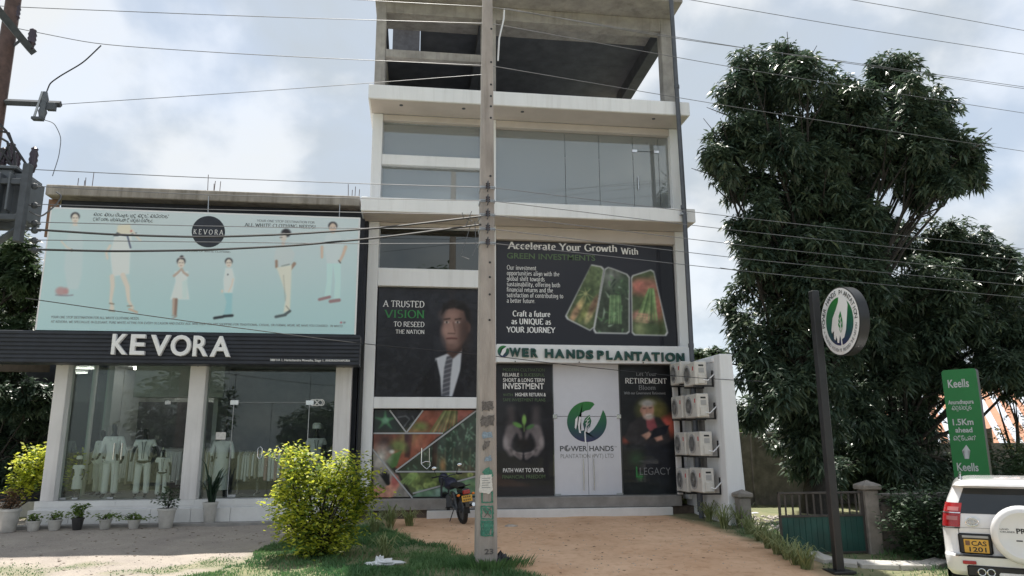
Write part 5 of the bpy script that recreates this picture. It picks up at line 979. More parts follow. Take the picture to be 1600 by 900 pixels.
# ------------------------------------------------------------------ foliage helpers
def tri_mesh(name, V_, F_, m, parent=None, recentre=True):
    me_ = bpy.data.meshes.new(name); me_.vertices.add(len(V_)); me_.loops.add(F_.size); me_.polygons.add(len(F_))
    me_.vertices.foreach_set('co', V_.astype(np.float32).ravel()); me_.loops.foreach_set('vertex_index', F_.astype(np.int32).ravel())
    k = F_.shape[1]; me_.polygons.foreach_set('loop_start', np.arange(0, F_.size, k, dtype=np.int32)); me_.polygons.foreach_set('loop_total', np.full(len(F_), k, np.int32)); me_.update(calc_edges=True)
    ms = m if isinstance(m, (list, tuple)) else [m]
    for q_ in ms: me_.materials.append(M[q_])
    if len(ms) > 1: me_.polygons.foreach_set('material_index', np.repeat(np.random.choice(len(ms), (len(F_)+1)//2, p=[.8]+[.2] if len(ms) == 2 else [.62]+[.38/(len(ms)-1)]*(len(ms)-1)), 2)[:len(F_)].astype(np.int32))
    return link(name, me_, parent, recentre)
def leaves(base, d, L, Wd, droop, rs):
    """base (n,3), direction d (n,3) unit, length L (n), width Wd (n), droop as fraction of length; two triangles per leaf, bent"""
    n_ = len(base); up = np.array([0, 0, 1.0]); s = np.cross(d, up); ln = np.linalg.norm(s, axis=1, keepdims=True); s = np.where(ln > 1e-3, s/np.maximum(ln, 1e-3), [1, 0, 0])
    tw = rs.uniform(-.9, .9, (n_, 1)); nrm = np.cross(s, d); s = s*np.cos(tw)+nrm*np.sin(tw)
    mid = base+d*(L*.45)[:, None]; tip = base+d*(L)[:, None]; tip[:, 2] -= L*droop; mid[:, 2] -= L*droop*.22
    v = np.stack([base, mid-s*(Wd/2)[:, None], mid+s*(Wd/2)[:, None], tip], 1).reshape(-1, 3); k = np.arange(n_)*4
    f = np.stack([np.column_stack([k, k+1, k+2]), np.column_stack([k+1, k+3, k+2])], 1).reshape(-1, 3); return v, f
def rosettes(C_, n_leaf, L, Wd, droop, seed, outward=None, spread=.06, upb=0.0):
    rs = np.random.RandomState(seed); n_ = len(C_); b_ = np.repeat(C_, n_leaf, 0)+rs.normal(0, spread, (n_*n_leaf, 3))
    a = rs.uniform(0, 2*np.pi, n_*n_leaf); e = rs.uniform(-.5, .6, n_*n_leaf)+upb; d = np.column_stack([np.cos(a)*np.cos(e), np.sin(a)*np.cos(e), np.sin(e)])
    if outward is not None: d = d+np.repeat(outward, n_leaf, 0)*.6; d /= np.linalg.norm(d, axis=1, keepdims=True)
    return leaves(b_, d, L*rs.uniform(.7, 1.25, len(b_)), Wd*rs.uniform(.75, 1.25, len(b_)), droop*rs.uniform(.5, 1.4, len(b_)), rs)
def blob_points(blobs, Y0, n_, seed, dscale=.85, shell=.55):
    """blobs (px, py, r) in photo pixels at depth Y0 -> points through each lump, denser near its skin, plus outward direction"""
    rs = np.random.RandomState(seed); Cs, Rs = [], []
    for k, (x, y, r) in enumerate(blobs):
        Yk = Y0+rs.uniform(-1.1, 1.1); c = PY(x, y, Yk); R_ = abs(fx(x+r, y, Yk)-c[0]); Cs.append(c); Rs.append(R_)
    big = (np.array(Cs), np.array(Rs)); C2, R2 = [], []
    for c, R_ in zip(Cs, Rs):
        for j in range(9):
            u = rs.normal(0, 1, 3); u /= np.linalg.norm(u); C2.append(np.array(c)+u*R_*np.array([.66, .6, .6])); R2.append(R_*rs.uniform(.38, .56))
    Cs, Rs = np.array(C2), np.array(R2); w = Rs**2; idx = rs.choice(len(Rs), n_, p=w/w.sum())
    u = rs.normal(0, 1, (n_, 3)); u /= np.linalg.norm(u, axis=1, keepdims=True); rad_ = np.where(rs.rand(n_) < .72, rs.uniform(.82, 1.04, n_), rs.uniform(.2, .85, n_))
    lump = 1+.16*np.sin(u[:, 0]*7+idx)*np.sin(u[:, 2]*6+idx*2)
    P = Cs[idx]+u*(Rs[idx]*rad_*lump)[:, None]*np.array([1, dscale, .85]); P[:, 2] += .05; return P, u, big[0], big[1]
def tree(name, base, blobs, Y0, nclus, nleaf, L, Wd, mats_, label, seed, droop=.55, trunk_r=.26, group=None, fork=.35, cat='tree'):
    r = thing(name, base, label, cat, group); P, u, Cs, Rs = blob_points(blobs, Y0, nclus, seed); rs = np.random.RandomState(seed+1)
    v, f = rosettes(P, nleaf, L, Wd, droop, seed+2, u); tri_mesh('crown', v, f, mats_, r)
    b_ = Vector(base); top = Vector(np.mean(Cs, axis=0)); fk = b_.lerp(Vector((top.x, top.y, top.z)), fork); t_ = B()
    t_.tube([b_-Vector((0, 0, .2)), b_.lerp(fk, .3)+Vector((.08, .05, 0)), b_.lerp(fk, .65)+Vector((-.06, .03, 0)), fk], [trunk_r*1.35, trunk_r, trunk_r*.9, trunk_r*.8], 10); t_.obj('trunk', 'bark', r, True)
    for k, (c, R_) in enumerate(zip(Cs, Rs)):
        c = Vector(c); m_ = fk.lerp(c, .5)+Vector(rs.normal(0, .25, 3))+Vector((0, 0, .25)); q = B().tube([fk, fk.lerp(m_, .5)+Vector(rs.normal(0, .1, 3)), m_, m_.lerp(c, .6), c], [trunk_r*.28, trunk_r*.21, trunk_r*.15, trunk_r*.10, .02], 6)
        for j in range(4):
            e = c+Vector(rs.normal(0, .5, 3))*R_*1.2; q.tube([m_.lerp(c, .5+.1*j), m_.lerp(c, .5+.1*j).lerp(e, .5)+Vector(rs.normal(0, .08, 3)), e], [.03, .02, .008], 4)
        q.obj('branch', 'bark', r, True)
    return r
# ------------------------------------------------------------------ big trees on the right
T1 = [(1178, 112, 40), (1160, 150, 36), (1232, 100, 34), (1262, 130, 40), (1215, 150, 42), (1140, 205, 40), (1180, 210, 42), (1130, 262, 36), (1165, 290, 44), (1122, 250, 22), (1215, 235, 48), (1270, 200, 44), (1320, 165, 30), (1320, 215, 48), (1400, 128, 42), (1432, 150, 34), (1440, 195, 36), (1375, 190, 50), (1395, 240, 56), (1440, 255, 48), (1485, 262, 42), (1300, 235, 50), (1512, 275, 26), (1470, 290, 26), (1345, 272, 54), (1275, 275, 50), (1410, 290, 30), (1230, 300, 46), (1190, 330, 30), (1280, 325, 40), (1250, 350, 48), (1300, 365, 38), (1440, 315, 14), (1312, 338, 36), (1338, 395, 38), (1365, 352, 30), (1345, 445, 42), (1300, 150, 34), (1335, 160, 36), (1462, 205, 40), (1500, 238, 34), (1470, 172, 24), (1345, 345, 30), (1165, 345, 28), (1172, 375, 28), (1345, 318, 28), (1330, 370, 30), (1200, 390, 48), (1175, 410, 34), (1262, 400, 50), (1190, 455, 40), (1250, 460, 56), (1310, 430, 46), (1135, 478, 18), (1150, 500, 14), (1200, 520, 50), (1262, 540, 60), (1175, 570, 36), (1200, 610, 44), (1270, 610, 58), (1320, 520, 50), (1235, 670, 42), (1290, 690, 46), (1175, 650, 26), (1260, 730, 30)]
tree('mango_tree', (*PG(1300, 800)[:2], .5) if False else (10.6, 19.2, .55), T1, 18.6, 10500, 12, .235, .066, ['mango_leaf', 'mango_leaf_pale'], 'tall dark mango tree with a wide broken crown behind the round sign', 30, .55, .30)
T2 = [(1345, 372, 38), (1340, 430, 44), (1365, 390, 40), (1410, 380, 36), (1465, 385, 36), (1500, 378, 34), (1540, 400, 36), (1575, 420, 40), (1400, 440, 52), (1460, 440, 52), (1520, 450, 52), (1590, 470, 48), (1370, 500, 50), (1430, 510, 54), (1490, 520, 52), (1560, 520, 50), (1610, 530, 44), (1390, 570, 50), (1450, 580, 46), (1510, 570, 36), (1585, 575, 36), (1350, 640, 48), (1410, 640, 44), (1330, 700, 46), (1380, 705, 46), (1435, 690, 30), (1340, 590, 44), (1640, 480, 50), (1400, 735, 40), (1440, 742, 34), (1345, 745, 38), (1300, 745, 30), (1490, 735, 26), (1600, 595, 40), (1565, 575, 40), (1625, 560, 46), (1500, 600, 26), (1545, 590, 24)]
tree('mango_tree', (13.4, 20.6, .6), T2, 20.2, 8200, 12, .24, .066, ['mango_leaf', 'mango_leaf_pale'], 'broad dark mango tree behind the green direction sign', 60, .55, .28)
TL = [(20, 400, 34), (45, 440, 34), (10, 460, 40), (50, 500, 30), (15, 520, 40), (-20, 430, 50), (-30, 520, 50), (62, 470, 20)]
tree('leafy_tree', (-13.2, 21.0, .6), TL, 21.5, 1500, 12, .22, .07, ['tree_leaf', 'mango_leaf_pale'], 'green tree behind the transformer at the far left', 90, .4, .2)
TL2 = [(20, 620, 34), (60, 620, 30), (20, 680, 36), (55, 670, 30), (30, 730, 30), (-20, 650, 44), (-10, 730, 40), (60, 720, 24), (10, 590, 30)]
tree('shade_tree', (-12.2, 23.0, .6), TL2, 23.2, 1300, 12, .22, .07, 'mango_leaf', 'dark leafy tree beside the shop, left of the first pillar', 95, .5, .16)
tree('roadside_bush', (8.75, 22.6, .6), [(1160, 700, 20), (1155, 670, 16), (1168, 735, 14), (1150, 730, 16)], 22.8, 160, 12, .16, .06, 'green_leaf', 'light green bush behind the wing wall', 97, .3, .05, fork=.5, cat='bush')
tree('far_tree', (15.5, 30, .6), [(1108, 556, 14), (1090, 560, 12), (1120, 566, 14)], 30, 160, 12, .3, .1, 'tree_leaf', 'distant tree showing just above the wing wall', 99, .3, .1)
tree('background_tree', (11.6, 25.0, .6), [(1180, 640, 30), (1210, 600, 34), (1230, 680, 34), (1195, 700, 22), (1250, 620, 34), (1300, 560, 60), (1380, 560, 60), (1440, 600, 60), (1300, 470, 50), (1400, 480, 50), (1330, 650, 50)], 25, 1300, 12, .3, .1, 'tree_leaf', 'pale green tree glimpsed between the mango tree and the wing wall', 103, .3, .12)  # hidden lumps added to the crown to shade the ground behind the gate
# bare-twigged shrub in front of the striped roof
kh = thing('thin_tree', (17.2, 20.4, .6), 'sparse khaki tree with bare branches in front of the striped roof', 'tree')
rs = np.random.RandomState(5); tips = []; kb = PY(1592, 740, 20.4)
for k in range(9):
    e = PY(1545+rs.uniform(0, 80), 600+rs.uniform(0, 80), 20.4+rs.uniform(-.6, .6)); m_ = tuple(np.array(kb)*.5+np.array(e)*.5+rs.normal(0, .12, 3)); tube('branch', [kb, m_, e], [.05, .03, .012], 'bark', kh, 5); tips += [e, m_]
tube('trunk', [(kb[0], kb[1], .4), (kb[0]+.05, kb[1], 1.0), kb], [.10, .08, .055], 'bark', kh, 7)
v, f = rosettes(np.repeat(np.array(tips), 4, 0)+rs.normal(0, .25, (len(tips)*4, 3)), 9, .15, .05, .3, 6); tri_mesh('crown', v, f, 'khaki_leaf', kh)
# trees across the road behind the viewer (mirrored in the shop glass)
for k, (x, y, hgt, wdt) in enumerate(((-15, -12, 7.5, 3.0), (-6.5, -14, 5.0, 2.4), (1.2, -10.5, 14.5, 3.6), (9.5, -14, 6.0, 2.8), (17, -12, 9.0, 3.4))):
    r = thing('roadside_tree', (x, y, 0), '%s leafy tree across the road, %s in the row' % (('mid-height', 'lowest', 'tall', 'low', 'tallest')[k], ('first', 'second', 'third', 'fourth', 'fifth')[k]), 'tree', 'trees across the road')
    rs = np.random.RandomState(200+k); u = rs.normal(0, 1, (420, 3)); u /= np.linalg.norm(u, axis=1, keepdims=True); P = np.array([x, y, hgt*.62])+u*np.array([wdt, wdt*.8, hgt*.36])*rs.uniform(.5, 1.1, (420, 1))
    v, f = rosettes(P, 9, .5, .2, .3, 300+k, u, .2); tri_mesh('crown', v, f, 'tree_leaf', r); tube('trunk', [(x, y, -.1), (x+.1, y, hgt*.35), (x, y, hgt*.7)], [.22, .16, .06], 'bark', r, 8)
# ------------------------------------------------------------------ shrubs, strap plants, pots, grass
def shrub(name, base, pts, n_per, L, Wd, m, label, seed, spread=.16, stems=7, droop=.25, flat=.7):
    r = thing(name, base, label, 'shrub'); rs = np.random.RandomState(seed); ends = []
    for k, e in enumerate(pts):
        c = Vector(e); b_ = Vector(base)+Vector((rs.uniform(-.12, .12), rs.uniform(-.1, .1), -.05)); md = b_.lerp(c, .55)+Vector((rs.normal(0, .08), rs.normal(0, .08), .1)); tube('stem', [b_, md, c], [.022, .015, .006], 'bark', r, 5); ends += [tuple(c), tuple(md.lerp(c, .7)), tuple(md.lerp(c, .4))]
    E_ = np.repeat(np.array(ends), n_per, 0); E_ = E_+rs.normal(0, 1, E_.shape)*np.array([spread, spread, spread*flat]); v, f = rosettes(E_, 7, L, Wd, droop, seed+1, None, .05, .25); tri_mesh('foliage', v, f, m, r); return r
rs = np.random.RandomState(17); bush_px = [(450, 706), (443, 712), (470, 735), (445, 742), (432, 772), (460, 770), (485, 716), (520, 720), (545, 714), (560, 722), (500, 745), (540, 745), (565, 755), (580, 760), (455, 795), (440, 812), (480, 790), (520, 785), (555, 790), (570, 800), (500, 815), (535, 815), (470, 820), (590, 775), (515, 755), (430, 768), (550, 735), (575, 742), (445, 700), (448, 832), (480, 846), (520, 842), (555, 826), (470, 856), (512, 858), (542, 846), (428, 766), (437, 806), (585, 768)]
bb_ = PG(492, 868); by = bb_[1]
shrub('yellow_shrub', (bb_[0], by, ground_z(bb_[0], by)), [PY(503+(x-503)*.86, y, by+rs.uniform(-.4, .4)) for x, y in bush_px], 12, .105, .048, ['yellow_leaf', 'green_leaf', 'green_leaf'], 'bright yellow-green shrub growing in front of the gap between the two buildings', 40, .15, 7, .35, .40)
lb = (-10.1, 20.6, .62); shrub('yellow_shrub', lb, [PY(x+12, y, 20.6+rs.uniform(-.3, .3)) for x, y in ((40, 712), (55, 702), (68, 700), (35, 730), (55, 725), (70, 722), (45, 745), (62, 742), (30, 750), (78, 735), (90, 730), (100, 720), (108, 740))], 9, .13, .06, ['yellow_leaf', 'green_leaf'], 'yellow-green shrub left of the first shop pillar', 44, .17)
hb = (9.35, 13.1, gz(13.1)); shrub('dark_shrub', hb, [PY(x, y, 13.1+rs.uniform(-.3, .3)) for x, y in ((1410, 785), (1430, 775), (1455, 772), (1475, 780), (1400, 810), (1425, 810), (1450, 805), (1480, 810), (1405, 835), (1435, 835), (1465, 838), (1490, 830), (1420, 855), (1450, 858), (1395, 775), (1440, 790))], 14, .10, .04, 'hedge_leaf', 'dark green shrub between the gate pillar and the white vehicle', 48, .14)
hb = (14.6, 17.6, .55); shrub('dark_shrub', hb, [PY(x, y, 17.6+rs.uniform(-.4, .4)) for x, y in ((1560, 710), (1585, 700), (1600, 725), (1555, 735), (1580, 740), (1610, 705), (1540, 745))], 14, .16, .05, 'tree_leaf', 'palm-like green shrub under the striped roof behind the white vehicle', 49, .2)
def strap_plant(base, n_, L, seed, label, m='strap_leaf', up=1.0, width=.022, group=None, name='spider_plant', parent=None):
    rs = np.random.RandomState(seed); V_, F_ = [], []
    for k in range(n_):
        a = rs.uniform(0, 6.283); l = L*rs.uniform(.65, 1.15); out_ = rs.uniform(.25, .75)*l; hh_ = l*up*rs.uniform(.55, .9); b0 = np.array([rs.normal(0, .03), rs.normal(0, .03), 0]); d = np.array([math.cos(a), math.sin(a), 0]); s = np.array([-d[1], d[0], 0])*width/2
        ps = [b0, b0+d*out_*.35+[0, 0, hh_*.65], b0+d*out_*.8+[0, 0, hh_], b0+d*out_*1.35+[0, 0, hh_*(.75 if up < 1.5 else 1.15)]]; j = len(V_)
        for i_, p in enumerate(ps): w = (1, 1.1, .8, .1)[i_]; V_ += [p-s*w, p+s*w]
        F_ += [(j+2*i_, j+2*i_+1, j+2*i_+3, j+2*i_+2) for i_ in range(3)]
    V_ = np.array(V_)+np.array(base)
    if parent is not None: return tri_mesh('leaves', V_, np.array(F_), m, parent)
    o = tri_mesh(name, V_, np.array(F_), m); return tag(o, label, 'plant', group)
row = [(1080, 790), (1098, 797), (1118, 806), (1140, 814), (1158, 824), (1172, 834), (1186, 845), (1200, 857), (1215, 866), (1230, 874), (1245, 882), (1260, 889), (1108, 815), (1070, 798), (1132, 826)]
ORD = ('first', 'second', 'third', 'fourth', 'fifth', 'sixth', 'seventh', 'eighth', 'ninth', 'tenth', 'eleventh', 'twelfth', 'thirteenth', 'fourteenth', 'fifteenth')
for k, (x, y) in enumerate(sorted(row)):
    p = PG(x, y); strap_plant((p[0], p[1], ground_z(p[0], p[1])-.01), 60, .56 if y < 830 else .46, 500+k, 'striped spider plant edging the earth drive, %s counted from the wing wall' % ORD[k], group='spider plants edging the drive')
for k, (x, y, l, lab) in enumerate(((610, 825, .62, 'large arching spider plant below the collage poster'), (585, 835, .55, 'spider plant close behind the right side of the yellow shrub'), (640, 822, .45, 'smaller spider plant nearest the brown plinth below the collage poster'), (600, 872, .5, 'pale spider plant in the grass behind the white plastic bag'))):
    p = PG(x, y); strap_plant((p[0], p[1], ground_z(p[0], p[1])-.01), 60, l, 540+k, lab)
def pot(px, py, r, h, m, kind, lab, seed):
    p = PG(px, py); z = ground_z(p[0], p[1]); 
    p = PY(px, py, 18.5); z = ground_z(p[0], p[1])
    if kind == 'snake': z = gk+.045; p = PY(px, py, YK-.46)
    rt_ = thing('potted_plant', (p[0], p[1], z), lab, 'potted plant', 'pots along the shop front'); c = (p[0], p[1], z)
    B().lathe([(r*.66, 0), (r*.70, .01), (r*.95, h*.88), (r*1.05, h*.89), (r*1.05, h), (r*.9, h), (r*.88, h*.86)], c, 20).obj('pot', m, rt_, True); B().lathe([(r*.9, h*.84), (r*.9, h*.87), (.01, h*.88)], c, 14).obj('soil', 'soil', rt_)
    tp = (p[0], p[1], z+h*.87)
    if kind == 'snake': strap_plant(tp, 34, .55, seed, '', 'snake_leaf', 1.9, .05, parent=rt_); return
    rs = np.random.RandomState(seed); n_ = {'tall': 60, 'dry': 70, 'small': 26, 'wide': 34, 'bushy': 70}[kind]; sp, hh_ = {'tall': (.17, .45), 'dry': (.16, .42), 'small': (.12, .16), 'wide': (.24, .12), 'bushy': (.15, .3)}[kind]
    for j in range(5): a = rs.uniform(0, 6.28); tube('stem', [tp, (tp[0]+sp*.8*math.cos(a), tp[1]+sp*.8*math.sin(a), tp[2]+hh_*rs.uniform(.7, 1.1))], [.009, .005], 'bark', rt_, 4)
    C_ = np.array(tp)+np.column_stack([rs.normal(0, sp*.6, n_), rs.normal(0, sp*.5, n_), hh_*rs.uniform(.2, 1.1, n_)]); v, f = rosettes(C_, 5, .085, .04, .3, seed+3, None, .02, .2); tri_mesh('foliage', v, f, 'dry_leaf' if kind == 'dry' else ('green_leaf' if kind != 'tall' else 'tree_leaf'), rt_)
pot(13, 823, .21, .50, 'white_pot', 'dry', 'tall white planter with dry brown twigs at the far left of the shop steps', 600)
pot(52, 822, .15, .22, 'white_pot', 'small', 'small white pot with thin seedling, next to the tall left planter', 601)
pot(85, 822, .15, .23, 'white_pot', 'small', 'small white pot with dark leafed plant in front of the first pillar', 602)
pot(121, 819, .13, .26, 'black_pot', 'bushy', 'black pot with bushy variegated plant on the shop front', 603)
pot(164, 821, .14, .22, 'white_pot', 'wide', 'low white pot with spreading plant below the tallest mannequin', 604)
pot(209, 821, .14, .20, 'white_pot', 'wide', 'low white pot with spreading plant left of the tall leafy planter', 605)
pot(259, 820, .20, .44, 'white_pot', 'tall', 'tall white planter with leafy plant at the second pillar', 606)
pot(327, 811, .17, .46, 'white_pot', 'snake', 'tapered white planter with spiky snake plant on the shop step', 607)
# grass: blades over the bare patches of the verge
rs = np.random.RandomState(77)
def grass_field(name, n_, region, hgt, label, seed):
    rs = np.random.RandomState(seed); x = rs.uniform(region[0], region[1], n_*3); y = rs.uniform(region[2], region[3], n_*3)
    ex_r = np.interp(-y, [-p[1] for p in EDGE_R], [p[0] for p in EDGE_R]); ex_l = np.interp(-y, [-p[1] for p in EDGE_L], [p[0] for p in EDGE_L]); w_ = fnoise(x, y, .9, 11)*.5
    er = np.clip(.5+(ex_r-x+w_)*2.2, 0, 1)*np.clip(.5+(x-ex_l+w_)*2.2, 0, 1); gv = np.clip(.5+(-3.05+np.clip((y-14.2)*.35, -.6, .7)-x+w_*.7)*2.5, 0, 1)
    gp_ = np.clip((fnoise(x, y, 1.6, 21)-.12)*5, 0, 1)*np.clip((14.6-y)*1.6+fnoise(x, y, .7, 5), 0, 1); lp_ = np.clip((-6.3-x)*1.2+fnoise(x, y, .8, 8), 0, 1)*np.clip((14.6-y)*2, 0, 1)
    ok = (rs.rand(len(x)) < (1-er)**3*np.where(gv > .5, np.maximum(gp_*.5, lp_)*.8, 1)*np.clip(.62+fnoise(x, y, 1.0, 31)*1.6, .08, 1)); x, y = x[ok][:n_], y[ok][:n_]
    z = np.interp(y, [9.5, 13, 19.5], [0, .36, .62])+fnoise(x, y, 1.1, 3)*.035-.01; gv = gv[ok][:n_]
    hg = hgt*rs.uniform(.5, 1.3, len(x))*np.where(gv > .5, .35, 1)*np.clip(1+fnoise(x, y, .8, 41)*1.2, .4, 1.8); a = rs.uniform(0, 6.28, len(x)); d = np.column_stack([np.cos(a)*.45, np.sin(a)*.45, np.ones(len(x))]); d /= np.linalg.norm(d, axis=1, keepdims=True)
    v, f = leaves(np.column_stack([x, y, z]), d, hg, np.full(len(x), .016), .25, rs); o = tri_mesh(name, v, f, 'grass_blade'); return tag(o, label, kind='stuff')
grass_field('grass', 38000, (-3.6, 2.6, 12.2, 18.4), .11, 'green grass around the shrub and the concrete pole', 1)
grass_field('grass', 9000, (7.0, 12, 11.2, 17.5), .12, 'thin grass around the gate and the round sign post', 2)
grass_field('grass', 14000, (-9, -3.0, 12.2, 15.2), .11, 'thin grass patches on the gravel at lower left', 3)
x_, y_ = PG(760, 884)[:2]; rs = np.random.RandomState(9); n_ = 900; aa = rs.uniform(0, 6.28, n_); rr_ = rs.uniform(.1, .55, n_); bx_ = np.column_stack([x_+.05+rr_*np.cos(aa)*1.3, y_-.1+rr_*np.sin(aa)*.8, np.full(n_, gz(y_)-.02)]); d = np.column_stack([np.cos(aa)*.4, np.sin(aa)*.4, np.ones(n_)]); d /= np.linalg.norm(d, axis=1, keepdims=True)
v, f = leaves(bx_, d, rs.uniform(.15, .38, n_), np.full(n_, .018), .35, rs); tag(tri_mesh('grass', v, f, 'grass_blade'), 'tall tuft of grass at the foot of the concrete pole', kind='stuff')
# pebbles and dead leaves
def scatter(name, n_, reg, size, m, label, seed, flat=.5):
    rs = np.random.RandomState(seed); V_, F_ = [], []; oc = np.array([(1,0,0),(-1,0,0),(0,1,0),(0,-1,0),(0,0,1),(0,0,-1)], float); of = np.array([(0,2,4),(2,1,4),(1,3,4),(3,0,4),(2,0,5),(1,2,5),(3,1,5),(0,3,5)])
    for k in range(n_):
        x, y = rs.uniform(reg[0], reg[1]), rs.uniform(reg[2], reg[3]); s = size*rs.uniform(.4, 1.6); a = rs.uniform(0, 6.28); c, q = math.cos(a), math.sin(a); o = oc*np.array([s*rs.uniform(.7, 1.5), s, s*flat])*rs.uniform(.8, 1.2, (6, 1)); o = np.column_stack([o[:, 0]*c-o[:, 1]*q, o[:, 0]*q+o[:, 1]*c, o[:, 2]]); V_.append(o+[x, y, ground_z(x, y)+s*.1]); F_.append(of+6*k)
    return tag(tri_mesh(name, np.vstack(V_), np.vstack(F_), m), label, kind='stuff')
scatter('pebbles', 900, (-9, -2.8, 12.6, 18.6), .014, 'stone', 'small stones scattered on the gravel', 1)
scatter('pebbles', 350, (.8, 6.9, 12.6, 19.0), .012, 'stone', 'small stones scattered on the earth drive', 2)
scatter('dead_leaves', 260, (.2, 7.2, 12.6, 19.2), .020, 'soil', 'dead leaves and crumbs lying on the earth drive', 3, .15)
scatter('dead_leaves', 160, (-8.5, -2.8, 13, 18.7), .024, 'dry_leaf', 'dead leaves lying along the shop front', 4, .15)
scatter('rubble', 260, (8.0, 9.6, 16.3, 18.6), .045, 'stone', 'heap of broken rubble between the wing wall and the gate', 5, .7)
# ------------------------------------------------------------------ concrete pole
pb = PG(759, 883); PYY = pb[1]; PXX = pb[0]
pole = thing('concrete_pole', (PXX, PYY, gz(PYY)), 'grey concrete utility pole with torn notices standing in front of the entrance', 'utility pole')
w0 = (fx(776, 880, PYY)-fx(742, 880, PYY))/2; ztp = 12.5; w1 = w0*.46
def pole_w(z): return w0+(w1-w0)*(z-.3)/(ztp-.3)
sec = []
for z in (gz(PYY)-.3, 3, 6, 9, ztp):
    w = pole_w(z); c = w*.18; sec.append([(PXX+a, PYY+b_, z) for a, b_ in ((-w+c, -w), (w-c, -w), (w, -w+c), (w, w-c), (w-c, w), (-w+c, w), (-w, w-c), (-w, -w+c))])
V_ = [p for s in sec for p in s]; F_ = [(i*8+k, i*8+(k+1) % 8, (i+1)*8+(k+1) % 8, (i+1)*8+k) for i in range(4) for k in range(8)]+[tuple(range(32, 40)), tuple(range(7, -1, -1))]
shaft = mk('shaft', V_, F_, 'pole_concrete', pole)
def on_pole(px, py): z = fz(px, py, PYY-pole_w(3)); Yp = PYY-pole_w(z)-.004; return PY(px, py, Yp)
for py_ in (45, 97, 132, 150, 166, 184, 275, 410, 433, 460, 500): p = on_pole(768-py_*.006, py_); B().lathe([(.022, 0), (.022, .02)], (p[0], p[1]-.002, p[2]), 8, 'y').obj('bolt_hole', 'black_paint', pole)
def patch(name, pts, m, off=.0, rag=.25):
    P = []; rs = np.random.RandomState(len(pts)+int(pts[0][1])); q_ = []
    for k in range(len(pts)):
        a, b_ = np.array(pts[k]), np.array(pts[(k+1) % len(pts)]); n_ = max(2, int(np.hypot(*(b_-a))/2.5))
        for j in range(n_): q_.append(a+(b_-a)*j/n_+rs.normal(0, rag, 2))
    for x, y in q_: p = on_pole(x, y); P.append((p[0], p[1]-.004-off, p[2]))
    bm = bmesh.new(); bm.faces.new([bm.verts.new(p) for p in P]); bmesh.ops.triangulate(bm, faces=bm.faces); bmesh.ops.recalc_face_normals(bm, faces=bm.faces); me_ = bpy.data.meshes.new(name); bm.to_mesh(me_); bm.free(); me_.materials.append(M[m]); return link(name, me_, pole)
def frame_patch(x0, y0, x1, y1, m, t_=2.2):
    for r in (((x0, y0), (x1, y0), (x1, y0+t_), (x0, y0+t_)), ((x0, y1-t_), (x1, y1-t_), (x1, y1), (x0, y1)), ((x0, y0+t_), (x0+t_, y0+t_), (x0+t_, y1-t_), (x0, y1-t_)), ((x1-t_, y0+t_), (x1, y0+t_), (x1, y1-t_), (x1-t_, y1-t_))): patch('stencil', r, m, 0, .3)
frame_patch(751, 790, 771, 812, 'graffiti_green'); frame_patch(751, 813, 771, 838, 'graffiti_green', 3); patch('stencil', [(754, 794), (760, 792), (768, 797), (767, 803), (758, 803)], 'graffiti_green', .001, .6); frame_patch(752, 768, 770, 786, 'graffiti_green'); patch('stencil', [(754, 738), (762, 729), (769, 733), (770, 746), (756, 746)], 'graffiti_green', 0, 1.0); patch('stencil', [(754, 816), (768, 816), (766, 834), (753, 835)], 'graffiti_green', .001, .9)
for (a, b_) in (((756, 793), (767, 808)), ((767, 793), (757, 808))): patch('painted_mark', [(a[0]-.8, a[1]), (a[0]+.8, a[1]), (b_[0]+.8, b_[1]), (b_[0]-.8, b_[1])], 'graffiti_dark', .003, .2)
patch('old_paper', [(752, 628), (770, 626), (771, 640), (753, 641)], 'graffiti_dark', 0, 1.2); patch('old_paper', [(751, 650), (771, 648), (772, 664), (752, 667)], 'graffiti_dark', 0, 1.4); patch('old_paper', [(753, 676), (769, 674), (770, 684), (754, 686)], 'graffiti_blue', 0, 1.0); patch('painted_mark', [(756, 688), (766, 690), (762, 700), (754, 704)], 'graffiti_dark', .001, 1.0); patch('old_paper', [(756, 716), (768, 711), (769, 720), (758, 722)], 'graffiti_blue', 0, 1.0)
patch('paper_notice', [(750, 743), (768, 741), (770, 766), (764, 772), (749, 769)], 'paper_white', .006, .5)
for k in range(5): patch('print_line', [(753, 747+k*3.6), (766-(k % 2)*3, 746.5+k*3.6), (766-(k % 2)*3, 747.5+k*3.6), (753, 748+k*3.6)], 'print_grey', .008, .05)
pn = on_pole(757, 867); sans('23', 757, 771, 866, 8.5, pn[1]-.006, 'graffiti_dark', pole, .03, 'number')
for k, py_ in enumerate((293, 314, 336, 358, 380)):
    p = on_pole(768, py_); w = pole_w(p[2]); z = p[2]
    B().box(PXX-w-.012, PXX+w+.012, PYY-w-.012, PYY+w+.012, z-.025, z+.025).obj('band', 'galvanised', pole); B().lathe([(.03, -.05), (.045, -.045), (.03, -.02), (.045, .0), (.03, .02), (.045, .045), (.03, .05)], (PXX, PYY-w-.09, z), 10).obj('insulator', 'porcelain', pole, True)
    B().tube([(PXX, PYY-w, z+.08), (PXX, PYY-w-.14, z+.08), (PXX, PYY-w-.14, z-.08), (PXX, PYY-w, z-.08)], .010, 5).obj('bracket', 'steel_dark', pole)
tube('conduit', [PY(788, 14, PYY+.1), PY(787, 30, PYY+.1), PY(780, 60, PYY), PY(778, 95, PYY)], .018, 'sign_white', pole, 6); tube('jumper', [PY(752, 339, PYY-.3), PY(742, 352, PYY-.35), PY(735, 345, PYY-.3)], .006, 'wire_metal', pole, 4)
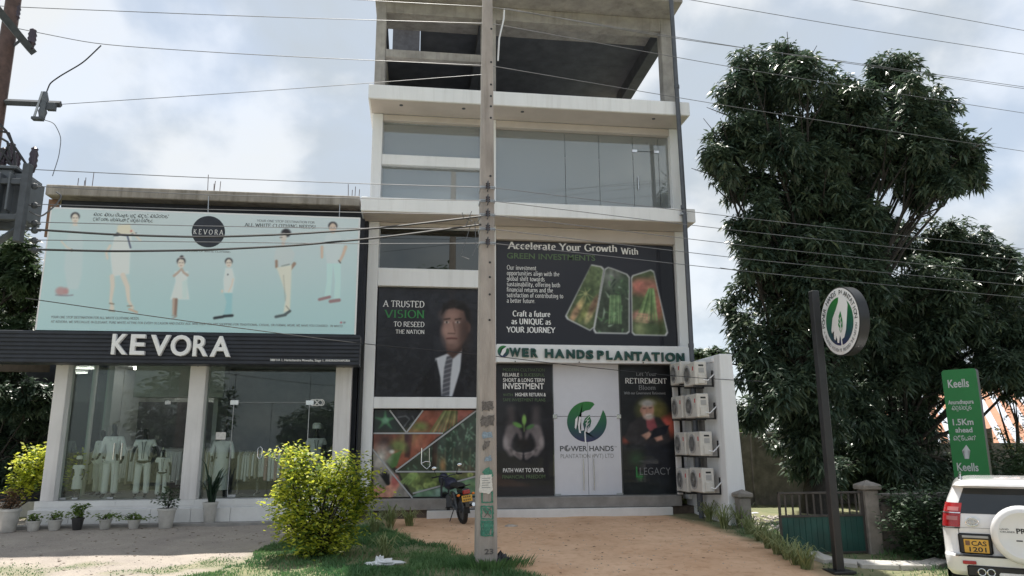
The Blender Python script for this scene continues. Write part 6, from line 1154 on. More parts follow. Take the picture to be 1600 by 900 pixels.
for pts in ([(722, 332), (725, 341), (738, 345)], [(737, 330), (733, 340), (727, 355)], [(736, 350), (728, 375), (720, 400), (733, 405)], [(742, 345), (744, 385), (738, 400)]): tube('loose_wire', [PY(x, y, PYY-.35) for x, y in pts], .007, 'wire_metal', pole, 4)
# ------------------------------------------------------------------ transformer pole at the far left
YT = PYY
tp = thing('transformer_pole', (fx(-6, 120, YT)-.1, YT, .3), 'rusty steel pole with cross-arms and a grey transformer at the left edge', 'utility pole')
tx = fx(3, 120, YT)
tube('shaft', [(tx, YT, gz(YT)-.2), (tx, YT, 11.6)], [.17, .12], 'rust_steel', tp, 12)
def bar(name, a, b_, w, m, parent): return B().tube([a, b_], w, 4).obj(name, m, parent)
e1 = PY(50, 80, YT+.15); e0 = PY(-20, -5, YT-1.6); bar('cross_arm', (tx, YT-1.7, e1[2]+.22), (tx+.18, YT+.6, e1[2]+.0), .07, 'steel_dark', tp) if False else bar('cross_arm', e0, e1, .085, 'steel_dark', tp)
bar('brace', PY(8, 82, YT), PY(33, 62, YT), .03, 'steel_dark', tp)
def insul(px, py, h_=.42, par=None):
    p = PY(px, py, YT); s_ = h_; B().lathe([(.02, -s_*.5), (.045, -s_*.45), (.055, -s_*.3), (.075, -s_*.2), (.06, -s_*.1), (.075, 0), (.06, .1*s_), (.075, .2*s_), (.05, .35*s_), (.06, .42*s_), (.02, .5*s_)], p, 12).obj('insulator', 'porcelain', par or tp, True)
insul(25, 20); insul(50, 61)
bar('cross_arm', PY(-30, 158, YT), PY(95, 163, YT), .065, 'steel_dark', tp)
fc = PY(68, 165, YT-.12); fu = B().lathe([(.05, -.26), (.055, -.2), (.075, -.12), (.055, -.06), (.075, 0), (.055, .06), (.075, .12), (.055, .2), (.04, .26)], fc, 10).obj('fuse_cutout', 'tank_grey', tp, True)
tube('fuse_tube', [(fc[0]-.10, fc[1]-.06, fc[2]-.26), (fc[0]-.02, fc[1]-.06, fc[2]+.24)], .02, 'galvanised', tp, 6); box('fuse_clip', fc[0]-.14, fc[0]+.04, fc[1]-.09, fc[1]+.02, fc[2]-.30, fc[2]-.25, 'steel_dark', tp); box('fuse_clip', fc[0]+.06, fc[0]+.2, fc[1]-.03, fc[1]+.06, fc[2]-.08, fc[2]+.06, 'steel_dark', tp)
# tank with fins and frame
tl_, tr_x = fx(-80, 320, YT), fx(45, 320, YT); tz0, tz1 = fz(20, 352, YT), fz(20, 278, YT)
tank = box('tank', tl_, tr_x-.1, YT-.45, YT+.35, tz0, tz1, 'tank_grey', tp, .02)
for k in range(8): box('cooling_fin', tl_+.1+k*.16, tl_+.13+k*.16, YT-.62, YT-.452, tz0+.1, tz1-.12, 'tank_grey', tank, .004)
box('cooling_fin', tr_x-.1, tr_x+.08, YT-.4, YT+.3, tz0+.05, tz1-.05, 'tank_grey', tank)
for z in (tz1-.26, tz0-.02): box('frame_beam', tl_-.2, fx(42, 300, YT-.5), YT-.60, YT-.50, z-.05, z+.05, 'steel_dark', tp)
box('frame_post', fx(34, 320, YT-.5), fx(45, 320, YT-.5), YT-.64, YT-.5, fz(40, 380, YT-.5), tz1+.05, 'steel_dark', tp); box('frame_beam', tl_-.2, tr_x, YT-.3, YT-.2, tz0-.16, tz0-.03, 'steel_dark', tp)
bar('frame_brace', PY(-20, 390, YT-.5), PY(38, 350, YT-.5), .06, 'steel_dark', tp); box('lid', tl_-.05, tr_x-.02, YT-.5, YT+.4, tz1, tz1+.05, 'tank_grey', tp)
for px_, py_ in ((4, 248), (17, 240), (25, 255), (52, 250)): insul(px_, py_, .5 if px_ > 40 else .42)
for pts in ([(0, 205), (14, 208), (22, 230), (24, 262)], [(0, 215), (12, 222), (16, 250)], [(-5, 190), (10, 205), (20, 225), (42, 258)], [(0, 232), (10, 246), (18, 258)], [(-6, 262), (6, 240), (14, 226)]): tube('jumper', [PY(x, y, YT-.3) for x, y in pts], .022, 'wire_black', tp, 5)
for py_ in (291, 321, 349, 360, 376, 391):
    p = PY(54, py_, YT-.35); B().ell(p, (.06, .06, .06), 8, 6).obj('dead_end', 'steel_dark', tp); tube('strap', [PY(44, py_-1, YT-.4), PY(64, py_+1, YT-.35)], .016, 'steel_dark', tp, 5)
def wire(pts, r, m, label, group='overhead lines', sag=0, cat='wire'):
    P = [Vector(p) for p in pts]; Q = []
    for k in range(len(P)-1):
        n_ = 8
        for j in range(n_): Q.append(P[k].lerp(P[k+1], j/n_))
    Q.append(P[-1]); 
    if len(pts) > 2:                       # smooth the corners
        for _ in range(6): Q = [Q[0]]+[(Q[i_-1]+Q[i_]*2+Q[i_+1])/4 for i_ in range(1, len(Q)-1)]+[Q[-1]]
    o = tube('overhead_wire', Q, r, m, None, 5); return tag(o, label, cat, group)
YWi = PYY-pole_w(7)-.10
Lw = lambda x, y: PY(x, y, YWi)
wire([Lw(55, 265), Lw(300, 277), Lw(560, 287), Lw(767, 293)], .0075, 'wire_metal', 'highest low-voltage wire from the transformer to the concrete pole')
wire([Lw(55, 291), Lw(300, 304), Lw(560, 310), Lw(767, 314)], .0075, 'wire_metal', 'second low-voltage wire from the transformer to the concrete pole')
wire([Lw(55, 319), Lw(300, 327), Lw(560, 332), Lw(767, 336)], .0075, 'wire_metal', 'third wire, crossing the top edge of the billboard')
wire([Lw(55, 347), Lw(300, 353), Lw(560, 357), Lw(767, 358)], .0075, 'wire_metal', 'wire crossing the round badge of the billboard')
wire([Lw(55, 375), Lw(300, 378), Lw(560, 381), Lw(767, 380)], .0075, 'wire_metal', 'lowest thin wire crossing the billboard just under its round badge')
wire([PY(58, 359, YWi-.12), PY(180, 367, YWi-.12), PY(320, 371, YWi-.12), PY(460, 366, YWi-.12), PY(600, 356, YWi-.12), PY(752, 338, YWi-.12)], .020, 'wire_black', 'upper thick twisted black cable rising to the concrete pole')
wire([PY(58, 390, YWi-.12), PY(180, 393, YWi-.12), PY(320, 391, YWi-.12), PY(460, 384, YWi-.12), PY(600, 371, YWi-.12), PY(752, 351, YWi-.12)], .020, 'wire_black', 'lower thick twisted black cable rising to the concrete pole')
wire([PY(40, 466, YWi-.1), PY(300, 503, YWi), PY(560, 537, YWi+.6), PY(745, 553, YWi+1.5), PY(900, 572, YWi+2.6), PY(1080, 590, 17.0), PY(1200, 597, 17.4), PY(1340, 604, 18)], .008, 'wire_black', 'thin telephone line crossing the signs low over both shop fronts')
wire([PY(-20, 8, YT), PY(25, 11, YT), PY(400, 26, YT), PY(769, 37, YT)], .007, 'wire_metal', 'high wire from the left insulator across the top floor'); wire([PY(20, 43, YT), PY(50, 49, YT), PY(155, 70, YT), PY(400, 86, YT), PY(769, 103, YT)], .007, 'wire_metal', 'high wire with a tap joint left of the tall building'); wire([PY(500, -4, YT), PY(596, 2, YT), PY(769, 11, YT)], .007, 'wire_metal', 'short high wire at the top edge left of the concrete pole')
wire([PY(95, 163, YT), PY(400, 143, YT), PY(575, 130, YT), PY(760, 116, YT)], .006, 'wire_metal', 'thin stay wire rising from the cross-arm to the concrete pole')
wire([PY(158, 71, YT), PY(130, 98, YT), PY(95, 118, YT), PY(78, 130, YT), PY(73, 143, YT-.1)], .012, 'wire_black', 'drop wire from the tap joint to the fuse cutout'); wire([PY(64, 186, YT-.1), PY(85, 192, YT-.1), PY(96, 215, YT-.1), PY(92, 245, YT-.1), PY(82, 275, YT-.2)], .007, 'wire_metal', 'looping drop wire from the fuse cutout to the transformer')
wire([PY(88, 300, YT-.4), PY(97, 306, YT-.4), PY(88, 320, YT-.4), PY(64, 340, YT-.4), PY(46, 330, YT-.4)], .014, 'wire_metal', 'pale looped cable beside the transformer frame')
# to the right: the next pole stands farther back, beyond the frame
def rw(y0, y1, lab, r=.0075, ymid=None, x0=768):
    a = PY(x0, y0, YWi if y0 > 200 else YT); b_ = PY(1700, y1+(y1-y0)*.10, 17.2); m_ = PY(1180, (y0+(y1-y0)*.47) if ymid is None else ymid, (a[1]+17.2)/2); wire([a, m_, b_], r, 'wire_metal', lab)
for k, (a, mm, b_) in enumerate(((293, 343, 390), (314, 364, 408), (336, 386, 430), (358, 407, 447), (380, 426, 466))): rw(a, b_, '%s of the five low wires running right from the concrete pole' % ('topmost', 'second', 'third', 'fourth', 'lowest')[k], .0075, mm)
for k, (a, mm, b_) in enumerate(((11, 78, 140), (37, 112, 178), (103, 173, 238))): rw(a, b_, '%s high wire running right from the concrete pole across the tree crown' % ('upper', 'middle', 'lower')[k], .007, mm)
wire([PY(1000, -14, 13.5), PY(1311, 40, 14.5), PY(1700, 100, 16)], .007, 'wire_metal', 'high wire above the tree crown at upper right'); wire([PY(1240, -16, 13.5), PY(1450, 20, 14.5), PY(1700, 66, 16)], .007, 'wire_metal', 'topmost wire in the upper right corner'); wire([PY(790, 13, YT), PY(1037, 58, 14.4), PY(1320, 96, 15.6), PY(1700, 150, 17)], .007, 'wire_metal', 'wire passing just over the tree top')
# ------------------------------------------------------------------ gate, walls and pillars
gy_ = 13.55; gL, gR = fx(1217, 800, gy_), fx(1350, 800, gy_); gt, gbz = fz(1280, 770, gy_), fz(1280, 866, gy_)+.02; gmid = fz(1280, 806, gy_)
ga = thing('metal_gate', ((gL+gR)/2, gy_, gbz), 'dark green sheet metal gate with upright bars along its top', 'gate')
box('panel', gL+.03, gR-.03, gy_, gy_+.012, gbz, gmid, 'gate_green', ga, .002); n_ = 15
for k in range(n_): xx = gL+.05+(gR-gL-.1)*k/(n_-1); box('rib', xx-.008, xx+.008, gy_-.010, gy_-.001, gbz+.01, gmid-.01, 'gate_green', ga, .002)
for z in (gt, gmid, gbz): box('rail', gL, gR, gy_-.02, gy_+.03, z-.02, z+.02, 'gate_steel', ga, .004)
for xx in (gL, gR-.04): box('stile', xx, xx+.04, gy_-.018, gy_+.028, gbz-.05, gt+.02, 'gate_steel', ga, .004)
for k in range(1, 12): xx = gL+(gR-gL)*k/12; box('bar', xx-.018, xx+.018, gy_, gy_+.012, gmid+.02, gt-.02, 'gate_steel', ga, .002)
def pillar(x0, x1, y0, z0, z1, lab, capm='pillar_cement'):
    r = thing('gate_pillar', ((x0+x1)/2, y0+(x1-x0)/2, z0), lab, 'pillar'); d = x1-x0
    box('shaft', x0, x1, y0, y0+d, z0-.2, z1-.18, 'pillar_cement', r, .02); box('cap', x0-.05, x1+.05, y0-.05, y0+d+.05, z1-.18, z1-.08, 'pillar_cement', r, .02)
    B().add([(x0-.03, y0-.03, z1-.08), (x1+.03, y0-.03, z1-.08), (x1+.03, y0+d+.03, z1-.08), (x0-.03, y0+d+.03, z1-.08), ((x0+x1)/2, y0+d/2, z1)], [(0,1,4),(1,2,4),(2,3,4),(3,0,4),(3,2,1,0)]).obj('cap_top', 'pillar_cement', r); return r
pillar(fx(1350, 800, gy_), fx(1371, 800, gy_), gy_-.1, gz(gy_), fz(1360, 750, gy_), 'cement gate pillar with pyramid cap at the right side of the green gate')
pillar(fx(1156, 790, 16.9), fx(1174, 790, 16.9), 16.9, gz(16.9), fz(1165, 765, 16.9), 'weathered cement pillar standing at the foot of the wing wall')
wl_ = thing('boundary_wall', (9.4, gy_, gz(gy_)), 'low cement panel wall between the gate pillar and the shrub', 'wall')
xw0 = fx(1372, 800, gy_)+.01
for k in range(2):
    for j in range(2): box('panel', xw0+k*.75+.03, xw0+k*.75+.72, gy_+.04, gy_+.10, gz(gy_)-.1+j*.52, gz(gy_)-.1+j*.52+.50, 'pillar_cement', wl_, .012)
    box('post', xw0+k*.75-.035, xw0+k*.75+.028, gy_, gy_+.14, gz(gy_)-.2, gz(gy_)+.98, 'pillar_cement', wl_, .01)
box('coping', xw0-.03, xw0+1.55, gy_-.02, gy_+.16, gz(gy_)+.985, gz(gy_)+1.08, 'pillar_cement', wl_, .01)
bw = thing('rear_wall', (12, 21.8, .6), 'grey cement boundary wall behind the gate and trees', 'wall')
for k in range(7): box('panel', 8.3+k*2.0, 8.3+k*2.0+1.88, 21.8, 21.95, .3, 2.75-(.35 if k > 1 else 0), 'pillar_cement', bw, .01); box('post', 8.2+k*2.0, 8.2+k*2.0+.095, 21.74, 22.0, .3, 2.85, 'pillar_cement', bw, .01)
# curved kerb strip by the round sign
kp = [(1258, 862), (1275, 872), (1300, 880), (1340, 884), (1400, 886), (1450, 886), (1475, 880)]
kb_ = thing('kerb', (*PG(1340, 884)[:2], gz(12.7)), 'curved pale concrete kerb strip at the foot of the round sign post', 'kerb'); PP = [PG(x, y) for x, y in kp]
for k in range(len(PP)-1):
    a, b_ = np.array(PP[k]), np.array(PP[k+1]); d = b_-a; d[2] = 0; l = np.linalg.norm(d); d /= l; nn_ = np.array([-d[1], d[0], 0])*.16; e = d*.006
    vv = [a+e-nn_, b_-e-nn_, b_-e+nn_, a+e+nn_]; z0 = [gz(v_[1])-.1 for v_ in vv]; z1 = [gz(v_[1])+.07 for v_ in vv]
    B().add([(v_[0], v_[1], z) for v_, z in zip(vv, z0)]+[(v_[0], v_[1], z) for v_, z in zip(vv, z1)], [(0,3,2,1),(4,5,6,7),(0,1,5,4),(1,2,6,5),(2,3,7,6),(3,0,4,7)]).obj('kerb_stone', 'curb_concrete', kb_, bevel=.012)
# ------------------------------------------------------------------ round sign on a black post
bp_ = PG(1311, 893); by_ = bp_[1]; rs_ = thing('round_sign', (bp_[0], by_, gz(by_)), 'round white drum sign with green hand-and-leaf emblem on a black post', 'sign')
pw = .070; ptz = fz(1278, 455, by_); box('post', bp_[0]-pw, bp_[0]+pw, by_-pw, by_+pw, gz(by_)-.2, ptz, 'black_paint', rs_, .012); box('base_plate', bp_[0]-.2, bp_[0]+.2, by_-.2, by_+.2, gz(by_)-.02, gz(by_)+.025, 'black_paint', rs_, .008)
dyc = by_-.20; cX = fx(1312, 502, dyc); cZ = fz(1312, 502, dyc); RD = (fz(1312, 449, dyc)-fz(1312, 555, dyc))/2
dep = .19
B().lathe([(RD-.02, 0), (RD, .01), (RD, dep-.01), (RD-.02, dep)], (cX, dyc, cZ), 48, 'x').obj('drum', 'black_paint', rs_, True)
def disc_pt(a, r, off): return (cX-off, dyc-r*math.cos(rad(a)), cZ+r*math.sin(rad(a)))     # seen from -x; angle 0 points to -y (picture right)
def disc_poly(name, uv, off, m):
    bm = bmesh.new(); bm.faces.new([bm.verts.new((cX-off, dyc-u*RD, cZ+w*RD)) for u, w in uv]); bmesh.ops.triangulate(bm, faces=bm.faces); bmesh.ops.recalc_face_normals(bm, faces=bm.faces)
    for f_ in bm.faces:
        if f_.normal.x > 0: f_.normal_flip()
    me_ = bpy.data.meshes.new(name); bm.to_mesh(me_); bm.free(); me_.materials.append(M[m]); return link(name, me_, rs_)
cir = lambda r, a0=0, a1=360, st=8: [(r*math.cos(rad(a)), r*math.sin(rad(a))) for a in range(a0, a1, st)]
disc_poly('face', cir(.97), .004, 'sign_white')
em = [(-.62*math.cos(0), 0)]; disc_poly('emblem', cir(.70), .008, 'logo_gradient')
disc_poly('hand', [(.25, .78), (.46, .56), (.50, .40), (.42, .10), (.30, -.30), (.18, -.50), (.02, -.54), (-.02, -.40), (-.10, -.62), (-.18, -.60), (-.20, -.40), (-.27, -.52), (-.34, -.46), (-.32, -.24), (-.42, -.30), (-.44, -.20), (-.32, .14), (-.10, .38), (.04, .56), (.10, .76)], .012, 'sign_white')
disc_poly('leaf', [(.02, -.34), (-.06, -.10), (.02, .16), (.12, .28), (.18, .04), (.16, -.18), (.08, -.34)], .016, 'sign_green'); disc_poly('leaf_stem', [(.03, -.92), (.03, -.5), (.08, .1), (.10, .1), (.08, -.5), (.08, -.92)], .020, 'sign_white')
for k in range(3): disc_poly('leaf_vein', [(.08, -.30+k*.15), (.15, -.20+k*.15), (.15, -.17+k*.15), (.08, -.26+k*.15)], .020, 'sign_white'); disc_poly('leaf_vein', [(.06, -.30+k*.15), (-.02, -.18+k*.15), (-.02, -.15+k*.15), (.06, -.26+k*.15)], .020, 'sign_white')
def ring_text(s, a_mid, da, r, size, inward, m):
    n_ = len(s)
    for k, ch in enumerate(s):
        if ch == ' ': continue
        a = a_mid+(((n_-1)/2-k) if not inward else (k-(n_-1)/2))*da; v, f = text_geo(ch, .01); w = (v[:, 0].min()+v[:, 0].max())/2; th = rad(a-90) if not inward else rad(a+90)
        u_, q_ = (v[:, 0]-w)*size, (v[:, 1]-.36)*size; U_ = r*math.cos(rad(a))+u_*math.cos(th)-q_*math.sin(th); W_ = r*math.sin(rad(a))+u_*math.sin(th)+q_*math.cos(th)
        mk('letter', np.column_stack([np.full(len(v), cX-.010), dyc-U_*RD, cZ+W_*RD]), f, m, rs_)
ring_text('POWER HANDS PLANTATION', 92, 8.6, .84, .21, False, 'print_dark'); ring_text('A TRUSTED VISION TO RESEED THE NATION', 270, 4.2, .84, .13, True, 'print_grey')
# ------------------------------------------------------------------ green direction sign
ky = 16.5; ka, kc = PY(1472, 577, ky), PY(1527, 574, ky); kd, ke = PY(1490, 751, ky), PY(1543, 749, ky)
ks = thing('direction_sign', ((kd[0]+ke[0])/2, ky, gz(ky)), 'upright green roadside sign with white distance lettering and an up arrow', 'sign')
kx0, kx1, kz0, kz1 = (ka[0]+kd[0])/2, (kc[0]+ke[0])/2, kd[2], ka[2]
rr0 = .08; rp = []
for cx_, cz_, a0 in ((kx1-rr0, kz1-rr0, 0), (kx0+rr0, kz1-rr0, 90), (kx0+rr0, kz0+rr0, 180), (kx1-rr0, kz0+rr0, 270)):
    rp += [(cx_+rr0*math.cos(rad(a0+k*22.5)), cz_+rr0*math.sin(rad(a0+k*22.5))) for k in range(5)]
B().prism(rp, ky, ky+.14).obj('case', 'black_paint', ks); B().prism(rp, ky-.006, ky-.001).obj('face', 'sign_green', ks)
for dx_ in (.2, .62): box('post', kx0+dx_-.03, kx0+dx_+.03, ky+.02, ky+.08, gz(ky)-.2, kz0+.02, 'black_paint', ks)
yk = ky-.012
mat('sign_silver', (.62, .63, .64), .4, .05)
sans('Keells', 1482.5, 1515, 605, 13, yk, 'sign_silver', ks, .018); sans('Anuradhapura', 1482.5, 1522, 631, 6.5, yk, 'sign_silver', ks, .022); serif('අනුරාධපුර', 1488, 1519, 640, 6.5, yk, 'sign_silver', ks, .15, .13, table=SI, sf=False)
sans('1.5Km', 1490, 1522, 664, 10, yk, 'sign_silver', ks, .022); sans('ahead', 1494, 1520.5, 675.5, 8, yk, 'sign_silver', ks, .022); serif('ඉදිරියෙන්', 1491, 1526, 688, 7, yk, 'sign_silver', ks, .15, .13, table=SI, sf=False)
ks.scale = (.84, 1, 1); ks.rotation_euler = (0, 0, rad(-58))
flat_poly('arrow', [(1510.5, 695), (1517, 704), (1513.3, 704), (1515, 717), (1508.5, 717), (1508, 704), (1504, 704.5)], yk, 'sign_silver', ks); sans('Keells', 1497, 1530, 736, 13, yk, 'sign_silver', ks, .018)
# ------------------------------------------------------------------ striped roof and low house far right
hr = thing('market_hall', (24, 30, .6), 'low building with orange and white striped roof behind the trees at right', 'building')
a0 = PY(1400, 705, 29); a1 = PY(1640, 610, 34); 
rx0, rx1 = fx(1380, 690, 29), fx(1720, 690, 29); rz0, rz1 = fz(1560, 705, 29), fz(1560, 596, 34); ns_ = 26
for k in range(ns_):
    xa, xb = rx0+(rx1-rx0)*k/ns_, rx0+(rx1-rx0)*(k+.97)/ns_
    B().add([(xa, 29, rz0), (xb, 29, rz0), (xb+3.2, 34.5, rz1), (xa+3.2, 34.5, rz1), (xa, 29, rz0-.08), (xb, 29, rz0-.08), (xb+3.2, 34.5, rz1-.08), (xa+3.2, 34.5, rz1-.08)], [(0,1,2,3),(7,6,5,4),(0,4,5,1),(1,5,6,2),(2,6,7,3),(3,7,4,0)]).obj('roof_sheet', 'roof_orange' if k % 2 else 'roof_white', hr)
box('wall', rx0+.4, rx1-.4, 29.5, 34, .3, rz0-.1, 'pillar_cement', hr, 0)
nb = thing('neighbour_shed', (-12.5, 24, .6), 'dark timber and board shed left of the shop', 'shed')
box('wall', -17, -9.7, 25.2, 25.4, .4, 5.9, 'dark_wall', nb, 0)
rz_ = fz(40, 562, 24)
for k in range(6): x0_ = fx(-30, 580, 24)+k*.62; box('roof_board', x0_, x0_+.55, 23.2, 25.0, rz_-.05+.0, rz_+.02, 'brown_board', nb, .01); 
box('eave_board', fx(-40, 580, 23.2), fx(78, 580, 23.2), 23.1, 23.18, rz_-.45, rz_+.1, 'brown_board', nb); box('garden_wall', -16, -9.7, 21.6, 21.75, .3, 1.0, 'curb_concrete', nb)
# litter
p = PG(598, 884); lt = thing('plastic_bag', (p[0], p[1], ground_z(p[0], p[1])), 'crumpled white plastic bag in the grass below the shrub', 'bag')
def crumple(c, r, m, nm, par, seed):
    b_ = B().ell((0, 0, 0), (1, 1, 1), 14, 9); rs = np.random.RandomState(seed); V_ = [np.array(v_)*(1+.45*math.sin(v_[0]*5+seed)*math.cos(v_[1]*6)+rs.normal(0, .12)) for v_ in b_.v]; b_.v = [(c[0]+v_[0]*r[0], c[1]+v_[1]*r[1], max(c[2]+v_[2]*r[2], c[2]-.01)) for v_ in V_]; return b_.obj(nm, m, par)
crumple((p[0], p[1], p[2]+.03), (.26, .12, .07), 'plastic_white', 'sheet', lt, 3); crumple((p[0]-.05, p[1], p[2]+.08), (.07, .05, .08), 'plastic_white', 'knot', lt, 5)
p = PG(783, 884); lt = thing('rubbish_bag', (p[0], p[1], ground_z(p[0], p[1])), 'small black rubbish bag at the foot of the concrete pole', 'bag'); crumple((p[0], p[1], p[2]+.06), (.16, .10, .12), 'plastic_black', 'sack', lt, 8)
for k, (x, y, s_, lab) in enumerate(((798, 822, .16, 'flat pale stone on the earth drive right of the pole'), (392, 861, .06, 'small pale stone on the gravel at the shadow edge'), (1180, 803, .12, 'white scrap lying on the rubble heap'))):
    p = PG(x, y); b_ = B().ell((0, 0, 0), (1, 1, 1), 10, 6); rs = np.random.RandomState(k+50); b_.v = [(p[0]+v_[0]*s_*rs.uniform(.85, 1.1), p[1]+v_[1]*s_*.6, ground_z(p[0], p[1])+max(v_[2], -.3)*s_*.28) for v_ in b_.v]; tag(b_.obj('stone' if k < 2 else 'scrap', 'stone' if k < 2 else 'plastic_white', None), lab, 'stone' if k < 2 else 'litter')
# ------------------------------------------------------------------ white off-road vehicle (rear quarter in view)
car = thing('parked_vehicle', (9.12, 10.70, -.03), 'white off-road vehicle seen from behind with spare wheel cover and yellow plate', 'car', None, rad(-38.5), True)
TZ = [.42, .50, .72, .745, 1.08, 1.12, 1.33, 1.55, 1.735, 1.76, 1.82, 1.86]
TW = [.88, .93, .945, .94, .938, .93, .90, .83, .745, .735, .68, .52]; T0 = [-.02, -.10, -.12, .0, .0, .0, .02, .12, .22, .06, .09, .35]; T1_ = [4.7, 4.75, 4.8, 4.8, 4.72, 3.75, 3.45, 3.1, 2.8, 2.75, 2.6, 2.2]; TR_ = [.2, .22, .22, .22, .22, .22, .22, .2, .18, .18, .18, .2]
def lv(z): return [float(np.interp(z, TZ, t_)) for t_ in (TW, T0, T1_, TR_)]
def surf(u, z, off=0.0):
    """u: metres past the start of the rear corner (negative = on the rear face); left side of the car is +u mirrored by sign outside"""
    w, y0, y1, r = lv(z)
    if u <= 0: return (w-r+u, y0-off)
    if u <= r*math.pi/2: a = u/r; return (w-r+(r+off)*math.sin(a), y0+r-(r+off)*math.cos(a))
    return (w+off, y0+r+u-r*math.pi/2)
V_, F_ = [], []; NS = None
for z in TZ:
    w, y0, y1, r = lv(z); ring = []
    half = [(w-r+u_, y0) if False else surf(u_, z) for u_ in [0, r*.4, r*.8, r*1.2, r*math.pi/2]]
    half = [(0.0, y0), ((w-r)*.5, y0)]+half+[(w, y0+(y1-y0)*.3), (w, y0+(y1-y0)*.6), (w, y1-.3), (w-.08, y1-.1), (w-.3, y1), (0, y1+.03)]
    ring = half+[(-x, y) for x, y in half[-2:0:-1]]; NS = len(ring); V_ += [(x, y, z) for x, y in ring]
for i_ in range(len(TZ)-1):
    for k in range(NS): F_.append((i_*NS+k, i_*NS+(k+1) % NS, (i_+1)*NS+(k+1) % NS, (i_+1)*NS+k))
F_ += [tuple(range(NS-1, -1, -1)), tuple(range((len(TZ)-1)*NS, len(TZ)*NS))]
cb = B(); cb.v = V_; cb.f = F_; cb.obj('body', 'car_white', car, True, .008, 1)
def cpatch(name, us, zs, off, m, side=-1, parent=car, thick=.012):
    n_, k_ = len(us), len(zs); v = []
    for o_ in (off, off-thick):
        for z in zs:
            for u_ in us: x, y = surf(u_, z, o_); v.append((side*x, y, z))
    f = []; N_ = n_*k_
    for j in range(k_-1):
        for i_ in range(n_-1): a = j*n_+i_; f += [(a, a+1, a+1+n_, a+n_), (N_+a, N_+a+n_, N_+a+1+n_, N_+a+1)]
    for i_ in range(n_-1): f += [(i_, N_+i_, N_+i_+1, i_+1), ((k_-1)*n_+i_, (k_-1)*n_+i_+1, N_+(k_-1)*n_+i_+1, N_+(k_-1)*n_+i_)]
    for j in range(k_-1): f += [(j*n_, j*n_+n_, N_+j*n_+n_, N_+j*n_), (j*n_+n_-1, N_+j*n_+n_-1, N_+j*n_+2*n_-1, j*n_+2*n_-1)]
    return B().add(v, f).obj(name, m, parent, True)
L_ = np.linspace
def rear_strip(name, x0, x1, z0, z1, off, m, parent=car, nz_=5, inset=0.0, bevel=.004):
    v = []; zz = list(L_(z0, z1, nz_)); f = []
    for o_ in (off, off-.014):
        for z in zz: y = lv(z)[1]-o_; v += [(x0+inset*(z-z0)/(z1-z0), y, z), (x1-inset*(z-z0)/(z1-z0), y, z)]
    N_ = nz_*2
    for j in range(nz_-1): a = 2*j; f += [(a, a+1, a+3, a+2), (N_+a, N_+a+2, N_+a+3, N_+a+1), (a, a+2, N_+a+2, N_+a), (a+1, N_+a+1, N_+a+3, a+3)]
    f += [(0, N_, N_+1, 1), (N_-2, N_-1, 2*N_-1, 2*N_-2)]
    return B().add(v, f).obj(name, m, parent)
rear_strip('rear_window', -.74, .74, 1.345, 1.728, .006, 'car_glass', inset=.16)
for s_ in (-1, 1): box('panel_gap', s_*.715-.004, s_*.715+.004, -.0035, .002, .75, 1.12, 'black_plastic', car, 0)
box('panel_gap', -.90, .90, -.0035, .002, 1.128, 1.136, 'ac_grille', car, 0)
box('wiper', -.1, .42, -.02, -.008, 1.36, 1.375, 'black_plastic', car)
for s_ in (-1, 1):
    lamp = cpatch('tail_lamp', L_(-.015, .30, 7), L_(1.14, 1.50, 6), .014, 'lamp_red', s_)
    cpatch('lamp_lens', L_(.02, .18, 4), L_(1.24, 1.30, 3), .020, 'lamp_clear', s_, lamp); cpatch('lamp_lens', L_(.02, .18, 4), L_(1.38, 1.44, 3), .020, 'lamp_clear', s_, lamp); cpatch('lamp_trim', L_(-.01, .29, 6), L_(1.345, 1.36, 2), .021, 'chrome', s_, lamp)
    cpatch('side_window', L_(.62, 3.0, 6), L_(1.36, 1.70, 5), .004, 'car_glass', s_); cpatch('lamp_trim', L_(-.015, .30, 6), L_(1.115, 1.135, 2), .014, 'black_plastic', s_, lamp)
    box('reflector', s_*.62-.09, s_*.62+.09, -.135, -.122, .605, .655, 'lamp_red', car)
    mr = B().ell((s_*1.12, 3.05, 1.33), (.13, .07, .095), 12, 8).obj('door_mirror', 'car_white', car, True); B().ell((s_*1.12, 2.995, 1.33), (.105, .02, .075), 12, 6).obj('mirror_face', 'mirror_glass', mr, True); box('mirror_arm', min(s_*.90, s_*1.03), max(s_*.90, s_*1.03), 3.03, 3.07, 1.27, 1.31, 'black_plastic', mr)
    tube('roof_rail', [(s_*.62, .35, 1.84), (s_*.62, .5, 1.90), (s_*.62, 2.2, 1.91), (s_*.62, 2.4, 1.86)], .02, 'chrome', car, 6)
    for y_ in (.95, 3.75):
        wh = B().lathe([(.22, -.11), (.36, -.11), (.385, -.08), (.39, 0), (.385, .08), (.36, .11), (.22, .11)], (s_*.80, y_, .39), 28, 'x').obj('wheel', 'rubber', car, True); B().lathe([(.215, -.08), (.215, .08), (.10, .09), (.03, .10)] if s_ > 0 else [(.03, -.10), (.10, -.09), (.215, -.08), (.215, .08)], (s_*.80, y_, .39), 20, 'x').obj('rim', 'chrome', wh, True)
        B().lathe([(.43, 0), (.43, .006)], (s_*.943 if s_ > 0 else -.949, y_, .46), 28, 'x').obj('wheel_arch', 'black_plastic', car)
    ex = -.47+(.12 if s_ > 0 else 0); et = tube('exhaust_tip', [(ex+.05*math.cos(t_), -.142, .50+.05*math.sin(t_)) for t_ in L_(0, 6.28, 17)], .009, 'chrome', car, 6)
box('lower_bumper', -.66, .66, -.130, -.10, .43, .59, 'black_plastic', car, .02); box('skid_plate', -.25, .62, -.155, -.13, .44, .51, 'car_white', car, .02); box('bumper_step', -.80, .80, -.135, -.02, .718, .738, 'black_plastic', car, .008)
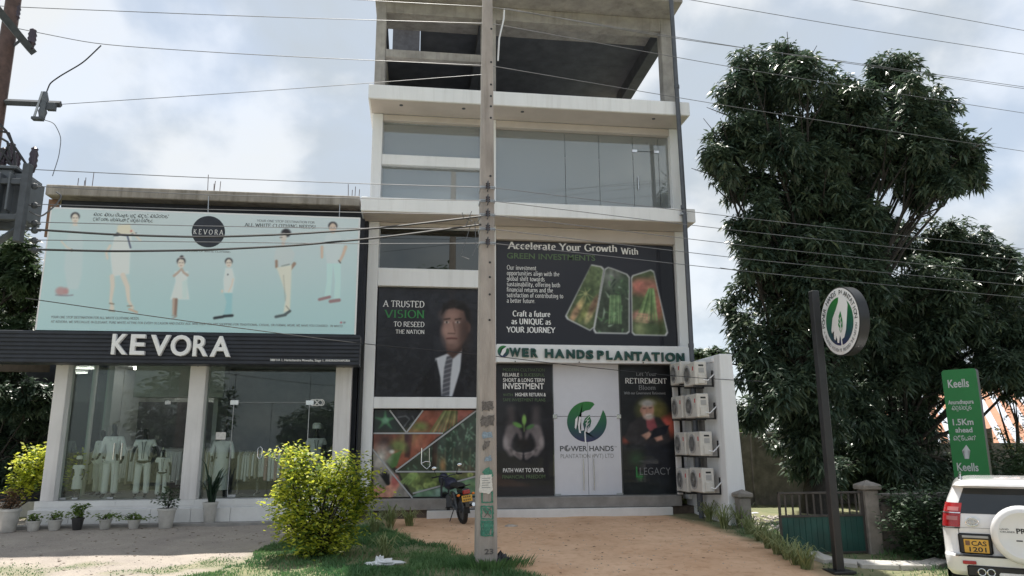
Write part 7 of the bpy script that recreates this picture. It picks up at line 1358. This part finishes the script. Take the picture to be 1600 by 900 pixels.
gn = box('plate_garnish', -.735, -.285, -.035, .0, .745, 1.05, 'black_plastic', car, .025); box('garnish_trim', -.68, -.33, -.042, -.034, .985, 1.02, 'ac_grille', gn, .004)
pl = box('number_plate', -.665, -.335, -.052, -.036, .765, .965, 'plate_yellow', gn, .006)
def ctext(s, x0, x1, z0, cap, y, m, parent, off=.02):
    v, f = text_geo(s, off); a, b_ = v[:, 0].min(), v[:, 0].max(); return mk('lettering', np.column_stack([x0+(v[:, 0]-a)*(x1-x0)/(b_-a), np.full(len(v), y), z0+v[:, 1]*cap/.73]), f, m, parent)
ctext('CAS', -.565, -.365, .875, .07, -.054, 'black_paint', car); ctext('1201', -.60, -.375, .785, .07, -.054, 'black_paint', car); box('plate_crest', -.645, -.585, -.056, -.0525, .875, .945, 'wood_brown', pl, .004)
tube('emblem_ring', [(-.52+.085*math.cos(t_), -.015, 1.225+.06*math.sin(t_)) for t_ in L_(0, 6.28, 25)], .009, 'chrome', car, 6)
tube('emblem_ring', [(-.52+.07*math.cos(t_), -.02, 1.235+.028*math.sin(t_)) for t_ in L_(0, 6.28, 17)], .007, 'chrome', car, 5); tube('emblem_ring', [(-.52+.028*math.cos(t_), -.02, 1.225+.055*math.sin(t_)) for t_ in L_(0, 6.28, 17)], .007, 'chrome', car, 5)
sw = B().lathe([(.38, .0), (.425, -.02), (.43, -.14), (.42, -.19), (.38, -.225), (.33, -.232), (.32, -.224), (.10, -.228), (.01, -.228)], (.13, -.005, 1.07), 44, 'y').obj('spare_wheel_cover', 'car_white', car, True)
ctext('LAND', -.17, -.06, 1.145, .022, -.236, 'print_dark', car, .01); ctext('CRUISER', -.17, .02, 1.105, .024, -.236, 'print_dark', car, .01); ctext('PRADO', .035, .40, 1.10, .075, -.236, 'black_paint', car, .03); box('badge', .02, .10, -.238, -.232, .985, 1.005, 'print_dark', car, .002)
# ------------------------------------------------------------------ motorcycle
mp_ = PG(731, 821); bk = thing('motorcycle', (mp_[0], mp_[1], ground_z(mp_[0], mp_[1])), 'black motorcycle with orange number plate parked facing the collage poster', 'motorcycle', None, rad(17), True)
bk.rotation_euler = (0, rad(-7), rad(15)); bk.scale = (1.08, 1.08, 1.08)
for y_, nm in ((.30, 'rear_wheel'), (1.55, 'front_wheel')):
    wv, wf = [], []
    wh = B()
    ring_ = [(.0+.055*math.cos(a), y_, .30) for a in (0,)]
    V2, F2 = [], []
    for i_ in range(28):
        t_ = 2*math.pi*i_/28
        for k in range(8): q_ = 2*math.pi*k/8; rr2 = .255+.05*math.cos(q_); V2.append((.052*math.sin(q_), y_+rr2*math.cos(t_), .305+rr2*math.sin(t_)))
    for i_ in range(28):
        for k in range(8): F2.append((i_*8+k, ((i_+1) % 28)*8+k, ((i_+1) % 28)*8+(k+1) % 8, i_*8+(k+1) % 8))
    wh.add(V2, F2); w_ = wh.obj(nm, 'rubber', bk, True); sp_b = B().lathe([(.20, -.02), (.22, 0), (.20, .02), (.19, 0)], (0, y_, .305), 24, 'x').lathe([(.05, -.06), (.05, .06)], (0, y_, .305), 12, 'x')
    for k in range(5): a = k*1.2566; sp_b.tube([(0, y_, .305), (0, y_+.2*math.cos(a), .305+.2*math.sin(a))], .014, 5)
    sp_b.obj('rim', 'steel_dark', w_)
# rear fender arch, tail, plate
fd = B(); arcp = [(y_c, z_c) for y_c, z_c in [(.30+.34*math.cos(rad(a)), .305+.34*math.sin(rad(a))) for a in range(50, 200, 15)]]
V2, F2 = [], []
for k, (y_c, z_c) in enumerate(arcp): V2 += [(-.075, y_c, z_c-.03), (-.06, y_c, z_c), (.06, y_c, z_c), (.075, y_c, z_c-.03)]
for k in range(len(arcp)-1):
    for j in range(3): F2.append((4*k+j, 4*k+j+1, 4*k+j+5, 4*k+j+4))
fd.add(V2, F2).obj('rear_fender', 'bike_black', bk, True)
B().box(-.085, .085, -.12, .30, .70, .80).obj('tail_cowl', 'bike_black', bk, bevel=.03, seg=2); box('tail_light', -.085, .085, -.165, -.118, .68, .77, 'lamp_red', bk, .015); box('plate_bracket', -.05, .05, -.125, -.10, .40, .70, 'bike_black', bk)
pl2 = box('number_plate', -.12, .12, -.150, -.135, .52, .655, 'plate_yellow', bk, .006); 
for zz in (.605, .545):
    for kx in range(4): box('plate_mark', -.085+kx*.045, -.06+kx*.045, -.1525, -.1502, zz, zz+.035, 'black_paint', pl2, .002)
for s_ in (-1, 1):
    B().ell((s_*.17, -.09, .67), (.04, .03, .028), 10, 7).obj('indicator', 'reflector_orange', bk, True); tube('indicator_stem', [(s_*.08, -.05, .68), (s_*.15, -.08, .67)], .010, 'black_plastic', bk, 5)
    tube('shock_absorber', [(s_*.12, .26, .36), (s_*.12, .38, .70)], [.028, .032], 'steel_dark', bk, 8); tube('fork', [(s_*.09, 1.55, .31), (s_*.09, 1.30, .98)], [.028, .026], 'steel_dark', bk, 8); tube('swing_arm', [(s_*.10, .30, .305), (s_*.08, .80, .42)], .025, 'steel_dark', bk, 6)
    gr_ = tube('handlebar', [(0, 1.24, 1.0), (s_*.16, 1.22, 1.03), (s_*.36, 1.12, 1.03)], .014, 'bike_black', bk, 6); tube('grip', [(s_*.25, 1.16, 1.03), (s_*.37, 1.115, 1.03)], .020, 'rubber', gr_, 8)
    tube('mirror_stem', [(s_*.24, 1.17, 1.03), (s_*.27, 1.16, 1.12), (s_*.30, 1.12, 1.20)], .007, 'bike_black', bk, 5); mr = B().ell((s_*.31, 1.10, 1.235), (.065, .022, .045), 12, 8).obj('mirror', 'bike_black', bk, True); B().ell((s_*.31, 1.080, 1.235), (.056, .006, .038), 12, 6).obj('mirror_face', 'mirror_glass', mr, True)
    B().ell((s_*.10, .55, .62), (.05, .24, .10), 10, 7).obj('side_cover', 'bike_black', bk, True); tube('footrest', [(s_*.08, .72, .36), (s_*.24, .72, .36)], .015, 'rubber', bk, 5)
B().ell((0, .42, .84), (.125, .42, .07), 14, 8).obj('seat', 'rubber', bk, True); B().ell((0, .95, .86), (.15, .30, .14), 14, 9).obj('tank', 'bike_blue', bk, True); B().ell((0, 1.42, .93), (.13, .11, .15), 12, 8).obj('headlamp_cowl', 'bike_blue', bk, True); tube('grab_rail', [(-.11, .25, .82), (-.12, -.08, .86), (.12, -.08, .86), (.11, .25, .82)], .013, 'bike_black', bk, 6)
B().box(-.12, .12, .68, 1.05, .32, .62).obj('engine', 'steel_dark', bk, bevel=.04); tube('exhaust', [(.10, 1.10, .40), (.13, .70, .30), (.15, .30, .36), (.15, -.10, .44)], [.022, .03, .045, .042], 'chrome', bk, 8); tube('side_stand', [(-.06, .70, .30), (-.24, .62, .0)], .012, 'bike_black', bk, 5); box('mud_flap', -.06, .06, .0-.06, -.045, .26, .42, 'rubber', bk)
B().add([( .055, 1.55+.33*math.cos(rad(a)), .31+.33*math.sin(rad(a))) for a in range(30, 150, 15)]+[(-.055, 1.55+.33*math.cos(rad(a)), .31+.33*math.sin(rad(a))) for a in range(30, 150, 15)], [(k, k+1, k+9, k+8) for k in range(7)]).obj('front_fender', 'bike_black', bk)
# shop handle rings that hang in front of the collage poster
sw_ = thing('hanging_hook', (fx(660, 710, YP-.08), YP-.08, fz(660, 733, YP)), 'pale looped pull handle hanging in front of the collage poster', 'handle')
tube('loop', [PY(x, y, YP-.06) for x, y in ((659, 700), (658, 725), (663, 730), (667, 733), (672, 728), (672, 722), (665, 721), (659, 724))], .012, 'chrome', sw_, 6); tube('rod', [PY(671, 700, YP-.06), PY(671, 722, YP-.06)], .008, 'chrome', sw_, 5)
